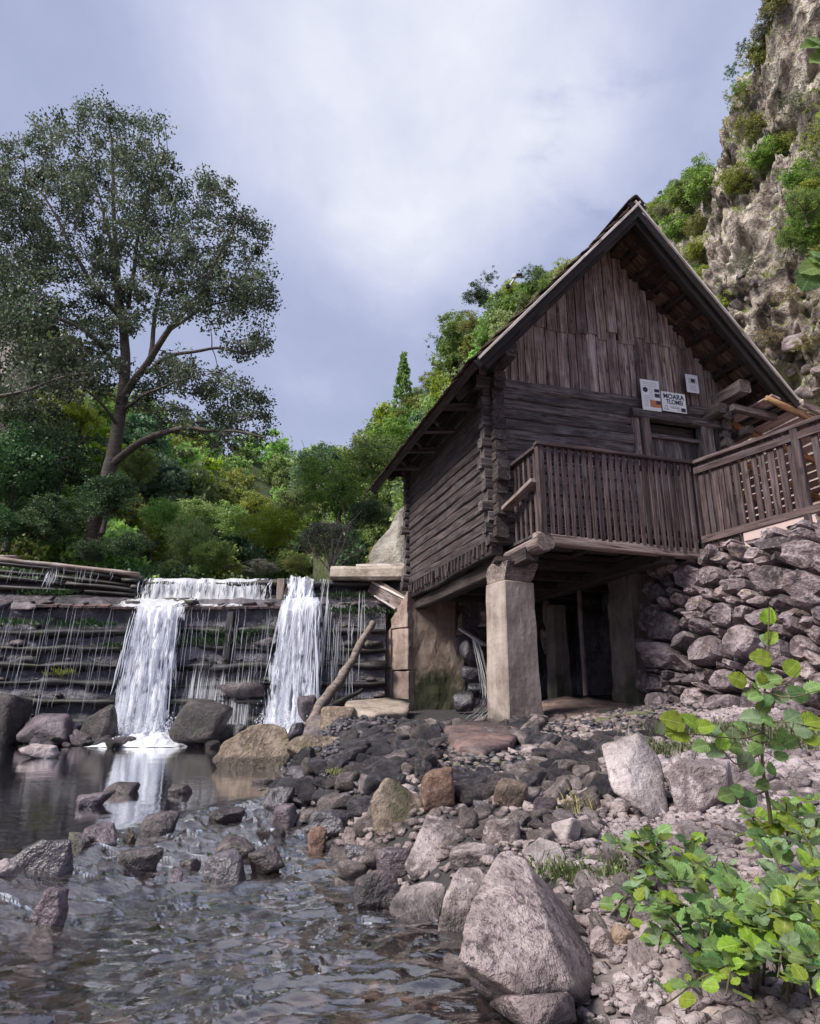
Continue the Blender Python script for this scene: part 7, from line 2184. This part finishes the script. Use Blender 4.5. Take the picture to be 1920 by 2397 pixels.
def put_leaf(parent, pos, direction, normal, size, mi, shape=None):
    x = Vector(direction).normalized()
    z = (Vector(normal) - x * Vector(normal).dot(x))
    z = z.normalized() if z.length > 1e-4 else Vector((0, -1, 0))
    y = z.cross(x)
    M = Matrix((x * size, y * size, z * size)).transposed().to_4x4()
    M.translation = Vector(pos)
    o = bpy.data.objects.new('leaf', ALF[random.randrange(4) if shape is None else shape][mi])
    COL.objects.link(o)
    o.parent = parent
    o.matrix_basis = M
def stem_part(parent, pts, r0, r1, n=16):
    V, Q = tube(spline(pts, n), np.linspace(r0, r1, n), 6)
    return link('stem', mesh('stem', V, Q, True), MT['stem'], parent)
# tall sapling: (u, v, length px, direction degrees in the picture, leaf colour)
SAP = [(1799, 1442, 42, 82, 0), (1795, 1496, 34, 150, 2), (1806, 1492, 36, 40, 0), (1782, 1540, 52, 168, 0), (1779, 1532, 30, 100, 0), (1800, 1592, 62, 12, 1), (1855, 1562, 50, 38, 0), (1728, 1590, 46, 160, 0), (1784, 1588, 30, 100, 0), (1770, 1610, 28, 130, 0),
       (1762, 1625, 46, 172, 1), (1768, 1632, 36, 190, 1), (1785, 1660, 40, 225, 1), (1760, 1680, 54, 178, 2), (1830, 1632, 40, 20, 2), (1872, 1622, 58, 5, 3), (1905, 1610, 44, 20, 1), (1575, 1688, 62, 165, 0), (1545, 1706, 30, 230, 2), (1585, 1714, 66, 185, 0), (1618, 1692, 58, 140, 0), (1650, 1702, 46, 10, 0), (1672, 1714, 36, -30, 2), (1690, 1735, 44, 65, 0),
       (1715, 1722, 40, 95, 2), (1640, 1748, 44, 190, 1), (1672, 1760, 46, 200, 2), (1720, 1750, 40, 170, 1), (1775, 1722, 38, 185, 1), (1768, 1752, 40, 210, 1), (1745, 1780, 46, 230, 2), (1770, 1800, 40, 225, 1), (1858, 1680, 50, 20, 2), (1880, 1706, 56, 0, 2), (1905, 1690, 60, 8, 0), (1835, 1722, 40, 330, 1), (1900, 1730, 46, -10, 0), (1820, 1745, 36, -20, 1),
       (1700, 1862, 46, 190, 1), (1752, 1872, 44, 200, 3), (1725, 1850, 36, 160, 1), (1785, 1838, 34, 200, 1), (1808, 1800, 34, -40, 1), (1830, 1770, 36, 15, 1), (1798, 1560, 26, 60, 3), (1796, 1640, 34, 240, 3), (1800, 1690, 36, -30, 1), (1850, 1735, 40, 30, 3), (1735, 1700, 36, 150, 1)]
SY = 2.55
st = [at(1801, 1420, SY), at(1798, 1497, SY), at(1792, 1595, SY + 0.02), at(1786, 1706, SY + 0.02), at(1785, 1790, SY + 0.02), at(1800, 1885, SY + 0.02), at(1805, 1930, SY + 0.02)]
sap = thing('alder_sapling', 'tall slender alder sapling with bright leaves in front of the stone wall', 'sapling', tuple(st[-1]))
so = Vector(sap.location)
stem_part(sap, [p - so for p in st[::-1]], 0.0075, 0.0022, 24)
stm = np.array([p for p in spline(st, 60)])
side = [[(1785, 1712), (1740, 1728), (1660, 1722), (1560, 1712)], [(1786, 1690), (1840, 1690), (1920, 1705)], [(1786, 1760), (1730, 1790), (1690, 1755)], [(1793, 1600), (1840, 1600), (1880, 1560)], [(1790, 1620), (1850, 1632), (1930, 1612)], [(1795, 1850), (1740, 1870), (1690, 1870)]]
twig_pts = [stm]
for sd_ in side:
    pts_ = [at(u, v, SY + (0.02 if i == 0 else -0.05 - 0.04 * i)) for i, (u, v) in enumerate(sd_)]
    stem_part(sap, [p - so for p in pts_], 0.0040, 0.0016, 12)
    twig_pts.append(spline(pts_, 20))
allst = np.concatenate(twig_pts)
def picture_dir(deg): return Vector((math.cos(math.radians(deg)), 0.0, math.sin(math.radians(deg))))
for (u, v, L_, deg, mi) in SAP:
    mid = at(u, v, SY - 0.02)
    d0 = np.linalg.norm(allst - np.array(mid), axis=1)
    yb = float(allst[int(d0.argmin())][1])
    mid = at(u, v, yb + random.uniform(-0.05, 0.03))
    s = L_ / ppm(mid) * 0.98
    d = picture_dir(deg); d.y = random.uniform(-0.5, 0.25); d.normalize()
    base = mid - d * s * 0.5
    nr = Vector((random.uniform(-0.5, 0.5), -0.75, 0.45 + random.uniform(-0.3, 0.4)))
    put_leaf(sap, base - so, d, nr, s, mi)
    j = int(np.linalg.norm(allst - np.array(base), axis=1).argmin())
    if (Vector(allst[j]) - base).length > 0.012:
        stem_part(sap, [Vector(allst[j]) - so, (Vector(allst[j]) + base) / 2 - so + Vector((0, 0, 0.006)), base - so], 0.0016, 0.0012, 5)
# bushes: stems rising from the gravel, leaves along them
def alder_bush(label, base, tips, per, mats, seed, size=0.052):
    rr = np.random.default_rng(seed)
    t = thing('alder_bush', label, 'bush', tuple(base))
    o0 = Vector(base)
    cnt = 0
    for tip in tips:
        tip = Vector(tip)
        b0 = o0 + Vector((rr.normal() * 0.05, rr.normal() * 0.05, 0))
        m_ = b0.lerp(tip, 0.5) + Vector((rr.normal() * 0.04, rr.normal() * 0.04, 0.05 + 0.05 * rr.random()))
        P = spline([b0, m_, tip], 18)
        stem_part(t, [Vector(p) - o0 for p in P], 0.0045, 0.0018, 14)
        for k in range(per):
            f = 0.22 + 0.78 * (k + 0.5) / per
            i = min(17, int(f * 17))
            p = Vector(P[i])
            tan = (Vector(P[min(17, i + 1)]) - Vector(P[max(0, i - 1)])).normalized()
            an = k * 2.4 + rr.normal() * 0.5
            sv = Vector((math.cos(an), math.sin(an), 0.25 + rr.normal() * 0.3)).normalized()
            d = (sv + tan * 0.5).normalized()
            s = size * rr.uniform(0.5, 1.35) * (1.1 if f < 0.8 else 0.8)
            mi = int(rr.choice(len(mats), p=mats)) if f < 0.85 else int(rr.choice([0, 1, 2], p=[0.5, 0.3, 0.2]))
            pb = p + d * 0.016
            nr = Vector((rr.normal() * 0.45, -0.35 + rr.normal() * 0.4, 0.85))
            put_leaf(t, pb - o0, d, nr, s, mi)
            cnt += 1
    return cnt
def tipset(lst): return [at(u, v, Y) for u, v, Y in lst]
MX = [0.16, 0.42, 0.24, 0.18]
g0 = at(1690, 2300, 2.2)
alder_bush('broad leafy alder bush filling the bottom right corner', (g0.x, g0.y, g0.z), tipset([
    (1500, 2120, 2.1), (1560, 2060, 2.2), (1620, 2010, 2.3), (1700, 2020, 2.2), (1760, 2060, 2.1), (1590, 2180, 1.95), (1660, 2150, 1.9), (1740, 2160, 1.85), (1640, 2290, 1.8), (1560, 2350, 1.85), (1700, 2330, 1.7), (1780, 2250, 1.75), (1540, 2230, 2.0), (1820, 2180, 1.8)]), 20, MX, 4, 0.047)
g1 = at(1850, 2320, 2.0)
alder_bush('tall alder bush with pale young shoots at the right edge', (g1.x, g1.y, g1.z), tipset([
    (1870, 2060, 1.75), (1905, 2110, 1.7), (1840, 2140, 1.7), (1930, 2030, 1.85), (1890, 2240, 1.6), (1820, 2290, 1.6), (1940, 2180, 1.6), (1900, 2340, 1.55), (1800, 1980, 2.1), (1880, 1940, 2.2)]), 19, MX, 5, 0.047)
g2 = at(1600, 2100, 2.9)
alder_bush('spreading alder twigs over the gravel left of the bush', (g2.x, g2.y, g2.z), tipset([
    (1450, 1980, 2.75), (1475, 1965, 2.8), (1520, 1955, 2.9), (1640, 1960, 2.8), (1570, 2000, 2.7), (1430, 2140, 2.5), (1460, 2180, 2.45), (1490, 2060, 2.6), (1610, 2040, 2.6)]), 13, MX, 6, 0.048)
g3 = at(1850, 2010, 2.75)
alder_bush('alder shoots with yellow green tips at right below the sapling', (g3.x, g3.y, g3.z), tipset([
    (1840, 1880, 2.5), (1900, 1870, 2.4), (1930, 1920, 2.4), (1790, 1930, 2.6), (1890, 1960, 2.3), (1720, 1960, 2.7), (1760, 1990, 2.6)]), 14, [0.45, 0.35, 0.1, 0.1], 7, 0.047)
# leaves hanging in at the right edge, from a branch beyond the frame
hb0 = at(2150, 300, 1.75)
hang = thing('hanging_branch', 'few big green leaves of a near shoot leaning in at the right edge', 'branch', tuple(hb0))
ho = Vector(hb0)
stem_part(hang, [Vector((hb0.x + 0.35, hb0.y + 0.05, -0.75)) - ho, Vector((hb0.x + 0.22, hb0.y + 0.03, 0.0)) - ho, Vector((0, 0, 0))], 0.016, 0.005, 20)
for (pts_, lv) in (([(2150, 300), (2000, 140), (1900, 108)], [(1905, 112, 60, 185, 1), (1912, 100, 50, 150, 1), (1935, 130, 60, 210, 1)]),
                   ([(2150, 300), (2010, 270), (1930, 262)], [(1935, 268, 46, 195, 0), (1920, 140, 50, 200, 1), (1945, 290, 50, 220, 0)]),
                   ([(2150, 300), (2050, 560), (1930, 640)], [(1905, 628, 66, 200, 1), (1892, 655, 66, 236, 3), (1930, 610, 60, 170, 1), (1915, 600, 40, 150, 1)])):
    stem_part(hang, [at(u, v, 1.75) - ho for u, v in pts_], 0.004, 0.0018, 12)
    for (u, v, L_, deg, mi) in lv:
        mid = at(u, v, 1.73)
        s = L_ / ppm(mid) * 1.15
        d = picture_dir(deg); d.y = -0.2; d.normalize()
        put_leaf(hang, mid - d * s * 0.5 - ho, d, (0.2, -0.8, 0.4), s, mi)

# ---- grass and weeds
def tuft(name, label, u, v, Y, n_, h_, spread, leaf, seed, cat='weeds'):
    rr = np.random.default_rng(seed)
    p = at(u, v, Y)
    z0 = float(ground_z(np.array([p.x]), np.array([p.y]))[0])
    bag = Bag()
    for _ in range(n_):
        b = np.array([rr.normal() * spread, rr.normal() * spread * 0.7, 0])
        ln = h_ * rr.uniform(0.4, 1.2)
        a = rr.uniform(0, 6.28)
        tip = b + np.array([math.cos(a) * ln * 0.6, math.sin(a) * ln * 0.6, ln * rr.uniform(0.4, 0.9)])
        m_ = (b + tip) / 2 + (0, 0, ln * 0.15)
        w_ = 0.0016 + 0.0022 * rr.random()
        sd_ = np.array([-math.sin(a), math.cos(a), 0]) * w_
        V = [b - sd_, b + sd_, m_ + sd_, m_ - sd_, tip + sd_ * 0.2, tip - sd_ * 0.2]
        bag.add(V, [[0, 1, 2, 3], [3, 2, 4, 5]], rr.random())
        if rr.random() < 0.5:
            leaf_bag(bag, np.array([m_ + rr.normal(size=3) * 0.01 for _ in range(2)]), 0.02, 0.8, rr, 0.5)
    link(name, bag.mesh(name), LEAF[leaf], None, Matrix.Translation((p.x, p.y, z0)), label=label, cat=cat, kind='stuff')
tuft('weeds', 'green weeds growing beside the right flank of the largest boulder', 1350, 2110, 3.0, 240, 0.09, 0.10, 'weed', 1)
tuft('weeds', 'weeds on the gravel below the long pale oval stone', 1430, 2090, 3.0, 200, 0.07, 0.12, 'weed', 2)
tuft('weeds', 'low weeds between the pale tilted slab and the sapling', 1590, 1790, 5.2, 700, 0.13, 0.20, 'weed', 3)
tuft('weeds', 'weeds at the foot of the front pillar', 1228, 1690, 7.9, 120, 0.16, 0.08, 'weed', 4)
tuft('weeds', 'dry grass stalks near the white angular stone', 1365, 1985, 3.9, 40, 0.18, 0.05, 'straw', 5)
tuft('weeds', 'tiny weeds among the dark stones of the heap', 905, 1735, 7.3, 90, 0.09, 0.10, 'weed', 6)
tuft('weeds', 'moss tuft at the left side of the dark heap', 800, 1850, 5.3, 90, 0.05, 0.05, 'yellow', 7)
tuft('weeds', 'greenery along the foot of the dry stone wall', 1760, 1745, 5.6, 900, 0.16, 0.34, 'weed', 8)
tuft('weeds', 'weeds at the right edge below the dry stone wall', 1890, 1760, 5.0, 700, 0.16, 0.28, 'weed', 9)
tuft('weeds', 'weeds among gravel at the right under the alder bush', 1560, 2080, 3.1, 200, 0.07, 0.15, 'weed', 10)
